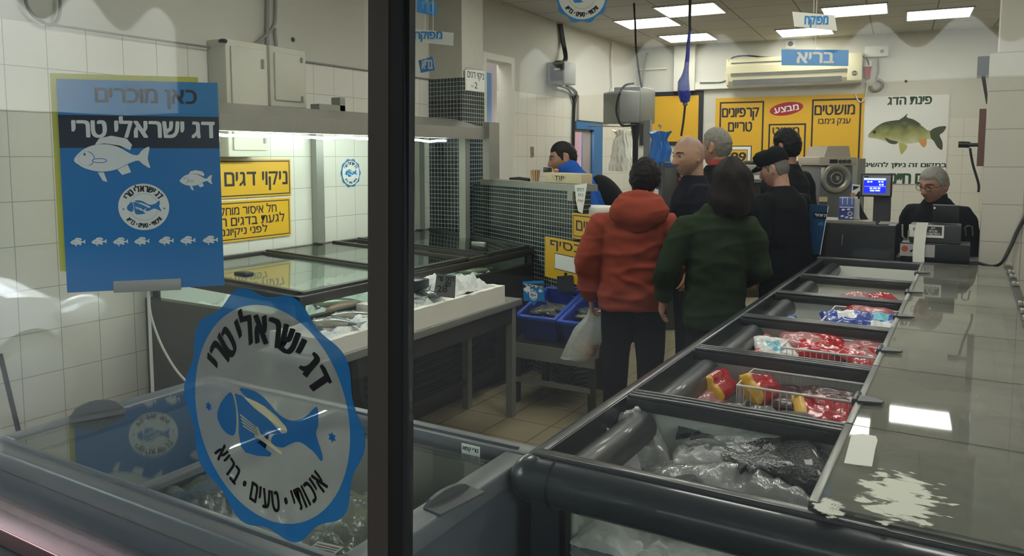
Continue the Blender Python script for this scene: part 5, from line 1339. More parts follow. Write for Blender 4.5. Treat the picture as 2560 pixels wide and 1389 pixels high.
# behind the clear front panel
M = MB().mat(m_film2)
def fr_(u, v):
    x = ix0 + .10 + (ix1 - ix0 - .17) * u; z = .42 + .36 * v; p = Vector((x * 7, z * 7, 4.2))
    r = abs(mnoise.noise(p)) + .6 * abs(mnoise.noise(p * 2.2)) + .4 * abs(mnoise.noise(p * 5))
    return (x, iy0 + .034 + .045 * r, z)
M.grid(fr_, 90, 36); tag(M.build('plastic_bag'), 'crinkled clear bag pressed against the clear front panel of the dark freezer', 'plastic bag', 'clear plastic bags')
M = MB().mat(mat('mottled_goods', '#7f8379', 0.5, 0, 0.5, 7)); M.box(ix0 + .10, iy0 + .085, .42, ix1 - .07, iy0 + .095, GL - .03); tag(M.build('goods_slab'), 'grey frozen goods behind the clear front panel', 'goods')

# ---- inside the front chest freezer
FB = .66
lumps('bag_heap', FX0 + .07, FY0 + .07, FX1 - .07, FY1 - .07, .52, .12, mat('frosted_goods', '#9a968a', 0.6, 0, 0.35, 9, 0.6, 20), 50, 51, 'heaped frozen goods at the bottom of the front freezer', 'goods', None, 'stuff')
for i, (px, py, L, W, H, az, m, lb) in enumerate(((560, 1290, .40, .26, .10, -.4, m_film2, 'crinkled clear bag under the divider of the front freezer'), (430, 1270, .34, .2, .08, -.3, film('blue_film', '#5f93bd', .5, .5, .15, .8, 18), 'bluish crinkled bag in the front freezer'), (760, 1330, .42, .24, .10, .2, m_film2, 'crinkled clear bag in the middle of the front freezer'), (900, 1240, .34, .24, .1, .4, m_film2, 'crinkled clear bag behind the round window sticker'), (1075, 1190, .30, .26, .11, .7, m_film2, 'crinkled clear bag at the right end of the front freezer'), (1090, 1120, .22, .18, .09, 1.2, m_film, 'thin clear bag at the back right of the front freezer'), (640, 1180, .3, .2, .1, .2, m_film, 'thin clear bag at the back of the front freezer'))):
    p = at_z(px, py, FB); p.x = min(max(p.x, FX0 + .25), FX1 - .24); p.y = min(max(p.y, FY0 + .20), FY1 - .2)
    crumple((p.x, p.y, .60), L, W, H, az, m, lb, seed=60 + i * 4, n=50)
for i, (px, py, az) in enumerate(((1045, 1215, .8), (1030, 1150, .2))):
    p = at_z(px, py, .64); pack((min(p.x, FX1 - .2), min(p.y, FY1 - .2), .65), .24, .14, .07, az, mat('beige_fillet', '#b0a888', 0.5, 0, 0.25, 14), ('beige frozen fillet pack at the right end of the front freezer', 'beige frozen fillet pack at the back right of the front freezer')[i], None, None, 0, .1, 70 + i)
a = Art((at_z(1178, 1130, FZ - .06).x, FY1 - .07, 0), (1, 0, 0)); a.mat(m_paper); e_ = a.box_px(1155, 1112, 1200, 1136); a.box(e_[0], e_[1], 0, e_[2], e_[3], .002); a.mat(m_ink); a.text(' טרי קפוא', e_[0] + .004, e_[1] + .006, e_[2] - .004, e_[3] - .006, .0026, .02); tag(a.build('price_note'), 'small hand written white note inside the back right of the front freezer', 'note')
a = MB(Matrix.Translation(at_z(812, 1372, FZ - .021)) @ Matrix.Rotation(.15, 4, 'Z')); a.mat(mat('spec_plate', '#8c8c82', 0.5)).box(-.03, -.02, 0, .03, .02, .0008); a.mat(m_ink)
for k in range(4): a.rect(-.026, -.015 + .008 * k, .026, -.012 + .008 * k, .0012)
tag(a.build('rating_plate'), 'small printed label on the glass lid of the front freezer', 'label')
# ================================================================== hanging signs
def hang(art, name, label, cx_, ytop, seg=('string',), grp='hanging signs'):
    """a printed card hung on a thread from the ceiling"""
    p = art.M @ Vector((cx_, ytop, 0))
    t = thing(name, label, 'hanging sign', (p.x, p.y, p.z)); t['group'] = grp
    art.build('card', t)
    MB().mat(m_whiteprint).tube([(p.x, p.y, p.z - .005), (p.x, p.y, ZC - .002)], .0015, 5).build('thread', t)
    return t
m_signblue = mat('sign_blue', '#3c92d8', 0.45, 0, 0.03); m_signwhite = mat('sign_white', '#f0eee4', 0.5, 0, 0.02)
def hcard(px4, txt, tbox, base, ink, dist, name, label, az=0.0, bold=.03, mirror=False):
    cxm = sum(p[0] for p in px4) / 4; cym = sum(p[1] for p in px4) / 4
    P = at_d(cxm, cym, dist); U = RGT * math.cos(az) + FWD * math.sin(az)
    a = Art(P, U); q = [a.px(*p) for p in px4]
    a.mat(base).prism(q[::-1] if ((q[1][0] - q[0][0]) * (q[2][1] - q[1][1]) - (q[1][1] - q[0][1]) * (q[2][0] - q[1][0])) < 0 else q, -.003, 0)
    if txt: a.mat(ink); a.text_px(txt, *tbox, z=.0008, bold=bold)
    mx = (q[0][0] + q[1][0]) / 2; my = (q[0][1] + q[1][1]) / 2
    return hang(a, name, label, mx, my)
hcard([(1954, 123), (2122, 125), (2121, 165), (1954, 163)], 'בריא', (1993, 131, 2084, 157), m_signblue, m_whiteprint, 4.2, 'hanging_sign', 'large blue hanging sign with white lettering, before the air conditioner', bold=.035)
hcard([(1981, 29), (2087, 38), (2093, 77), (1986, 66)], 'מפוקח', (2012, 40, 2070, 69), m_signwhite, m_signblue, 4.2, 'hanging_sign', 'white hanging sign with blue lettering above the large blue one', bold=.025)
hcard([(1032, 72), (1134, 82), (1133, 114), (1031, 104)], 'מפוקח', (1036, 79, 1105, 104), m_signwhite, m_signblue, 3.6, 'hanging_sign', 'white hanging sign with blue lettering beside the window post', bold=.025)
hcard([(1043, -2), (1092, 6), (1090, 41), (1042, 30)], 'טרי', (1056, 4, 1083, 34), m_signblue, mat('sign_pale', '#6fa9d6', 0.5), 3.6, 'hanging_sign', 'small blue hanging sign at the top beside the window post', az=.2, bold=.02)
hcard([(1046, 151), (1082, 141), (1088, 175), (1052, 182)], 'בריא', (1055, 150, 1081, 172), m_signblue, m_whiteprint, 3.6, 'hanging_sign', 'small tilted blue hanging sign below the white one by the window post', az=-.2, bold=.03)
P = at_d(1455, -12, 3.2); a = Art(P, RGT)
r = a.px(1455, -12)[1] - a.px(1455, 59)[1]
a.mat(m_whiteprint).ell(0, 0, r * .9, r * .9, -.003, 64); seal(a, 0, 0, r, m_signblue, m_signwhite, m_ink, .0004); hang(a, 'hanging_seal', 'big round blue edged seal hanging from the ceiling at the top edge', 0, r * .98)

# ---- big round decal on the shop window
a = Art((0, YW - .0055, 0), (1, 0, 0))
dc = [a.px(690, 1036)[0], (a.px(690, 725)[1] + a.px(690, 1345)[1]) / 2]; L_, R__ = a.px(458, 1000)[0], a.px(916, 1000)[0]; dr = (a.px(690, 725)[1] - a.px(690, 1345)[1]) / 2
cxd = (L_ + R__) / 2; dr = (dr + (R__ - L_) / 2) / 2
def vinyl(name, color, op):
    m = bpy.data.materials.new(name); m.use_nodes = True; nt = m.node_tree; n = nt.nodes
    b_ = n['Principled BSDF']; b_.inputs['Base Color'].default_value = (*lin(color), 1); b_.inputs['Roughness'].default_value = .25
    tr = n.new('ShaderNodeBsdfTransparent'); tr.inputs['Color'].default_value = (*[0.4 + .6 * x for x in lin(color)], 1); mx = n.new('ShaderNodeMixShader')
    tl = n.new('ShaderNodeBsdfTranslucent'); tl.inputs['Color'].default_value = (*lin(color), 1); m2 = n.new('ShaderNodeMixShader'); m2.inputs[0].default_value = .45
    nz = n.new('ShaderNodeTexNoise'); nz.inputs['Scale'].default_value = 14; nz.inputs['Detail'].default_value = 4
    tc = n.new('ShaderNodeTexCoord'); nt.links.new(tc.outputs['Object'], nz.inputs['Vector'])
    mr = n.new('ShaderNodeMapRange'); mr.inputs['To Min'].default_value = op - .06; mr.inputs['To Max'].default_value = min(1, op + .06); nt.links.new(nz.outputs['Fac'], mr.inputs['Value'])
    nt.links.new(b_.outputs[0], m2.inputs[1]); nt.links.new(tl.outputs[0], m2.inputs[2])
    nt.links.new(mr.outputs[0], mx.inputs[0]); nt.links.new(tr.outputs[0], mx.inputs[1]); nt.links.new(m2.outputs[0], mx.inputs[2]); nt.links.new(mx.outputs[0], n['Material Output'].inputs[0])
    return m
v_blue = vinyl('blue_vinyl', '#15659f', .84); v_clear = vinyl('clear_vinyl', '#b6bab4', .40); v_ink = vinyl('black_vinyl', '#121414', .93); v_cream = vinyl('cream_vinyl', '#cfc9a2', .8)
dcl = thing('window_decal', 'large round fish decal with a scalloped blue border stuck on the shop window', 'decal', (cxd, YW - .006, dc[1] - dr))
e = Art((0, YW - .0055, 0), (1, 0, 0)); e.mat(v_blue)
e.ring(cxd, dc[1], lambda t: dr * (.962 + .038 * math.cos(10 * t + .35)), lambda t: dr * .855, 0, 160); e.build('border', dcl)
e = Art((0, YW - .0055, 0), (1, 0, 0)); e.mat(v_clear); e.ell(cxd, dc[1], dr * .856, dr * .856, 0, 96); e.build('disc', dcl)
e = Art((0, YW - .0062, 0), (1, 0, 0)); r0 = dr * .855
e.mat(v_ink); e.arctext('דג ישראלי טרי', cxd, dc[1], r0 * .78, r0 * .43, PI / 2, 1.0, 0); e.build('lettering', dcl); e = Art((0, YW - .0062, 0), (1, 0, 0)); e.mat(v_ink); e.arctext('איכותי • טעים • בריא', cxd, dc[1], r0 * .80, r0 * .32, -PI / 2, 1.0, 0, inward=True, kx=.52, bold=.022); e.build('lettering', dcl)
e = Art((0, YW - .0060, 0), (1, 0, 0)); e.mat(mat('ring_line', '#6d706c', 0.5)); e.ring(cxd, dc[1], lambda t: r0 * .565, lambda t: r0 * .560, 0, 96)
emblem_fish(e, cxd + .0, dc[1] - .018, r0 * 1.36, v_blue, v_cream, .0004)
e.mat(v_cream); w_ = r0 * 1.36; e.poly([(cxd + x * w_, dc[1] - .018 + y * w_) for x, y in ((-.22, .155), (-.15, .15), (-.02, .125), (.1, .075), (.18, .02), (.19, -.01), (.13, 0.0), (0, .05), (-.12, .095))], .0008)
e.mat(v_blue)
for sx in (-1, 1):
    for q_ in (0, PI): e.poly([(cxd + sx * r0 * .80 + r0 * .05 * math.cos(q_ + PI / 2 + k * 2 * PI / 3), dc[1] - r0 * .06 + r0 * .05 * math.sin(q_ + PI / 2 + k * 2 * PI / 3)) for k in range(3)], .0004 + (q_ > 0) * .0002)
e.build('emblem', dcl)

# paper sign on the mosaic column
a = Art((cx1 + .004, 0, 0), (0, 1, 0)); a.mat(m_paper); q = [a.px(*p) for p in ((1162, 174), (1214, 177), (1211, 231), (1163, 226))]; a.prism(q[::-1], 0, .002)
a.mat(mat('sign_frame', '#8a8a86', 0.5)); x0_, y0_ = a.px(1164, 226); x1_, y1_ = a.px(1212, 176); a.frame(x0_, y0_ - .0, x1_, y1_, .004, .0024)
a.mat(mat('bluegrey_ink', '#4c5968', 0.5)); a.text_px('ניקוי דגים', 1168, 181, 1209, 202, .0026, .015); a.text_px('2', 1186, 206, 1193, 221, .0026, .02); a.text_px('מס', 1177, 213, 1184, 218, .0026, .01)
tag(a.build('column_sign'), 'white paper cleaning sign on the side of the mosaic column', 'sign')

# ---- left wall, farther in: switch box, broken tile, socket
wx = XL + .002
p0 = at_x(1411, 210, XL + .12); sb = thing('switch_box', 'grey isolator box on the wall with black cables above the blue fleece', 'switch box', (XL + .1, p0.y + .2, p0.z))
zt, zb = at_x(1430, 157, XL + .22).z, at_x(1430, 211, XL + .22).z; ya, yb = at_x(1411, 180, XL + .22).y, at_x(1440, 180, XL + .22).y
m_boxgrey = mat('box_grey', '#8d8f8a', 0.45, 0, 0.06); MB().mat(m_boxgrey).box(wx, ya, zb, XL + .22, yb, zt, bev=.008).build('body', sb)
b = MB().mat(m_darkgrey).box(XL + .05, ya - .006, zb + .03, XL + .20, ya - .0005, zt - .03); b.mat(m_whiteprint).box(XL + .10, ya - .008, zt - .09, XL + .17, ya - .0061, zt - .07); b.build('panel', sb)
for k, d in enumerate((0, .03, .055)):
    wire('cable', [at_x(1398 + k * 3, 60, wx + .02), at_x(1404 + k * 3, 100, wx + .03), at_x(1411 + k * 3, 148, wx + .08 + d), (XL + .10 + d, ya + .02, zt)], .014, m_cable, ('black cable dropping from the ceiling to the grey isolator box', 'black cable beside two others above the grey isolator box', 'black cable nearest the back above the grey isolator box')[k])
wire('cable', [(XL + .06, ya + .05, zb), at_x(1418, 222, wx + .03), at_x(1430, 240, wx + .02), at_x(1436, 262, wx + .02)], .012, m_cable, 'curved black cable under the isolator box')
wire('cable', [(XL + .12, yb - .03, zb), at_x(1440, 232, wx + .03), at_x(1436, 262, wx + .02), at_x(1434, 330, wx + .02), at_x(1432, 450, wx + .02)], .020, m_cable, 'thick black cable running down the wall by the blue window frame')
b = MB().mat(mat('hole_brown', '#8a7a62', 0.9, 0, 0.5, 30)); p = [at_x(x, y, XL + .002) for x, y in ((1326, 367), (1334, 366), (1335, 392), (1327, 394))]; b.prism([(v.y, v.z) for v in p], 0, .003, M=Matrix(((0, 0, 1, XL + .001), (1, 0, 0, 0), (0, 1, 0, 0), (0, 0, 0, 1)))); tag(b.build('broken_tile'), 'chipped out brown patch in the wall tiles near the doorway', 'broken tile')
p = at_x(1533, 238, XL + .02); MBo = MB().mat(m_white).box(wx, p.y - .08, p.z - .08, XL + .05, p.y + .08, p.z + .08, bev=.006); tag(MBo.build('wall_socket'), 'small white socket box on the left wall under a vertical conduit', 'socket')
wire('conduit', [(XL + .02, p.y - .03, p.z + .08), at_x(1528, 150, XL + .02), at_x(1531, 104, XL + .02)], .012, m_white, 'thin white conduit above the small wall socket', 'conduit')

# ---- back wall
def bart(off=.004): return Art(BW0 + BWN * off, BWU)
# framed yellow board
a = bart(.003); x0_, y0_, x1_, y1_ = a.box_px(1600, 229, 1758, 363); a.mat(m_navy).box(x0_, y0_, 0, x1_, y1_, .02); a.mat(m_yellow).box(x0_ + .06, y0_ + .05, .02, x1_ - .06, y1_ - .06, .024); tag(a.build('framed_board'), 'plain yellow board with a dark frame beside the weighing scale', 'board')
# three part price board
a = bart(.003); x0_, y0_, x1_, y1_ = a.box_px(1788, 240, 2158, 428); z = board(a, x0_, y0_, x1_, y1_, m_yellow, .012); 
def fr(x0, y0, x1, y1, t=.02): e_ = a.box_px(x0, y0, x1, y1); a.frame(*e_, t, z)
a.mat(m_navy); fr(1797, 254, 1907, 520); fr(1919, 309, 2012, 520); fr(2026, 247, 2149, 520)
a.text_px('קרפיונים', 1806, 270, 1897, 301, z, .02); a.text_px('טריים', 1821, 305, 1880, 329, z, .02); a.text_px('מושט', 1932, 318, 1998, 336, z, .02); a.text_px('מושטים', 2037, 262, 2137, 287, z, .02); a.text_px('ענק ג׳מבו', 2046, 296, 2126, 314, z, .015)
def pricebox(x0, y0, x1, y1, txt, tb):
    a.mat(m_navy); e_ = a.box_px(x0, y0, x1, y1); a.rect(*e_, z + .0003); a.mat(m_whiteprint); t = .012; a.rect(e_[0] + t, e_[1] + t, e_[2] - t, e_[3] - t, z + .0007)
    a.mat(m_navy); t = .05; a.rect(e_[0] + t, e_[1] + t, e_[2] - t, e_[3] - t, z + .0010); a.mat(m_yellow); t = .057; a.rect(e_[0] + t, e_[1] + t, e_[2] - t, e_[3] - t, z + .0013)
    if txt: a.mat(m_navy); a.text_px(txt, *tb, z=z + .0016, bold=.03)
pricebox(1815, 364, 1879, 428, '89', (1828, 381, 1865, 404)); pricebox(2050, 365, 2118, 425, '99', (2066, 384, 2104, 406))
a.mat(m_whiteprint); a.rect(*a.box_px(1970, 365, 1995, 425), z + .0003)
a.mat(m_redprint); c_ = a.px(1966, 272); rx = (a.px(2008, 272)[0] - a.px(1924, 272)[0]) / 2; a.ell(c_[0], c_[1], rx, rx * .40, z + .0003, 48, .15); a.mat(m_whiteprint)
T0 = a.M; a.M = T0 @ Matrix.Translation((c_[0], c_[1], 0)) @ Matrix.Rotation(.15, 4, 'Z'); a.text('מבצע', -rx * .72, -rx * .17, rx * .72, rx * .17, z + .0008, .03); a.M = T0
tag(a.build('price_board'), 'wide yellow price board with three columns and a red oval on the back wall', 'sign')
# fish poster
a = bart(.003); m_poswhite = mat('poster_white', '#dcdcd6', 0.4, 0, 0.02); z = .006
q = [a.px(*p) for p in ((2158, 240), (2374, 236), (2368, 462), (2160, 458))]; a.mat(m_poswhite); x0_, y0_, x1_, y1_ = q[0][0], q[3][1], q[1][0], q[1][1]; a.box(x0_, y0_, 0, x1_, y1_, z - .0006)
a.mat(m_greenprint); a.text_px('פינת הדג', 2220, 242, 2329, 261, z, .035); a.text_px('במקום זה ניתן להשיג', 2163, 405, 2366, 421, z, .03); a.text_px('דגים חיים', 2222, 434, 2352, 459, z, .04)
m_carp = bpy.data.materials.new('carp_print'); m_carp.use_nodes = True; nt = m_carp.node_tree; n = nt.nodes; bs = n['Principled BSDF']; bs.inputs['Roughness'].default_value = .5
tc = n.new('ShaderNodeTexCoord'); sp = n.new('ShaderNodeSeparateXYZ'); nt.links.new(tc.outputs['Object'], sp.inputs[0]); cr = n.new('ShaderNodeValToRGB'); mr = n.new('ShaderNodeMapRange')
el = cr.color_ramp.elements; el[0].position = 0; el[0].color = (*lin('#c9c8a0'), 1); el[1].position = 1; el[1].color = (*lin('#23281e'), 1); x_ = el.new(.45); x_.color = (*lin('#8f9155'), 1); x_ = el.new(.72); x_.color = (*lin('#4a5334'), 1)
nz = n.new('ShaderNodeTexNoise'); nz.inputs['Scale'].default_value = 9; nz.inputs['Detail'].default_value = 6; nt.links.new(tc.outputs['Object'], nz.inputs['Vector']); ad = n.new('ShaderNodeMath'); ad.operation = 'MULTIPLY_ADD'; ad.inputs[1].default_value = .22; nt.links.new(nz.outputs['Fac'], ad.inputs[0]); nt.links.new(sp.outputs['Z'], ad.inputs[2])
nt.links.new(ad.outputs[0], mr.inputs['Value']); nt.links.new(mr.outputs[0], cr.inputs[0]); nt.links.new(cr.outputs[0], bs.inputs['Base Color'])
cp = a.px(2265, 333); PX = lambda pts: csm([a.px(*p) for p in pts], 4)
po = thing('fish_poster', 'white poster of a green carp on the back wall behind the cashier', 'poster', tuple(a.M @ Vector((x0_, y0_, 0)))); a.build('sheet', po)
e = bart(.003); lo, hi = e.px(2265, 365)[1], e.px(2265, 298)[1]; e.mat(m_carp)
e.poly(PX([(2170, 338), (2178, 328), (2192, 316), (2210, 306), (2235, 301), (2260, 300), (2285, 305), (2305, 315), (2318, 325), (2328, 328), (2331, 345), (2318, 348), (2300, 354), (2280, 358), (2255, 359), (2230, 358), (2205, 350), (2185, 345), (2173, 344)]), z + .001)
fo = e.build('fish_picture', po); zl = wmat(fo).translation.z
mr.inputs['From Min'].default_value = lo - zl + .08; mr.inputs['From Max'].default_value = hi - zl + .16
e = bart(.003); e.mat(mat('fin_print', '#454a33', 0.5, 0, .2)); 
e.poly(PX([(2326, 327), (2345, 317), (2365, 316), (2358, 330), (2349, 338), (2356, 355), (2355, 374), (2344, 368), (2334, 352), (2328, 346)]), z + .0014); e.poly(PX([(2249, 301), (2258, 293), (2269, 284), (2267, 293), (2285, 299), (2303, 312), (2280, 305)]), z + .0014); e.poly(PX([(2212, 344), (2228, 350), (2244, 354), (2238, 360), (2222, 357)]), z + .0016)
e.mat(mat('fin_print_warm', '#c98a4f', 0.5, 0, .2)); e.poly(PX([(2297, 352), (2314, 347), (2316, 360), (2308, 368)]), z + .0014); e.mat(mat('fin_print_pale', '#a9a860', 0.5, 0, .2)); e.poly(PX([(2248, 358), (2268, 364), (2258, 381), (2252, 384)]), z + .0014)
e.mat(m_ink); c_ = e.px(2186, 330); e.ell(c_[0], c_[1], .018, .018, z + .0018, 14); e.build('fin_picture', po)
# plug holes in the wall
for i, (px, py) in enumerate(((2265, 203), (2162, 281))):
    p = bw(px, py); b = MB().mat(m_cable); b.cyl(p - BWN * .004, p + BWN * .006, .016, n=10); tag(b.build('wall_plug'), ('dark plug hole in the back wall above the fish poster', 'dark plug hole in the back wall at the left of the fish poster')[i], 'plug')
# air conditioner
pa, pb, pz0, pz1 = bw(1823, 180), bw(2155, 180), bw(1990, 213).z, bw(1990, 143).z
ac = thing('air_conditioner', 'long cream wall air conditioner on the back wall above the yellow board', 'air conditioner', tuple((pa + pb) / 2 - Vector((0, 0, .2))))
L = (Vector((pb.x, pb.y, 0)) - Vector((pa.x, pa.y, 0))).length; Ma = plane_M(Vector((pa.x, pa.y, pz0)), BWU, (0, 0, 1)); Ha = pz1 - pz0
m_ac = mat('ac_cream', '#cfc79f', 0.4, 0, 0.05, 3); m_acd = mat('ac_slot', '#4c4a40', 0.5)
prf = [(0, .0), (.16, .0), (.21, .06), (.23, .16), (.235, Ha * .7), (.22, Ha * .93), (.18, Ha), (0, Ha)]
b = MB(Ma).mat(m_ac); b.loft([[(x, zz, y) for y, zz in prf] for x in (0, L)], smooth=False)
b.box(-.004, .01, 0, .03, Ha - .01, .225, bev=.01); b.box(L - .16, .01, 0, L + .004, Ha - .01, .24, bev=.012); b.build('body', ac)
b = MB(Ma).mat(m_acd)
for zz in (Ha * .42, Ha * .36, Ha * .80): b.box(.06, zz, .2, L - .16, zz + .012, .239)
b.build('grille', ac); b = MB(Ma).mat(mat('ac_outlet', '#3b382e', 0.5)); b.box(.08, .012, .1, L - .22, .075, .222); b.build('outlet', ac)
b = MB(Ma).mat(m_ink); b.cyl((L - .08, Ha * .28, .238), (L - .08, Ha * .28, .246), .03, n=18); b.mat(m_ac).box(L - .105, Ha * .27, .246, L - .055, Ha * .29, .249); b.build('badge', ac)
def bwire(pts, r, m, label, off=.03, cat='cable'): return wire('cable', [bw(*p) + BWN * off for p in pts], r, m, label, cat)
bwire([(1828, 153), (1840, 145), (1870, 142), (1920, 146), (1955, 147)], .010, m_cable, 'dark cable arched over the top of the air conditioner', .12)
bwire([(1752, 208), (1800, 207), (1815, 203), (1824, 199)], .008, m_cable, 'dark cable entering the left end of the air conditioner', .07)
bwire([(2125, 142), (2150, 141), (2168, 152), (2172, 165)], .009, m_cable, 'dark cable from the air conditioner to the red plug', .1)
# sockets and plugs right of it
p = bw(2198, 130); M_ = plane_M(p, BWU, (0, 0, 1)); b = MB(M_).mat(m_white).box(-.16, -.06, 0, .10, .07, .06, bev=.006); b.mat(m_gcable).cyl((.03, .0, .06), (.03, .0, .075), .022, n=12); tag(b.build('wall_socket'), 'white double socket box high on the back wall', 'socket')
p = bw(2169, 172); M_ = plane_M(p, BWU, (0, 0, 1)); b = MB(M_); b.mat(m_white).cyl((0, .02, .05), (0, .09, .05), .05, n=16); b.mat(m_redprint).cyl((0, .02, .05), (0, -.12, .05), .042, .030, n=16); tag(b.build('red_plug'), 'red industrial plug hanging beside the air conditioner', 'plug')
bwire([(2168, 200), (2166, 230), (2160, 250), (2148, 255), (2138, 235)], .008, m_white, 'thin white cable looping below the red plug')
bwire([(2196, 146), (2196, 180), (2190, 198)], .009, m_gcable, 'grey cable dropping from the double socket')
bwire([(2192, 198), (2204, 204), (2205, 216), (2192, 226), (2180, 224), (2177, 215)], .016, m_gcable, 'curled grey hose below the double socket')
b = MB(plane_M(bw(1977, 110), BWU, (0, 0, 1))); b.mat(m_white).box(-.06, -.05, 0, .06, .05, .02); b.mat(m_cable).cyl((0, 0, .02), (0, 0, .04), .03, n=12); tag(b.build('wall_box'), 'small white box with a dark knob above the blue hanging sign', 'box')
wire('chain', [bw(1622, 134) + BWN * .05, bw(1619, 150) + BWN * .07, bw(1614, 170) + BWN * .06, bw(1611, 200) + BWN * .06, bw(1610, 222) + BWN * .06], .018, m_gcable, 'grey hook chain hanging on the back wall left of the column', 'chain')
b = MB(plane_M(bw(1578, 175), BWU, (0, 0, 1))).mat(m_white).box(-.2, -.012, 0, .5, .012, .03); tag(b.build('wall_rail'), 'narrow pale rail on the back wall above the weighing scale', 'rail')

# ---- weighing scale with its grey box, cable and stand
SD = 8.0
sc = thing('hanging_scale', 'grey boxy scale on a post beside the hanging carrier bags', 'scale', at_d(1600, 600, SD)); sc.location.z = 0
P = at_d(1547, 300, SD); a = Art(P, RGT * .93 + FWD * .37); 
e = a.box_px(1548, 226, 1600, 307); b = MB(a.M).mat(m_boxgrey); w2 = a.px(1636, 262)[0]
b.box(e[0], e[1], -.35, e[2], e[3], 0, bev=.012); b.build('body', sc)
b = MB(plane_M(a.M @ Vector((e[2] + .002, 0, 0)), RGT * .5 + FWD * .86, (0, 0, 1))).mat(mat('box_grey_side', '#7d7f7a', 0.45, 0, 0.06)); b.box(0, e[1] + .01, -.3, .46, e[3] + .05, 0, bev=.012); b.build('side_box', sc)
pz = at_d(1588, 312, SD); pf = at_d(1596, 392, SD)
b = MB().mat(m_cable); c = at_d(1592, 340, SD) + FWD * .08; b.tube([(c.x, c.y, pz.z + .02), (c.x, c.y, pz.z - .16), (c.x, c.y, .9)], [.055, .03, .03], 12); b.build('post', sc)
c2 = at_d(1628, 340, SD) + FWD * .2; b = MB().mat(m_boxgrey); b.box(c2.x - .035, c2.y - .03, .9, c2.x + .035, c2.y + .03, at_d(1628, 298, SD).z); b.build('mast', sc)
b = MB().mat(m_dsteel); cc = (c + c2) / 2; b.box(cc.x - .35, cc.y - .3, 0, cc.x + .35, cc.y + .3, .9, bev=.01); b.build('pedestal', sc)
b = MB().mat(m_cable); b.tube(curve([at_d(1585, 208, SD), at_d(1562, 214, SD), at_d(1547, 240, SD), at_d(1541, 275, SD), at_d(1549, 305, SD), at_d(1560, 314, SD), at_d(1590, 312, SD)]), .012, 6); b.build('loop_cable', sc)
wire('cable', [at_d(1584, -10, 7.6), at_d(1588, 60, 7.6), at_d(1590, 115, 7.7), at_d(1596, 170, 7.8), at_d(1604, 218, 7.9)], .011, m_cable, 'black cable hanging from the ceiling to the grey scale')
def bags(p, w, h, m, label, seed, dist):
    P = at_d(p[0], p[1], dist); b = MB(plane_M(P, RGT, (0, 0, 1))).mat(m)
    rings = []
    for k in range(30):
        t = k / 29; ww = w * (.80 - 2.2 * t if t < .14 else .50 + .18 * (t - .14) / .12 if t < .26 else .68 + .32 * (t - .26) / .74); r = []
        for j in range(72):
            an = 2 * PI * j / 72; rd = abs(mnoise.noise(Vector((math.cos(an) * 4 + seed, math.sin(an) * 4, t * 1.4)))); f = 1 + .5 * (rd - .25) + .10 * math.sin(an * 17 + 5 * mnoise.noise(Vector((t * 4, seed, 0))))
            r.append((ww / 2 * math.cos(an) * (1 + .25 * (f - 1)) + .025 * mnoise.noise(Vector((t * 5, seed, 1))), -h * t + .02 * mnoise.noise(Vector((an, t * 3, seed))) * (1 if t > .05 else 2), .085 * math.sin(an) * f))
        rings.append(r)
    b.loft(rings); b.mat(m_gcable).tube([(0, .03, 0), (.01, .06, 0), (0, .08, -.02), (-.01, .05, -.03)], .006, 6)
    if seed == 2: q = b.M.inverted(); b.tube([q @ (P + Vector((0, 0, .04))), q @ Vector((XL, P.y + .02, P.z + .06))], .008, 6)
    return tag(b.build('carrier_bags'), label, 'bags')
b1 = at_d(1558, 430, 8.2)
bags((1558, 325), .33, at_d(1558, 325, 9.1).z - at_d(1558, 427, 9.1).z, mat('white_bag', '#f1f0e4', 0.4, 0, 0.03, 20), 'bundle of white carrier bags hanging on the left wall by the scale', 2, 9.1)
bags((1650, 330), .28, at_d(1650, 330, 7.4).z - at_d(1650, 470, 7.4).z, mat('blue_bag', '#2f78cc', 0.3, 0, 0.35, 14), 'bundle of blue carrier bags hanging on the scale mast', 5, 7.4)
# wrapped blue cable hanging from the ceiling
P = lambda x, y: at_d(x, y, 7.0)
t = thing('hanging_cable', 'hanging ceiling lead wrapped in blue plastic beside the yellow board', 'cable', P(1712, 260))
MB().mat(m_cable).tube([(P(1724, 58).x, P(1724, 58).y, ZC - .002), P(1724, 58), P(1725, 78)], .014, 6).build('lead', t)
b = MB().mat(mat('blue_wrap', '#27379f', 0.3, 0, 0.2, 20, 0.8, 40)); pts = [(1724, 76), (1721, 110), (1719, 140), (1716, 170), (1714, 185), (1712, 195), (1709, 205), (1709, 225), (1712, 240), (1713, 255)]; rr = [.012, .017, .018, .022, .030, .040, .052, .056, .054, .040]
b.tube([P(*q) for q in pts], rr, 12); b.build('blue_wrapping', t)
MB().mat(m_steel2).ball(P(1713, 259), .025, 10, 8).build('plug_end', t)
MB().mat(m_cable).tube([P(1713, 262), P(1709, 300), P(1703, 340)], .010, 6).build('tail', t)
# grey pillar stand with red button behind the bald man
c = at_d(1680, 480, 7.0); st = thing('scale_console', 'dark grey steel console with a red button behind the bald man', 'console', (c.x, c.y, 0))
e0, e1 = at_d(1660, 405, 7.0), at_d(1697, 405, 7.0); w_ = (e1 - e0).length
MB(plane_M(Vector((e0.x, e0.y, 0)), RGT, (0, 0, 1))).mat(m_dsteel).box(0, 0, -.25, w_, e0.z, 0, bev=.01).build('body', st)
MB(plane_M(Vector((e0.x, e0.y, 0)), RGT, (0, 0, 1))).mat(mat('blue_strip', '#2f4a80', .4)).box(.01, e0.z - .05, 0, w_ - .01, e0.z - .01, .004).build('strip', st)
q = at_d(1702, 450, 7.0); b = MB().mat(m_redprint).ball(q, (.03, .03, .03), 12, 8); b.build('button', st)
MB().mat(m_dsteel).tube([at_d(1696, 430, 7.0), at_d(1699, 440, 7.0), at_d(1702, 446, 7.0)], .016, 6).build('lever', st)

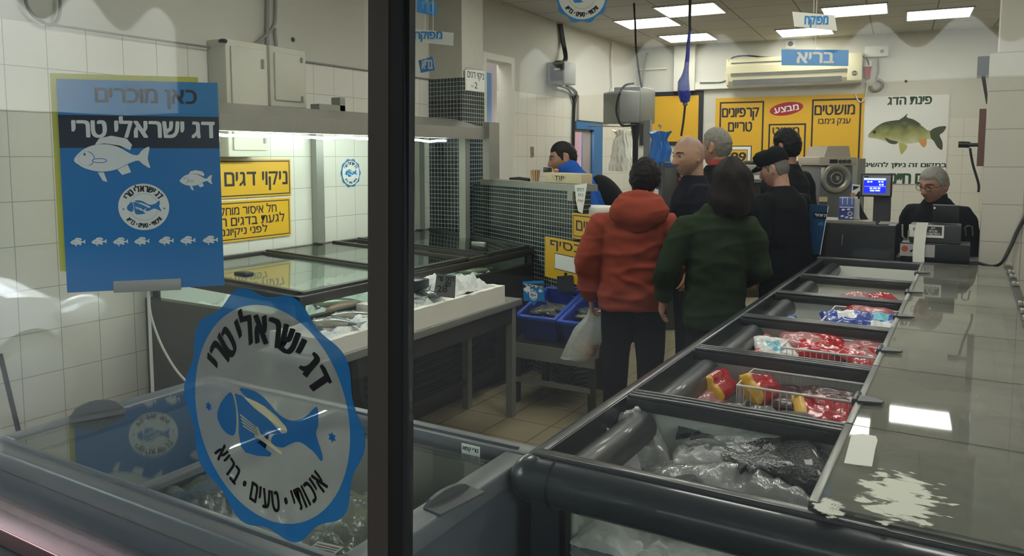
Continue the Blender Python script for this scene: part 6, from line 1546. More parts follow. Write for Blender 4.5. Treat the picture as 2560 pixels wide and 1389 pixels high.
# ---- back counter with steel trough, yellow edge, and the round fronted machine
BD = 8.6
q0, q1 = at_d(1840, 412, BD), at_d(2046, 412, BD); Mc = plane_M(Vector((q0.x, q0.y, 0)), RGT, (0, 0, 1)); w_ = (q1 - q0).length
bc = thing('back_counter', 'steel back counter with a dark trough below the yellow price board', 'counter', (q0.x, q0.y, 0))
MB(Mc).mat(m_steel2).box(0, q0.z - .20, -.5, w_, q0.z, 0, bev=.01).build('trough', bc)
MB(Mc).mat(m_dsteel).box(.04, 0, -.45, w_ - .04, q0.z - .20, -.05).build('base', bc)
MB(Mc).mat(m_whiteprint).box(.02, q0.z - .16, .0, w_ - .4, q0.z - .115, .006).build('edge_strip', bc)
b = MB(Mc).mat(mat('dark_sack_heap', '#222322', 0.6, 0, 0.2)); b.box(w_ - .72, q0.z + .002, -.4, w_ - .12, q0.z + .045, -.06, bev=.02); tag(b.build('tray'), 'dark tray lying on the steel back counter', 'tray')
MD = 7.2
q0, q1 = at_d(2046, 392, MD), at_d(2139, 392, MD); Mm = plane_M(Vector((q0.x, q0.y, 0)), RGT, (0, 0, 1)); w_ = (q1 - q0).length; zt = at_d(2090, 392, MD).z; zp = at_d(2090, 414, MD).z; zb_ = .95
mc = thing('ice_machine', 'grey machine with a round glass door and a cream control panel', 'machine', (q0.x, q0.y, 0))
MB(Mm).mat(mat('machine_grey', '#6c6f70', 0.4, .3, 0.06)).box(.02, zb_, -.5, w_ - .02, zp, 0, bev=.01).build('body', mc)
b = MB(Mm).mat(mat('machine_cream', '#b3ab9c', 0.5)).box(0, zp + .002, -.5, w_, zt, .03, bev=.006); b.prism([(.05, zt), (w_ - .05, zt), (w_ - .07, zt + .10), (.08, zt + .10)], -.45, 0.01); b.build('control_panel', mc)
b = MB(Mm).mat(m_ink); b.box(w_ * .27, (zt + zp) / 2 - .018, .03, w_ * .48, (zt + zp) / 2 + .018, .034); b.build('display', mc)
for k in (.55, .66, .78): b = MB(Mm).mat(m_darkgrey); b.cyl((w_ * k, (zt + zp) / 2, .031), (w_ * k, (zt + zp) / 2, .048), .017, n=14); b.build('knob', mc)
b = MB(Mm).mat(mat('decal_blue', '#3a6db0', .4)); zc_ = at_d(2087, 445, MD).z; b.box(.03, zc_ - .06, .002, w_ * .2, zc_ - .0, .004); b.box(w_ * .75, zc_ - .09, .002, w_ - .03, zc_ + .05, .004); b.mat(m_whiteprint).box(.03, zc_ + .0, .002, w_ * .18, zc_ + .1, .004); b.build('stickers', mc)
cx_ = (Mm.inverted() @ at_d(2088, 445, MD)).x; zc_ = at_d(2088, 445, MD).z
b = MB(Mm @ Matrix.Translation((cx_, zc_, 0.002))).mat(m_steel); b.lathe([(.10, 0), (.135, .006), (.14, .02), (.125, .03), (.10, .028), (.085, .012)], 32); b.mat(mat('door_glass', '#4e5557', 0.08, .2)); b.lathe([(.0, .012), (.085, .013)], 28, cap=False); b.mat(m_steel).lathe([(.052, .014), (.058, .03), (.046, .03), (.045, .014)], 24, cap=False); b.box(-.008, -.02, .014, .02, .02, .045, bev=.004); b.build('door', mc)
MB(Mm).mat(m_dsteel).box(.0, 0, -.6, w_ + .1, zb_ - .002, .05).build('base', mc)
p = Mm.inverted() @ at_d(2060, 497, MD); b = MB(Mm).mat(m_wood).box(.02, p.y - .025, .004, .09, p.y + .02, .02); b.build('tag', mc)
b = MB(plane_M(at_d(2154, 470, 7.85), RGT, (0, 0, 1))).mat(m_boxgrey).box(-.05, -at_d(2154, 470, 7.85).z, -.2, .03, .30, 0); tag(b.build('upright_panel'), 'grey upright panel between the round door machine and the screen', 'panel')

# ---- cash desk behind the island freezer
KY = RY1 + .03
KD0, KD1 = at_y(2040, 600, KY), at_y(2444, 600, KY)
m_desk = mat('desk_black', '#191c21', 0.35, 0, 0.06, coat=.15); m_desk2 = mat('desk_grey', '#3a3d40', 0.4)
ck = thing('cash_desk', 'black cash desk standing behind the island freezer', 'counter', ((KD0.x + KD1.x) / 2, KY + .25, 0))
kx0, kx1 = KD0.x, PX0 - .005; zk = at_y(2120, 559, KY).z; zk2 = at_y(2320, 640, KY).z
MB().mat(m_desk).box(kx0, KY, 0, at_y(2240, 560, KY).x, KY + .30, zk, bev=.006).build('body', ck)
b = MB().mat(m_desk).box(at_y(2240, 560, KY).x + .001, KY + .04, 0, kx1, KY + .30, zk2 - .02, bev=.006); b.build('low_body', ck)
pq = at_y(2107, 585, KY); b = MB().mat(m_steel); b.tube([(pq.x, KY - .004, pq.z), (pq.x - .004, KY - .004, at_y(2104, 612, KY).z)], .003, 6); b.build('edge_glint', ck)
MB().mat(mat('desk_top', '#8a857a', .4)).box(kx0, KY + .002, zk + .001, at_y(2190, 556, KY).x, KY + .28, zk + .02).build('top', ck)
# display on its column
px_ = at_y(2206, 520, KY + .08); x0_, x1_ = at_y(2184, 520, KY + .08).x, at_y(2226, 520, KY + .08).x
dp = thing('customer_display', 'small lit blue customer display on a black column at the cash desk', 'display', ((x0_ + x1_) / 2, KY + .1, zk + .022))
zt = at_y(2190, 436, KY + .02).z; zb_ = at_y(2190, 491, KY + .02).z
MB().mat(m_desk2).box(x0_, KY + .05, zk + .021, x1_, KY + .12, zb_ + .02).build('column', dp)
a = Art((0, KY + .02, 0), (1, 0, 0)); e = a.box_px(2152, 433, 2230, 492); a.mat(m_blackpl).box(e[0], e[1], -.045, e[2], e[3], 0, bev=.006); a.build('housing', dp)
a = Art((0, KY + .02, 0), (1, 0, 0)); a.mat(mat('bezel_grey', '#86868c', .4)).rect(*a.box_px(2156, 438, 2226, 488), .0008); a.build('bezel', dp)
a = Art((0, KY + .02, 0), (1, 0, 0)); a.mat(emat('lit_screen_blue', '#1b28ff', 1.3)); a.rect(*a.box_px(2160, 445, 2215, 482), .0014); a.mat(emat('lit_screen_pale', '#b9c4ff', 1.2)); a.rect(*a.box_px(2160, 445, 2215, 450), .0018)
for q in ((2168, 452, 2174, 456), (2176, 452, 2181, 456), (2196, 452, 2201, 456), (2203, 452, 2209, 456), (2198, 459, 2202, 464), (2204, 459, 2209, 464), (2174, 468, 2181, 472), (2183, 468, 2192, 472), (2194, 468, 2201, 472), (2175, 474, 2186, 478), (2188, 474, 2200, 478)): a.rect(*a.box_px(*q), .0022)
a.rect(*a.box_px(2161, 465.4, 2214, 466.2), .0018); a.mat(m_ink); a.rect(*a.box_px(2161, 440, 2172, 443), .0016); a.build('screen', dp)
# leaning poster at the left of the desk
sgn = thing('leaning_poster', 'dark blue fish poster leaning at the left end of the cash desk', 'poster', (kx0 - .05, KY - .02, .9))
P = at_y(2058, 580, KY - .03); a = Art(P, (math.cos(R_(-14)), math.sin(R_(-14)), 0), (math.sin(R_(0)), 0, 1)); a.mat(mat('dim_poster', '#173f66', .35)); q = [a.px(*p) for p in ((2024, 510), (2071, 514), (2050, 636), (2022, 634))]; a.prism(q[::-1], -.004, 0)
a.mat(m_posternavy); a.poly([a.px(*p) for p in ((2034, 529), (2069, 531), (2065, 549), (2032, 545))], .0006); a.mat(m_whiteprint); a.text_px('דג ישראלי', 2038, 533, 2067, 541, .001, .02); a.mat(m_whiteprint); a.poly([a.px(*p) for p in ((2070, 514), (2072, 514), (2051, 637), (2049, 637))], .0004); sea_fish(a, *a.px(2053, 560), .05, m_blueprint, None, .001); a.build('sheet', sgn)
MB().mat(m_desk).box(kx0 - .12, KY + .01, 0, kx0 - .002, KY + .04, .92).build('back_support', sgn)
# boxes on the desk
p = at_y(2098, 556, KY + .1); a = Art((p.x, KY + .08, 0), (math.cos(.15), math.sin(.15), 0)); e = a.box_px(2097, 494, 2135, 553); m_bx = mat('box_blue', '#5467a8', .45); a.mat(m_bx).box(e[0], zk + .021, -.10, e[2], e[3], 0, bev=.003)
a.mat(mat('box_blue_dark', '#2c3a80', .45)); h_ = e[3] - zk; a.rect(e[0] + .004, zk + .03, e[2] - .004, zk + .021 + h_ * .48, .0006); a.mat(m_whiteprint); a.rect(e[0] + .004, zk + .021 + h_ * .48, e[2] - .004, zk + .021 + h_ * .51, .001)
for k, (fx, fy) in enumerate(((.3, .4), (.65, .42), (.25, .14), (.55, .1), (.85, .08))): sea_fish(a, e[0] + (e[2] - e[0]) * fx, zk + .02 + h_ * fy, .025, m_whiteprint, None, .001)
c_ = (e[0] + (e[2] - e[0]) * .75, zk + .02 + h_ * .25); a.mat(m_whiteprint).ell(c_[0], c_[1], .016, .016, .0014, 20); a.mat(m_bx); a.ell(c_[0], c_[1], .012, .012, .0018, 20)
for k in range(3): a.mat(m_whiteprint); a.rect(e[0] + .02 + k * .03, zk + .02 + h_ * .62, e[0] + .024 + k * .03, zk + .02 + h_ * .9, .0008)
tag(a.build('leaflet_box'), 'blue printed leaflet box standing on the cash desk', 'box')
p = at_y(2138, 480, KY + .17); a = Art(p, (math.cos(-.1), math.sin(-.1), 0)); a.mat(m_paper); q = [a.px(*s) for s in ((2131, 460), (2150, 462), (2148, 552), (2122, 552))]; a.prism(q[::-1], -.003, 0); a.mat(m_ink); a.poly([a.px(*s) for s in ((2133, 464), (2149, 466), (2144, 470), (2132, 476))], .0006); a.text_px('4', 2140, 478, 2150, 496, .0008, .05); a.mat(mat('photo_tan', '#b98b55', .5)); a.ell(*a.px(2133, 487), .018, .016, .0006, 16); tag(a.build('leaflet'), 'black and white leaflet tucked behind the blue box', 'leaflet')
b = MB().mat(m_blackpl); p0, p1 = at_y(2143, 506, KY + .2), at_y(2162, 552, KY + .2); b.tube([p0, (p0 + p1) / 2, p1], [.018, .016, .026], 10); tag(b.build('phone_handset'), 'black handset standing between the leaflet box and the screen column', 'handset')
# till printer, card box, monitor
KY2 = KY + .02
a = Art((0, KY2, 0), (1, 0, 0)); e = a.box_px(2274, 562, 2402, 608); 
tp = thing('till_printer', 'black till unit with printed stickers and a long paper receipt', 'till', ((e[0] + e[2]) / 2, KY2 + .1, e[1])); ztl = at_y(2320, 640, KY2).z
a.mat(m_desk2).box(e[0], e[1], -.2, e[2], e[3], 0, bev=.006); a.build('body', tp)
a = Art((0, KY2, 0), (1, 0, 0)); e2 = a.box_px(2252, 608, 2425, 641); a.mat(m_desk).box(e2[0], e2[1] - .05, -.24, e2[2], e2[3] - .001, .012, bev=.004); a.build('drawer', tp)
a = Art((0, KY2 - .0005, 0), (1, 0, 0)); a.mat(m_paper); a.rect(*a.box_px(2272, 562, 2360, 593), .001); a.mat(m_desk2); a.rect(*a.box_px(2317, 566, 2355, 588), .0014); a.mat(m_paper)
for q, s in (((2328, 568, 2338, 573), 'כאן'), ((2323, 575, 2343, 580), 'מכבדים'), ((2318, 582, 2350, 587), 'כרטיסי אשראי')): a.text_px(s, *q, z=.0018, bold=.02)
a.mat(m_boxgrey); a.ell(*a.px(2287, 572), .012, .012, .0014, 16); a.build('card_sticker', tp)
a = Art((0, KY2 - .0125, 0), (1, 0, 0)); a.mat(mat('sticker_grey', '#a8a8a6', .5)); a.rect(*a.box_px(2250, 610, 2337, 641), .0016); a.mat(mat('sticker_red', '#b8473a', .5)); a.ell(*a.px(2262, 621), .020, .020, .002, 20); a.mat(m_ink); a.poly([a.px(*s) for s in ((2274, 626), (2284, 621), (2285, 628), (2276, 630))], .002); a.build('pay_sticker', tp)
b = MB().mat(m_paper); rp = []; 
for (px, py, dy) in ((2304, 557, .05), (2306, 556, -.006), (2302, 575, -.012), (2299, 600, -.022), (2296, 630, -.028), (2296, 656, -.036)):
    l, r = at_y(px - (15 if py < 600 else 14.5), py, KY2 + dy), at_y(px + 15, py, KY2 + dy); rp.append((l, r))
for (l, r), (l2, r2) in zip(rp, rp[1:]): b.quad(l, r, r2, l2, True); b.quad(l - Vector((0, -.001, 0)), l2 - Vector((0, -.001, 0)), r2 - Vector((0, -.001, 0)), r - Vector((0, -.001, 0)), True)
b.build('receipt', tp)
a = Art((0, KY + .16, 0), (1, 0, 0)); e = a.box_px(2331, 512, 2397, 556); mo = thing('till_screen', 'small black till screen seen from behind, before the cashier', 'screen', ((e[0] + e[2]) / 2, KY + .16, e[1])); a.mat(m_blackpl).box(e[0], e[1], -.02, e[2], e[3], 0, bev=.003); a.mat(m_boxgrey).box(e[0], e[3] - .004, -.018, e[2], e[3] + .001, .002); a.mat(m_whiteprint); a.rect(*a.box_px(2334, 517, 2339, 522), .001); a.build('panel', mo)
e = a.box_px(2330, 555, 2356, 564); MB(a.M).mat(m_desk2).box(e[0], e[1], -.03, e[2], e[3], .0).build('stand', mo)
p = at_y(2265, 575, KY2 - .01); b = MB().mat(m_gcable); b.tube([at_y(2256, 560, KY2), at_y(2256, 590, KY2 - .01), at_y(2262, 597, KY2 - .01), at_y(2270, 596, KY2 - .01), at_y(2272, 575, KY2 - .005)], .006, 6); tag(b.build('cable_loop'), 'grey loop of cable at the left of the till', 'cable')
b = MB().mat(m_dsteel); b.tube([at_y(2415, 590, KY2), at_y(2413, 568, KY2), at_y(2420, 564, KY2), at_y(2430, 566, KY2), at_y(2432, 590, KY2)], .005, 6); tag(b.build('wire_hook'), 'bent wire hook at the right end of the till', 'hook')
# things on and beside the pillar
q0 = at_y(2396, 363, KY + .55); b = MB().mat(m_blackpl); b.tube([at_y(2396, 361, PY + .3), at_y(2410, 361, PY + .3), at_y(2424, 362, PY + .3)], .022, 12); b.tube([at_y(2424, 362, PY + .3), at_y(2445, 362, PY + .3)], .013, 10); b.mat(m_steel2).tube([at_y(2425, 356, PY + .3), at_y(2425, 368, PY + .3)], .007, 8); tag(b.build('wall_camera'), 'black tubular camera jutting from the tiled pillar', 'camera')
wire('cable', [at_y(2425, 370, PY + .3), at_y(2432, 410, PY + .3), at_y(2446, 458, PY + .3), at_y(2446, 480, PY + .3)], .008, m_cable, 'black cable hanging from the tubular camera beside the pillar')
b = MB().mat(mat('brown_frame', '#6b4d44', .5)); x0_ = at_y(2446, 330, PY + .35).x; b.box(x0_ - .0, PY + .30, at_y(2450, 415, PY + .35).z, PX0 - .001, PY + .48, at_y(2450, 273, PY + .35).z); tag(b.build('picture_frame'), 'reddish brown frame edge on the side of the pillar', 'frame')
b = MB().mat(m_darkgrey); b.box(at_y(2443, 170, PY + .3).x, PY + .2, at_y(2450, 192, PY + .3).z, PX0 + .02, PY + .4, at_y(2450, 145, PY + .3).z); b.prism([(at_y(2452, 200, PY + .3).x, at_y(2450, 192, PY + .3).z), (at_y(2462, 200, PY + .3).x, at_y(2450, 192, PY + .3).z), (PX0 + .01, at_y(2450, 262, PY + .3).z), (PX0 - .005, at_y(2450, 262, PY + .3).z)], -PY - .25, -PY - .21, M=Matrix(((1, 0, 0, 0), (0, 0, -1, 0), (0, 1, 0, 0), (0, 0, 0, 1)))); tag(b.build('wall_bracket'), 'dark speaker bracket high on the side of the pillar', 'bracket')
wire('cable', [at_y(2446, 657, PY - .02), at_y(2480, 665, PY - .05), at_y(2505, 655, PY - .08), at_y(2528, 615, PY - .05), at_y(2548, 570, PY - .02), at_y(2580, 520, PY - .015)], .010, m_cable, 'black cable looping across the foot of the tiled pillar')
wire('cable', [at_y(2500, 662, PY - .03), at_y(2520, 620, PY - .02), at_y(2545, 565, PY - .015), at_y(2580, 500, PY - .015)], .005, m_gcable, 'thin grey cord beside the black cable on the pillar', 'cord')

# ---- parked car in the street (mirrored in the left pane)
m_car = mat('white_car_paint', '#d8d8d6', .25, 0, .02, coat=.6); cr_ = thing('parked_car', 'white parked car in the street, mirrored in the left pane', 'car', (-5.6, -1.0, -.4))
def refl(px, py, x):
    """the street point whose mirror image in the shop window falls on this pixel"""
    d = ray(px, py); p = CAMPOS + d * (x / d.x); return Vector((p.x, 2 * YW - p.y, p.z))
CXN = -4.75
hood_ = [refl(0, 703, CXN), refl(60, 703, CXN), refl(125, 712, CXN), refl(175, 735, CXN), refl(205, 765, CXN), refl(221, 805, CXN), refl(215, 808, CXN), refl(176, 815, CXN), refl(146, 862, CXN), refl(128, 842, CXN), refl(90, 830, CXN), refl(50, 838, CXN), refl(10, 865, CXN), refl(-20, 900, CXN)]
b = MB().mat(m_car); oth = [Vector((p.x - 1.6, p.y, p.z)) for p in hood_]
cen = sum((p for p in hood_), Vector()) / len(hood_); inn = [Vector((p.x - .45, p.y, p.z)) for p in hood_]; shr = [Vector((p.x, cen.y + (p.y - cen.y) * .86, cen.z + (p.z - cen.z) * .62)) for p in hood_]
b.loft([shr, inn, oth], smooth=False)
rear = [refl(-20, 900, CXN), refl(-20, 700, CXN)]; f0, f1 = rear[1], rear[0]
b.hexa([(CXN - 1.6, f0.y, -.1), (CXN, f0.y, -.1), (CXN, f0.y + .9, -.1), (CXN - 1.6, f0.y + .9, -.1)], [(CXN - 1.6, f0.y, f0.z), (CXN, f0.y, f0.z), (CXN, f0.y + .9, f0.z), (CXN - 1.6, f0.y + .9, f0.z)]); b.build('body', cr_)
wc = refl(62, 958, CXN - .05); b = MB(); b.mat(mat('tyre', '#8a8a88', .6)); b.cyl((CXN - .22, wc.y, wc.z), (CXN - .02, wc.y, wc.z), .30, n=32); b.mat(mat('wheel_rim', '#c9c9c9', .25, .6)); b.cyl((CXN - .02, wc.y, wc.z), (CXN - .005, wc.y, wc.z), .2, n=24); b.build('wheel', cr_)
hl = refl(200, 755, CXN); b = MB().mat(mat('lamp_glass', '#e8eceb', .1, .3)).ball(hl + Vector((.01, 0, -.05)), (.03, .16, .10), 14, 8); b.build('headlamp', cr_)
# ================================================================== people
def skin_mat(name):
    m = bpy.data.materials.new(name); m.use_nodes = True; nt = m.node_tree; n = nt.nodes; b = n['Principled BSDF']
    b.inputs['Roughness'].default_value = .48; b.inputs['Subsurface Weight'].default_value = .08; b.inputs['Subsurface Radius'].default_value = (.01, .004, .002); b.inputs['Subsurface Scale'].default_value = .5
    a = n.new('ShaderNodeAttribute'); a.attribute_name = 'tint'
    nz = n.new('ShaderNodeTexNoise'); nz.inputs['Scale'].default_value = 60; tc = n.new('ShaderNodeTexCoord'); nt.links.new(tc.outputs['Object'], nz.inputs['Vector'])
    mr = n.new('ShaderNodeMapRange'); mr.inputs['To Min'].default_value = .92; mr.inputs['To Max'].default_value = 1.06; nt.links.new(nz.outputs['Fac'], mr.inputs['Value'])
    mu = n.new('ShaderNodeMix'); mu.data_type = 'RGBA'; mu.blend_type = 'MULTIPLY'; mu.inputs['Factor'].default_value = 1; nt.links.new(a.outputs['Color'], mu.inputs['A']); nt.links.new(mr.outputs[0], mu.inputs['B']); nt.links.new(mu.outputs['Result'], b.inputs['Base Color'])
    return m
M_SKIN = skin_mat('skin')
m_pants = mat('black_trousers', '#0f1012', .9, 0, .15, 20, spec=.1); m_shoe = mat('dark_shoe', '#17171a', .5)
m_eye = mat('eye_white', '#cfcac2', .2); m_iris = mat('eye_dark', '#1d1510', .15)
def hair_mat(name, c, var=.35): return mat(name, c, .6, 0, var, 60, .15, 90, stretch=(1, 1, .25), spec=.12)

def remeshed(b, name, voxel, smooth=3, parent=None, fac=.5, disp=None):
    tmp = bpy.data.meshes.new('tmp'); tmp.from_pydata(b.v, [], b.f); o = bpy.data.objects.new('tmp', tmp); COL.objects.link(o)
    r = o.modifiers.new('r', 'REMESH'); r.mode = 'VOXEL'; r.voxel_size = voxel; r.use_smooth_shade = True
    if smooth: s = o.modifiers.new('s', 'SMOOTH'); s.factor = fac; s.iterations = smooth
    dg = bpy.context.evaluated_depsgraph_get(); me = bpy.data.meshes.new_from_object(o.evaluated_get(dg)); bpy.data.objects.remove(o); bpy.data.meshes.remove(tmp)
    me.name = name
    if disp:
        nn = [v.normal.copy() for v in me.vertices]
        for v, n_ in zip(me.vertices, nn): v.co += n_ * disp(v.co)
    return me
def finish(me, name, m, parent, inv=None):
    for p in me.polygons: p.use_smooth = True
    me.materials.clear(); me.materials.append(m)
    ob = bpy.data.objects.new(name, me); COL.objects.link(ob)
    if parent is not None:
        me.transform(wmat(parent).inverted()); ob.parent = parent
    return ob

def sstep(a, b, x):
    t = max(0, min(1, (x - a) / (b - a))); return t * t * (3 - 2 * t)
def head_base(cu, su, cv, sv):
    """bare skull and jaw, head frame: x right, y forward, z up, centre between crown and chin"""
    x, y, z = .076 * cu * cv, .096 * su * cv, .118 * sv
    if z < .0:
        k = sstep(.0, -.118, z)
        x *= 1 - .20 * k
        if y < 0: y *= 1 - .42 * k
        else: y *= 1 - .03 * k
        # flatten the chin
        y += .012 * k * max(su, 0)
    if z > .02 and y < 0: y *= 1.05
    if y > .03: y = .03 + (y - .03) * .92; x *= 1 - .06 * sstep(.03, .09, y)
    return x, y, z
GA = lambda x, x0, s: math.exp(-((x - x0) / s) ** 2)
def face_relief(x, z):
    d = 0
    ax = abs(x)
    d += .006 * GA(z, .030, .011) * GA(ax, .026, .024)                        # brow
    d -= .013 * GA(z, .010, .012) * GA(ax, .033, .016)                        # sockets
    w = .010 + .006 * sstep(.01, -.03, z)
    d += (.010 + .020 * sstep(.018, -.028, z)) * GA(x, 0, w) * sstep(-.046, -.034, z) * sstep(.040, .015, z)   # nose
    d += .006 * GA(z, -.032, .008) * GA(ax, .014, .008)                       # nostril wings
    d += .005 * GA(z, -.015, .016) * GA(ax, .046, .016)                       # cheekbones
    d += .006 * GA(z, -.058, .006) * GA(x, 0, .020) + .0065 * GA(z, -.071, .006) * GA(x, 0, .017) - .004 * GA(z, -.0645, .003) * GA(x, 0, .022)
    d -= .004 * GA(z, -.083, .006) * GA(x, 0, .02)
    d += .009 * GA(z, -.100, .014) * GA(x, 0, .020)                           # chin
    return d

def hand(b, wrist, d, pn, side, curl, s=1.0):
    d = Vector(d).normalized(); pn = Vector(pn); pn = (pn - d * pn.dot(d)).normalized(); w = d.cross(pn) * side; wr = Vector(wrist)
    rings = []
    for t, hw, th in ((-.02, .026, .020), (.0, .027, .019), (.03, .036, .016), (.06, .041, .015), (.088, .040, .013), (.094, .034, .008)):
        c = wr + d * t * s; rings.append([c + w * hw * s * math.cos(a) + pn * th * s * math.sin(a) for a in [2 * PI * k / 14 for k in range(14)]])
    b.loft(rings)
    for off, L, sp in ((-.031, .058, -.10), (-.0105, .074, -.03), (.0105, .080, .03), (.031, .070, .09)):
        p = wr + d * .085 * s + w * off * s; dirv = (d + w * sp).normalized(); pts = [p - d * .02 * s, p]; a = curl * .6
        for seg in (.44, .32, .24):
            dv = (dirv * math.cos(a) + pn * math.sin(a)).normalized(); p = p + dv * L * seg * s; pts.append(p); a += curl
        b.tube(pts, [.0085 * s, .0088 * s, .0082 * s, .0075 * s, .006 * s], 8)
    p = wr + d * .022 * s + w * .034 * s; pts = [p - w * .012 * s, p]; dv = (d * .75 + w * .55 + pn * .30).normalized(); p = p + dv * .036 * s; pts.append(p); dv = (d * .9 + w * .15 + pn * (.35 + curl * .4)).normalized(); p = p + dv * .030 * s; pts.append(p)
    b.tube(pts, [.012 * s, .012 * s, .0098 * s, .007 * s], 8)

def ell_ring(c, rx, ry, n=28, sq=2.3, M=None, flatb=0):
    r = []
    for k in range(n):
        a = 2 * PI * k / n; ca, sa = math.cos(a), math.sin(a)
        x = abs(ca) ** (2 / sq) * (1 if ca >= 0 else -1) * rx; y = abs(sa) ** (2 / sq) * (1 if sa >= 0 else -1) * ry
        r.append((c[0] + x, c[1] + y, c[2]))
    return r

def person(label, headpx, dist, az, head_az=None, pitch=0, lean=0, hs=1.0, skin='#b98d74', build=1.0, belly=0.0, hair=None, hair_style='short', eyes=True, beard=0.0, brow='#1c1613', top=None, top_name='jumper', top_len=.82, sleeve=1.0, legs=None, arms=None, hands=(.4, .4), voxel=.0065, hood=False, collar=None, wr=(6, .006), puff=1.0, scalp=None, bottom=None, back=.035, hx=0.0, ch=1.50, cr=1.0):
    head_az = az if head_az is None else head_az
    tgt = at_d(headpx[0], headpx[1], dist)
    HZ, NECK = 1.585, 1.44
    Lm = Matrix.Translation((0, 0, .92)) @ Matrix.Rotation(-R_(lean), 4, 'X') @ Matrix.Translation((0, 0, -.92))
    Mh0 = Lm @ Matrix.Translation((hx, .0, NECK + .02)) @ Matrix.Rotation(-R_(head_az - az), 4, 'Z') @ Matrix.Rotation(R_(lean - pitch) * 1.0, 4, 'X') @ Matrix.Translation((0, .018, (HZ - NECK - .02)))
    hc = Mh0.translation; s = tgt.z / hc.z
    Rz = Matrix.Rotation(-R_(az), 4, 'Z'); off = Rz @ (hc * s)
    base = Vector((tgt.x - off.x, tgt.y - off.y, 0))
    M = Matrix.Translation(base) @ Rz @ Matrix.Scale(s, 4)
    Mu = M @ Lm                                      # upper body
    Mh = M @ Mh0 @ Matrix.Scale(hs, 4)               # head
    B = build
    # ---------------- body
    b = MB(Mh)
    nu, nv = 84, 64
    def hf(u, v):
        a = 2 * PI * u; e = PI * (v - .5); cu, su, cv, sv = math.cos(a), math.sin(a), math.cos(e), math.sin(e)
        x, y, z = head_base(cu, su, cv, sv)
        if su > 0: y += face_relief(x, z) * sstep(.0, .5, su) 
        return (x, y, z)
    b.grid(hf, nu, nv, True, None, True)
    for sx in (-1, 1):                                # ears
        E = Matrix.Translation((sx * .074, -.012, -.002)) @ Matrix.Rotation(sx * .35, 4, 'Z') @ Matrix.Rotation(-.15, 4, 'X')
        rim = [(0, .017 * math.cos(t) * (1.0 if math.cos(t) < 0 else .8), .032 * math.sin(t)) for t in [2 * PI * k / 18 for k in range(18)]]
        b.M = Mh @ E; b.tube(rim, .0055, 6, closed=True); b.ball((sx * -.004, .0, 0), (.006, .015, .029), 10, 8); b.ball((0, .004, -.027), (.006, .009, .009), 8, 6)
    b.M = Mh; b.tube([(0, -.030, -.045), (0, -.028, -.10)], [.052, .052], 16)
    b.M = Mu
    nb = Lm.inverted() @ (Mh0 @ Vector((0, -.028, -.08))); b.tube([nb, (nb.x * .8, nb.y * .5 - .012, 1.44), (nb.x * .4, -.01, 1.36)], [.052 * hs, .058, .075], 16)
    b.loft([ell_ring((0, y, z), rx * B, ry * B) for z, rx, ry, y in ((.84, .13, .09, 0), (.95, .15, .10, 0), (1.08, .135, .09, 0), (1.25, .155, .10, 0), (1.37, .15, .085, -.005), (1.43, .07, .05, -.01))])
    arms = arms or {}
    A = {}
    for sd, nm in ((-1, 'l'), (1, 'r')):
        A[sd] = [Vector(p) for p in arms.get(nm, [(sd * .185 * (1 + (B - 1) * .6), -.01, 1.335), (sd * (.245 + .05 * (B - 1)), -.03, 1.10), (sd * (.255 + .05 * (B - 1)), .05, .86)])]
        sh, el, wri = A[sd]; b.tube([sh * .8 + Vector((0, 0, .28)), sh, (sh + el) / 2, el, (el + wri) / 2, wri], [.04, .052, .048, .042, .040, .034], 12)
        d = wri - el; pn = Vector((-sd, .25, 0)); hand(b, wri, d, pn, sd, hands[0 if sd < 0 else 1], 1.08)
    b.M = M
    LG = legs or [[(sx * .09 * B, 0, .90), (sx * .10, .015, .48), (sx * .10, -.01, .09)] for sx in (-1, 1)]
    for lg in LG: b.tube(lg, [.082, .055, .036], 12)
    me = remeshed(b, 'person', voxel, 2, None, .45)
    me.transform(Matrix.Translation(-base))
    ob = bpy.data.objects.new('person', me); COL.objects.link(ob); ob.location = base
    for p in me.polygons: p.use_smooth = True
    me.materials.append(M_SKIN)
    at = me.color_attributes.new('tint', 'FLOAT_COLOR', 'POINT'); inv = Mh.inverted() @ Matrix.Translation(base); sk = Vector(lin(skin)); sc_ = Vector(lin(scalp)) if scalp else None
    for i, v in enumerate(me.vertices):
        q = inv @ v.co; c = sk.copy()
        if q.length < .16 and q.z > -.14:
            if q.y > .05:
                lp = GA(q.z, -.0645, .009) * GA(q.x, 0, .019); c = c.lerp(Vector((sk.x * .82, sk.y * .55, sk.z * .55)), lp * .8)
                ck = GA(q.z, -.02, .02) * GA(abs(q.x), .042, .02); c = c.lerp(Vector((sk.x * 1.02, sk.y * .86, sk.z * .84)), ck * .5)
            if beard:
                m_ = sstep(-.028, -.055, q.z) * sstep(-.035, .0, q.y) * (1 - .85 * GA(q.z, -.0645, .007) * GA(q.x, 0, .02)); c = c.lerp(Vector((.045, .04, .038)), beard * m_)
            if sc_ is not None:
                m_ = sstep(.035, .065, q.z - max(0, q.y) * .25) if q.y > -.02 else sstep(-.05, -.02, q.z); c = c.lerp(sc_, m_ * .55)
        at.data[i].color = (c.x, c.y, c.z, 1)
    tag(ob, label, 'person', 'shoppers and staff')
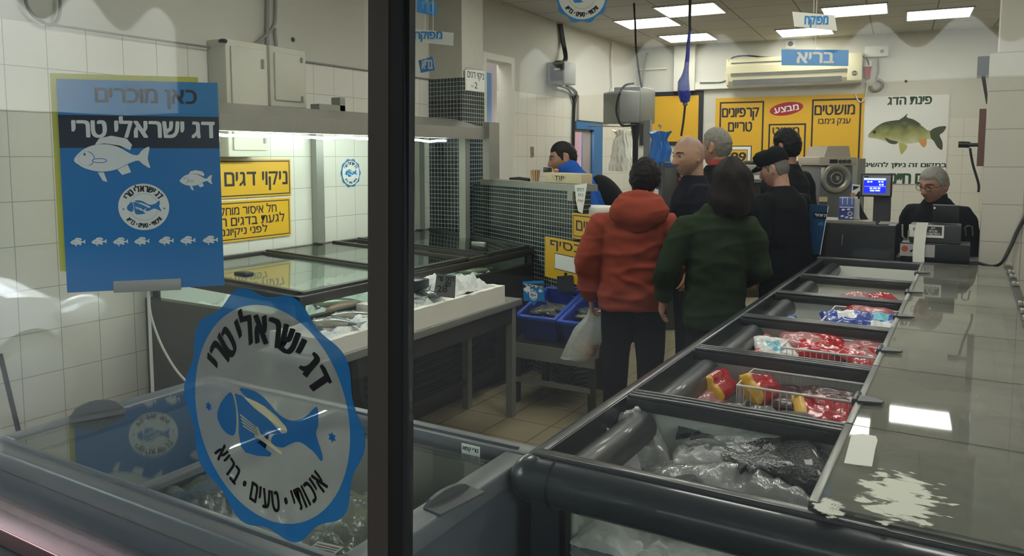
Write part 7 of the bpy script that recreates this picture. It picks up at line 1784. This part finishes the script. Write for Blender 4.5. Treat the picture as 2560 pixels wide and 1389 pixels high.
    # ---------------- eyes and brows
    if eyes:
        for sx in (-1, 1):
            e = MB(Mh).mat(m_eye); e.ball((sx * .0325, .0725, .0090), (.0125, .0105, .0055), 14, 8); e.mat(m_iris); e.ball((sx * .0325, .0795, .0085), (.0062, .0045, .0050), 10, 6); e.tube([(sx * (.0325 + .0135 * q), .0775 + .0052 * (1 - q * q), .0090 + .0058 * (1 - q * q)) for q in (-1, -.6, -.2, .2, .6, 1)], .0017, 6); e.build('eyeball', ob)
            e = MB(Mh).mat(mat('brow_' + brow[1:], brow, .7)); pts = []
            for k in range(7):
                x = .014 + .040 * k / 6; z = .0265 + .006 * math.sin(PI * (k / 6) ** .8); u_ = x / .076; yb = .096 * math.sqrt(max(0, 1 - u_ * u_ - (z / .118) ** 2)); yb = .03 + (yb - .03) * .92 + face_relief(x, z) - .001; pts.append((sx * x * .97, yb, z))
            e.tube(pts, [.0025, .004, .0042, .004, .0035, .003, .0018], 6); e.build('eyebrow', ob)
    # ---------------- hair
    if hair:
        hm = hair
        h = MB(Mh).mat(hm)
        def zmin(y):
            if hair_style in ('bob', 'thick') and back > .05: return .050 - .10 * sstep(.05, .01, y) - .055 * sstep(-.02, -.07, y)
            if y > .050: return .060
            if y > .022: return .060 - .045 * sstep(.050, .030, y)
            if y > .004: return .015 - .030 * sstep(.022, .016, y)
            if y > -.034: return -.015 + .045 * sstep(.004, -.003, y)
            return .030 - .100 * sstep(-.034, -.048, y) - .02 * sstep(-.05, -.09, y)
        th = {'short': .009, 'crop': .006, 'thick': .017}.get(hair_style, .012)
        def hg(u, v):
            a = 2 * PI * u; e_ = PI * (v - .5); cu, su, cv, sv = math.cos(a), math.sin(a), math.cos(e_), math.sin(e_)
            x, y, z = head_base(cu, su, cv, sv); n_ = Vector((x / .076 ** 2, y / .096 ** 2, z / .118 ** 2)).normalized()
            zz = z - zmin(y); k = sstep(-.006, .022, zz) ** .6; o_ = -.008 * (1 - sstep(-.012, .0, zz)) + th * k * (1 + .35 * mnoise.noise(Vector((x * 45, y * 45, z * 45))) + .25 * mnoise.noise(Vector((x * 130, y * 130, z * 60))))
            return tuple(Vector((x, y, z)) + n_ * o_)
        h.grid(hg, 96, 72, True, None, True)
        if hair_style == 'bob':
            rr = []
            for k in range(18):
                t = k / 17; z = .142 - .335 * t
                w_ = .03 + .085 * math.sin(min(1, t * 2.6) * PI / 2) + .020 * sstep(.3, .8, t) - .012 * sstep(.85, 1, t)
                ring_ = []
                for j in range(40):
                    a = 2 * PI * j / 40; f = 1 + .13 * mnoise.noise(Vector((math.cos(a) * 2.6, math.sin(a) * 2.6, t * 3.5))) + .08 * mnoise.noise(Vector((math.cos(a) * 7, math.sin(a) * 7, t * 4))) + .02 * math.sin(a * 19 + 5 * t)
                    yv = math.sin(a) * (w_ * 1.08) * f
                    if yv > 0: yv *= (.75 if t < .25 else .25)
                    ring_.append((math.cos(a) * w_ * f, yv - .018, z + .05 * sstep(.55, 1, t) * mnoise.noise(Vector((math.cos(a) * 4, math.sin(a) * 4, 3.3)))))
                rr.append(ring_)
            h.loft(rr)
        h.build('hair', ob)
    # ---------------- clothing
    if legs is None:
        pb = MB(M)
        pb.loft([ell_ring((0, 0, z), rx * B, ry * B) for z, rx, ry in ((.80, .165, .125), (.92, .165, .125), (1.0, .15, .11))])
        for sx in (-1, 1):
            pb.loft([ell_ring((sx * x * B, 0, z), r * B, r * B * 1.05, 20, 2) for x, z, r in ((.085, .86, .098), (.092, .65, .088), (.095, .48, .075), (.098, .25, .066), (.10, .05, .064))])
        me2 = remeshed(pb, 'trousers', .012, 3, disp=lambda p: .005 * mnoise.noise(Vector((p.x * 9, p.y * 9, p.z * 5))))
        finish(me2, 'trousers', bottom or m_pants, ob)
        for sx in (-1, 1):
            sb_ = MB(M).mat(m_shoe); sb_.loft([[(sx * .10 + w_ * math.cos(a), y, .002 + h_ * max(0, math.sin(a)) if math.sin(a) > 0 else .002) for a in [2 * PI * k / 14 for k in range(14)]] for y, w_, h_ in ((-.10, .025, .05), (-.07, .04, .085), (0, .043, .09), (.08, .047, .06), (.14, .04, .04), (.165, .02, .02))]); sb_.build('shoe', ob)
    g = MB(Mu); zb_ = top_len
    prof_ = [(zb_, .185, .145), (zb_ + .03, .190, .150), (zb_ + .12, .190, .150), (1.10, .178, .145), (1.22, .182, .142), (1.30, .178, .130), (1.36, .150, .108), (1.41, .110, .085), (1.455, .078, .070)]
    g.loft([ell_ring((0, -.008 + belly * .3 * GA(z, 1.02, .12), z), rx * B * (1 + belly * .4 * GA(z, 1.0, .14)), ry * B * (1 + belly * GA(z, 1.02, .14))) for z, rx, ry in prof_])
    for sd in (-1, 1):
        sh, el, wri = A[sd]; wv = el + (wri - el) * (sleeve * 1.05)
        g.tube([Vector((sh.x * .55, sh.y, sh.z + .0)), sh + Vector((-sd * .01, 0, -.005)), sh + (el - sh) * .25, (sh + el) / 2, el, el + (wv - el) * .5, el + (wv - el) * .88, wv], [q * puff for q in (.075, .082, .080, .074, .066, .060, .054, .044)], 18)
    k1, k2 = wr
    def disp(p):
        q = M.inverted() @ p if False else p
        f = mnoise.noise(Vector((p.x * k1, p.y * k1, p.z * k1 * 1.9))); f2 = mnoise.noise(Vector((p.x * k1 * 2.6 + 7, p.y * k1 * 2.6, p.z * k1 * 4.2)))
        fold = 1 - abs(mnoise.noise(Vector((p.x * 3.1 + 3, p.y * 3.1, p.z * 8.5)))) * 2
        return k2 * (f + .45 * f2) + k2 * .9 * max(0, fold) ** 3
    me3 = remeshed(g, top_name, .011, 3, disp=disp); go = finish(me3, top_name, top, ob)
    if collar:
        cb = MB(Mu @ Matrix.Translation((hx * .6, 0, 0))).mat(collar); cb.loft([ell_ring((0, -.012, z), r * cr, r * cr * .92, 24, 2) for z, r in ((1.39, .100), (1.44, .088), ((1.44 + ch) / 2, .080), (ch, .076), (ch - .002, .070), (1.44, .074))], caps=False); cb.build('collar', ob)
    if hood:
        hb = MB(Mu @ Matrix.Translation((hx * .6, 0, 0)))
        hb.tube([(.105 * math.sin(t), -.02 - .085 * math.cos(t), 1.445 + .030 * math.cos(t)) for t in [-2.4 + 4.8 * k / 20 for k in range(21)]], [.022 + .024 * math.cos((k / 20 - .5) * PI) for k in range(21)], 12)
        rr = []
        for k in range(12):
            t = k / 11; z = 1.475 - .20 * t; w_ = .13 + .055 * math.sin(t * PI) - .10 * t ** 3; dp = .030 + .035 * math.sin(PI * min(1, t * 1.15)); yb = -.125 - .015 * t
            rr.append(ell_ring((0, yb, z), w_, dp, 26, 2.2))
        hb.loft(rr)
        meh = remeshed(hb, 'hood', .009, 3, disp=lambda p: .006 * mnoise.noise(Vector((p.x * 12, p.y * 12, p.z * 22))) + .006 * max(0, 1 - 2.2 * abs(mnoise.noise(Vector((p.x * 5, p.y * 5, p.z * 16)))))); finish(meh, 'hood', top, go)
        # drawstring seam and shoulder seams
    return ob, M, Mu, Mh, A

m_hood = mat('rust_hoodie', '#8e3f2d', .85, 0, .10, 12, .03, 90, spec=.12)
m_green = mat('dark_green_fleece', '#26331f', .9, 0, .15, 14, .03, 90, spec=.12)
m_navyk = mat('dark_navy_knit', '#15171e', .9, 0, .15, 14, .03, 90, spec=.12)
m_blackc = mat('black_coat', '#101112', .85, 0, .15, 14, .03, 90, spec=.12)
m_bluef = mat('royal_blue_fleece', '#1c4f9e', .85, 0, .12, 14, .03, 90, spec=.12)
m_blackf = mat('black_fleece', '#15171a', .9, 0, .15, 14, .03, 90, spec=.12)

# red hoodie
ob, M, Mu, Mh, A = person('person in a rust red hoodie seen from behind, holding a white carrier bag', (1613, 447), 4.33, -17, head_az=-6, hx=.055, hs=1.0, build=1.10, hair=hair_mat('dark_brown_hair', '#1d1714'), hair_style='thick', back=.075, top=m_hood, top_name='hoodie', top_len=.80, hood=True, hands=(.75, .45), voxel=.0055, wr=(6, .013), puff=1.10,
    arms={'l': [(-.200, -.01, 1.305), (-.285, -.03, 1.07), (-.272, .06, .845)], 'r': [(.200, -.01, 1.305), (.262, .02, 1.08), (.20, .18, .95)]})
wl = Mu @ A[-1][2]; dl = (Mu @ A[-1][2] - Mu @ A[-1][1]).normalized(); grip_ = wl + dl * .10
# carrier bag
bt = at_d(1470, 755, 4.22); 
gp = grip_
zb_ = at_d(1450, 940, 4.2).z; Hb = gp.z - zb_
lb = at_d(1410, 915, 4.25) - at_d(1468, 915, 4.25); rb_ = at_d(1496, 880, 4.25) - at_d(1468, 880, 4.25)
bg = MB(); bg.mat(film('carrier_film', '#d6dad2', .62, .25, .25, .5, 22)); rr = []
for k in range(30):
    t = k / 29; z = gp.z - Hb * t + .01
    w = .022 + .066 * sstep(.03, .40, t) + .026 * t; sh_ = RGT * (-.075 * sstep(.2, 1, t)); r = []
    for j in range(36):
        a_ = 2 * PI * j / 36; f = 1 + .10 * mnoise.noise(Vector((math.cos(a_) * 2, math.sin(a_) * 2, t * 2.5))) + .10 * math.sin(a_ * 8 + t * 4) * (1 - t) ; 
        hz = z if t < .9 else z - .02 * math.cos(a_)
        c = Vector((gp.x, gp.y, 0)) + sh_
        e_ = 1 if t < .93 else 1 - (t - .93) / .07 * .75
        r.append(tuple(c + RGT * (w * math.cos(a_) * f * e_) + FWD * (w * .5 * math.sin(a_) * f * e_) + Vector((0, 0, hz + .02 * t * math.cos(a_)))))
    rr.append(r)
bg.loft(rr)
bgt = thing('carrier_bag', 'white carrier bag of fish hanging from the hand of the rust red hoodie', 'bag', (gp.x, gp.y, zb_)); bg.build('bag', bgt)
c = Vector((gp.x, gp.y, zb_ + .075)) - RGT * .045; bb = MB().mat(mat('bagged_fish', '#a98a72', .5, 0, .3, 12)); bb.ball(c, (.075, .05, .055), 16, 10); bb.ball(c + RGT * .03 + Vector((0, 0, .03)), (.06, .045, .05), 14, 8); bb.build('contents', bgt)

# dark green fleece
person('person in a dark green fleece seen from behind, with shoulder length dark hair', (1828, 450), 4.0, -20, hx=.075, hs=.94, build=.90, hair=hair_mat('dark_hair_bob', '#1f1a17', .6), hair_style='bob', top=m_green, top_name='fleece', top_len=.76, hands=(.5, .4), voxel=.0065, wr=(6, .010), puff=1.02,
    arms={'l': [(-.180, -.01, 1.31), (-.265, -.05, 1.08), (-.285, .02, .905)], 'r': [(.175, -.01, 1.31), (.240, .0, 1.08), (.18, .2, 1.0)]})
# bald man
person('bald person in dark navy looking left, between the red and green tops', (1722, 390), 5.2, -120, head_az=-140, pitch=8, hs=1.14, skin='#b28a70', build=1.08, beard=.35, brow='#231a15', scalp='#8f7767', top=m_navyk, top_name='jumper', top_len=.84, voxel=.006)
# grey haired man
person('grey haired person in a black jacket with red collar lining, turned away', (1790, 368), 5.75, -62, head_az=-72, hs=1.12, skin='#ad8068', build=1.12, hair=hair_mat('grey_hair', '#7b786e', .4), hair_style='short', top=m_blackc, top_name='jacket', top_len=.80, collar=mat('red_lining', '#8d2b25', .8), voxel=.0065)
# flat cap
ob, M, Mu, Mh, A = person('person in a black coat and black flat cap, head bowed to the left', (1936, 424), 5.4, -60, head_az=-78, pitch=16, lean=6, hs=1.06, skin='#b98b78', build=1.10, hair=hair_mat('grey_stubble', '#6f6b66', .2), hair_style='crop', top=m_blackc, top_name='coat', top_len=.55, voxel=.0065)
cp_ = MB(Mh).mat(mat('black_cap', '#121313', .9, 0, .1, 20, spec=.1)); rr = []
for z, rx, ry, yo in ((.030, .086, .106, -.004), (.045, .092, .112, .0), (.075, .094, .116, .012), (.105, .088, .112, .018), (.132, .062, .085, .016), (.142, .02, .03, .01)):
    rr.append([(rx * math.cos(a), yo + ry * math.sin(a), z + (-.02 * math.sin(a) if math.sin(a) < 0 else .012 * math.sin(a))) for a in [2 * PI * k / 32 for k in range(32)]])
cp_.loft(rr)
cp_.loft([[(.082 * math.sin(t), .055 + .105 * math.cos(t) * e, zz - .012 * e * math.cos(t) ** 2) for t in [-1.35 + 2.7 * k / 18 for k in range(19)]] for e, zz in ((.55, .050), (1.0, .040), (1.0, .030), (.55, .036))], closed=False, caps=False)
cp_.build('flat_cap', ob)
# dark haired man at the back
person('dark haired person in black at the back counter, behind the flat cap', (1964, 368), 6.4, -64, head_az=-62, hs=1.13, skin='#a97f69', build=1.05, hair=hair_mat('black_hair', '#141211', .3), hair_style='thick', top=m_blackf, top_name='sweatshirt', top_len=.82, voxel=.007)
# blue fleece behind the half wall
ob, M, Mu, Mh, A = person('person in a royal blue fleece looking down behind the mosaic half wall', (1408, 396), 6.2, -112, head_az=-120, pitch=12, lean=30, hs=1.08, skin='#a87c63', build=1.22, beard=.3, hair=hair_mat('cropped_black_hair', '#1b1613', .3), hair_style='crop', top=m_bluef, top_name='fleece', top_len=.82, collar=m_bluef, ch=1.545, cr=1.22, puff=1.2, voxel=.006)
vb = MB(Mu).mat(m_blackc); vb.ball((.0, -.17, 1.12), (.17, .115, .23), 24, 16); vb.build('backpack', ob)
vb = MB(Mu).mat(m_blackc)
vb.tube([(.12, -.16, 1.30), (.125, -.06, 1.41), (.12, .07, 1.36), (.13, .135, 1.2), (.14, .10, 1.05)], .02, 8); vb.build('strap', ob)
# cashier
ob, M, Mu, Mh, A = person('grey haired person in glasses and a black fleece seated at the till, looking down', (2334, 462), 5.62, -165, head_az=-144, pitch=16, lean=10, hs=1.24, skin='#a67a66', build=1.18, hair=hair_mat('white_grey_hair', '#8f8c86', .3), hair_style='short', brow='#4a4440', top=m_blackf, top_name='fleece', top_len=.80, collar=m_blackf, voxel=.006)
gl_ = MB(Mh).mat(mat('glasses_wire', '#2b2622', .35, .6))
for sx in (-1, 1):
    gl_.tube([(sx * .034 + .023 * math.cos(t), .0985 - .004 * abs(math.cos(t)) , .003 + .018 * math.sin(t)) for t in [2 * PI * k / 22 for k in range(22)]], .0016, 6, closed=True)
    gl_.tube([(sx * .056, .096, .008), (sx * .078, .06, .010), (sx * .080, .0, .008), (sx * .079, -.015, .0)], .0016, 6)
gl_.tube([(-.012, .0995, .006), (0, .1025, .009), (.012, .0995, .006)], .0016, 6); go = gl_.build('glasses', ob)
lz = MB(Mh).mat(m_glass)
for sx in (-1, 1): lz.add([(sx * .034 + .022 * math.cos(t), .0985, .003 + .0172 * math.sin(t)) for t in [2 * PI * k / 22 for k in range(22)]], [tuple(range(22))])
lz.build('lenses', go)
q = MB(plane_M(at_d(2390, 546, 5.25), RGT, (0, 0, 1)))
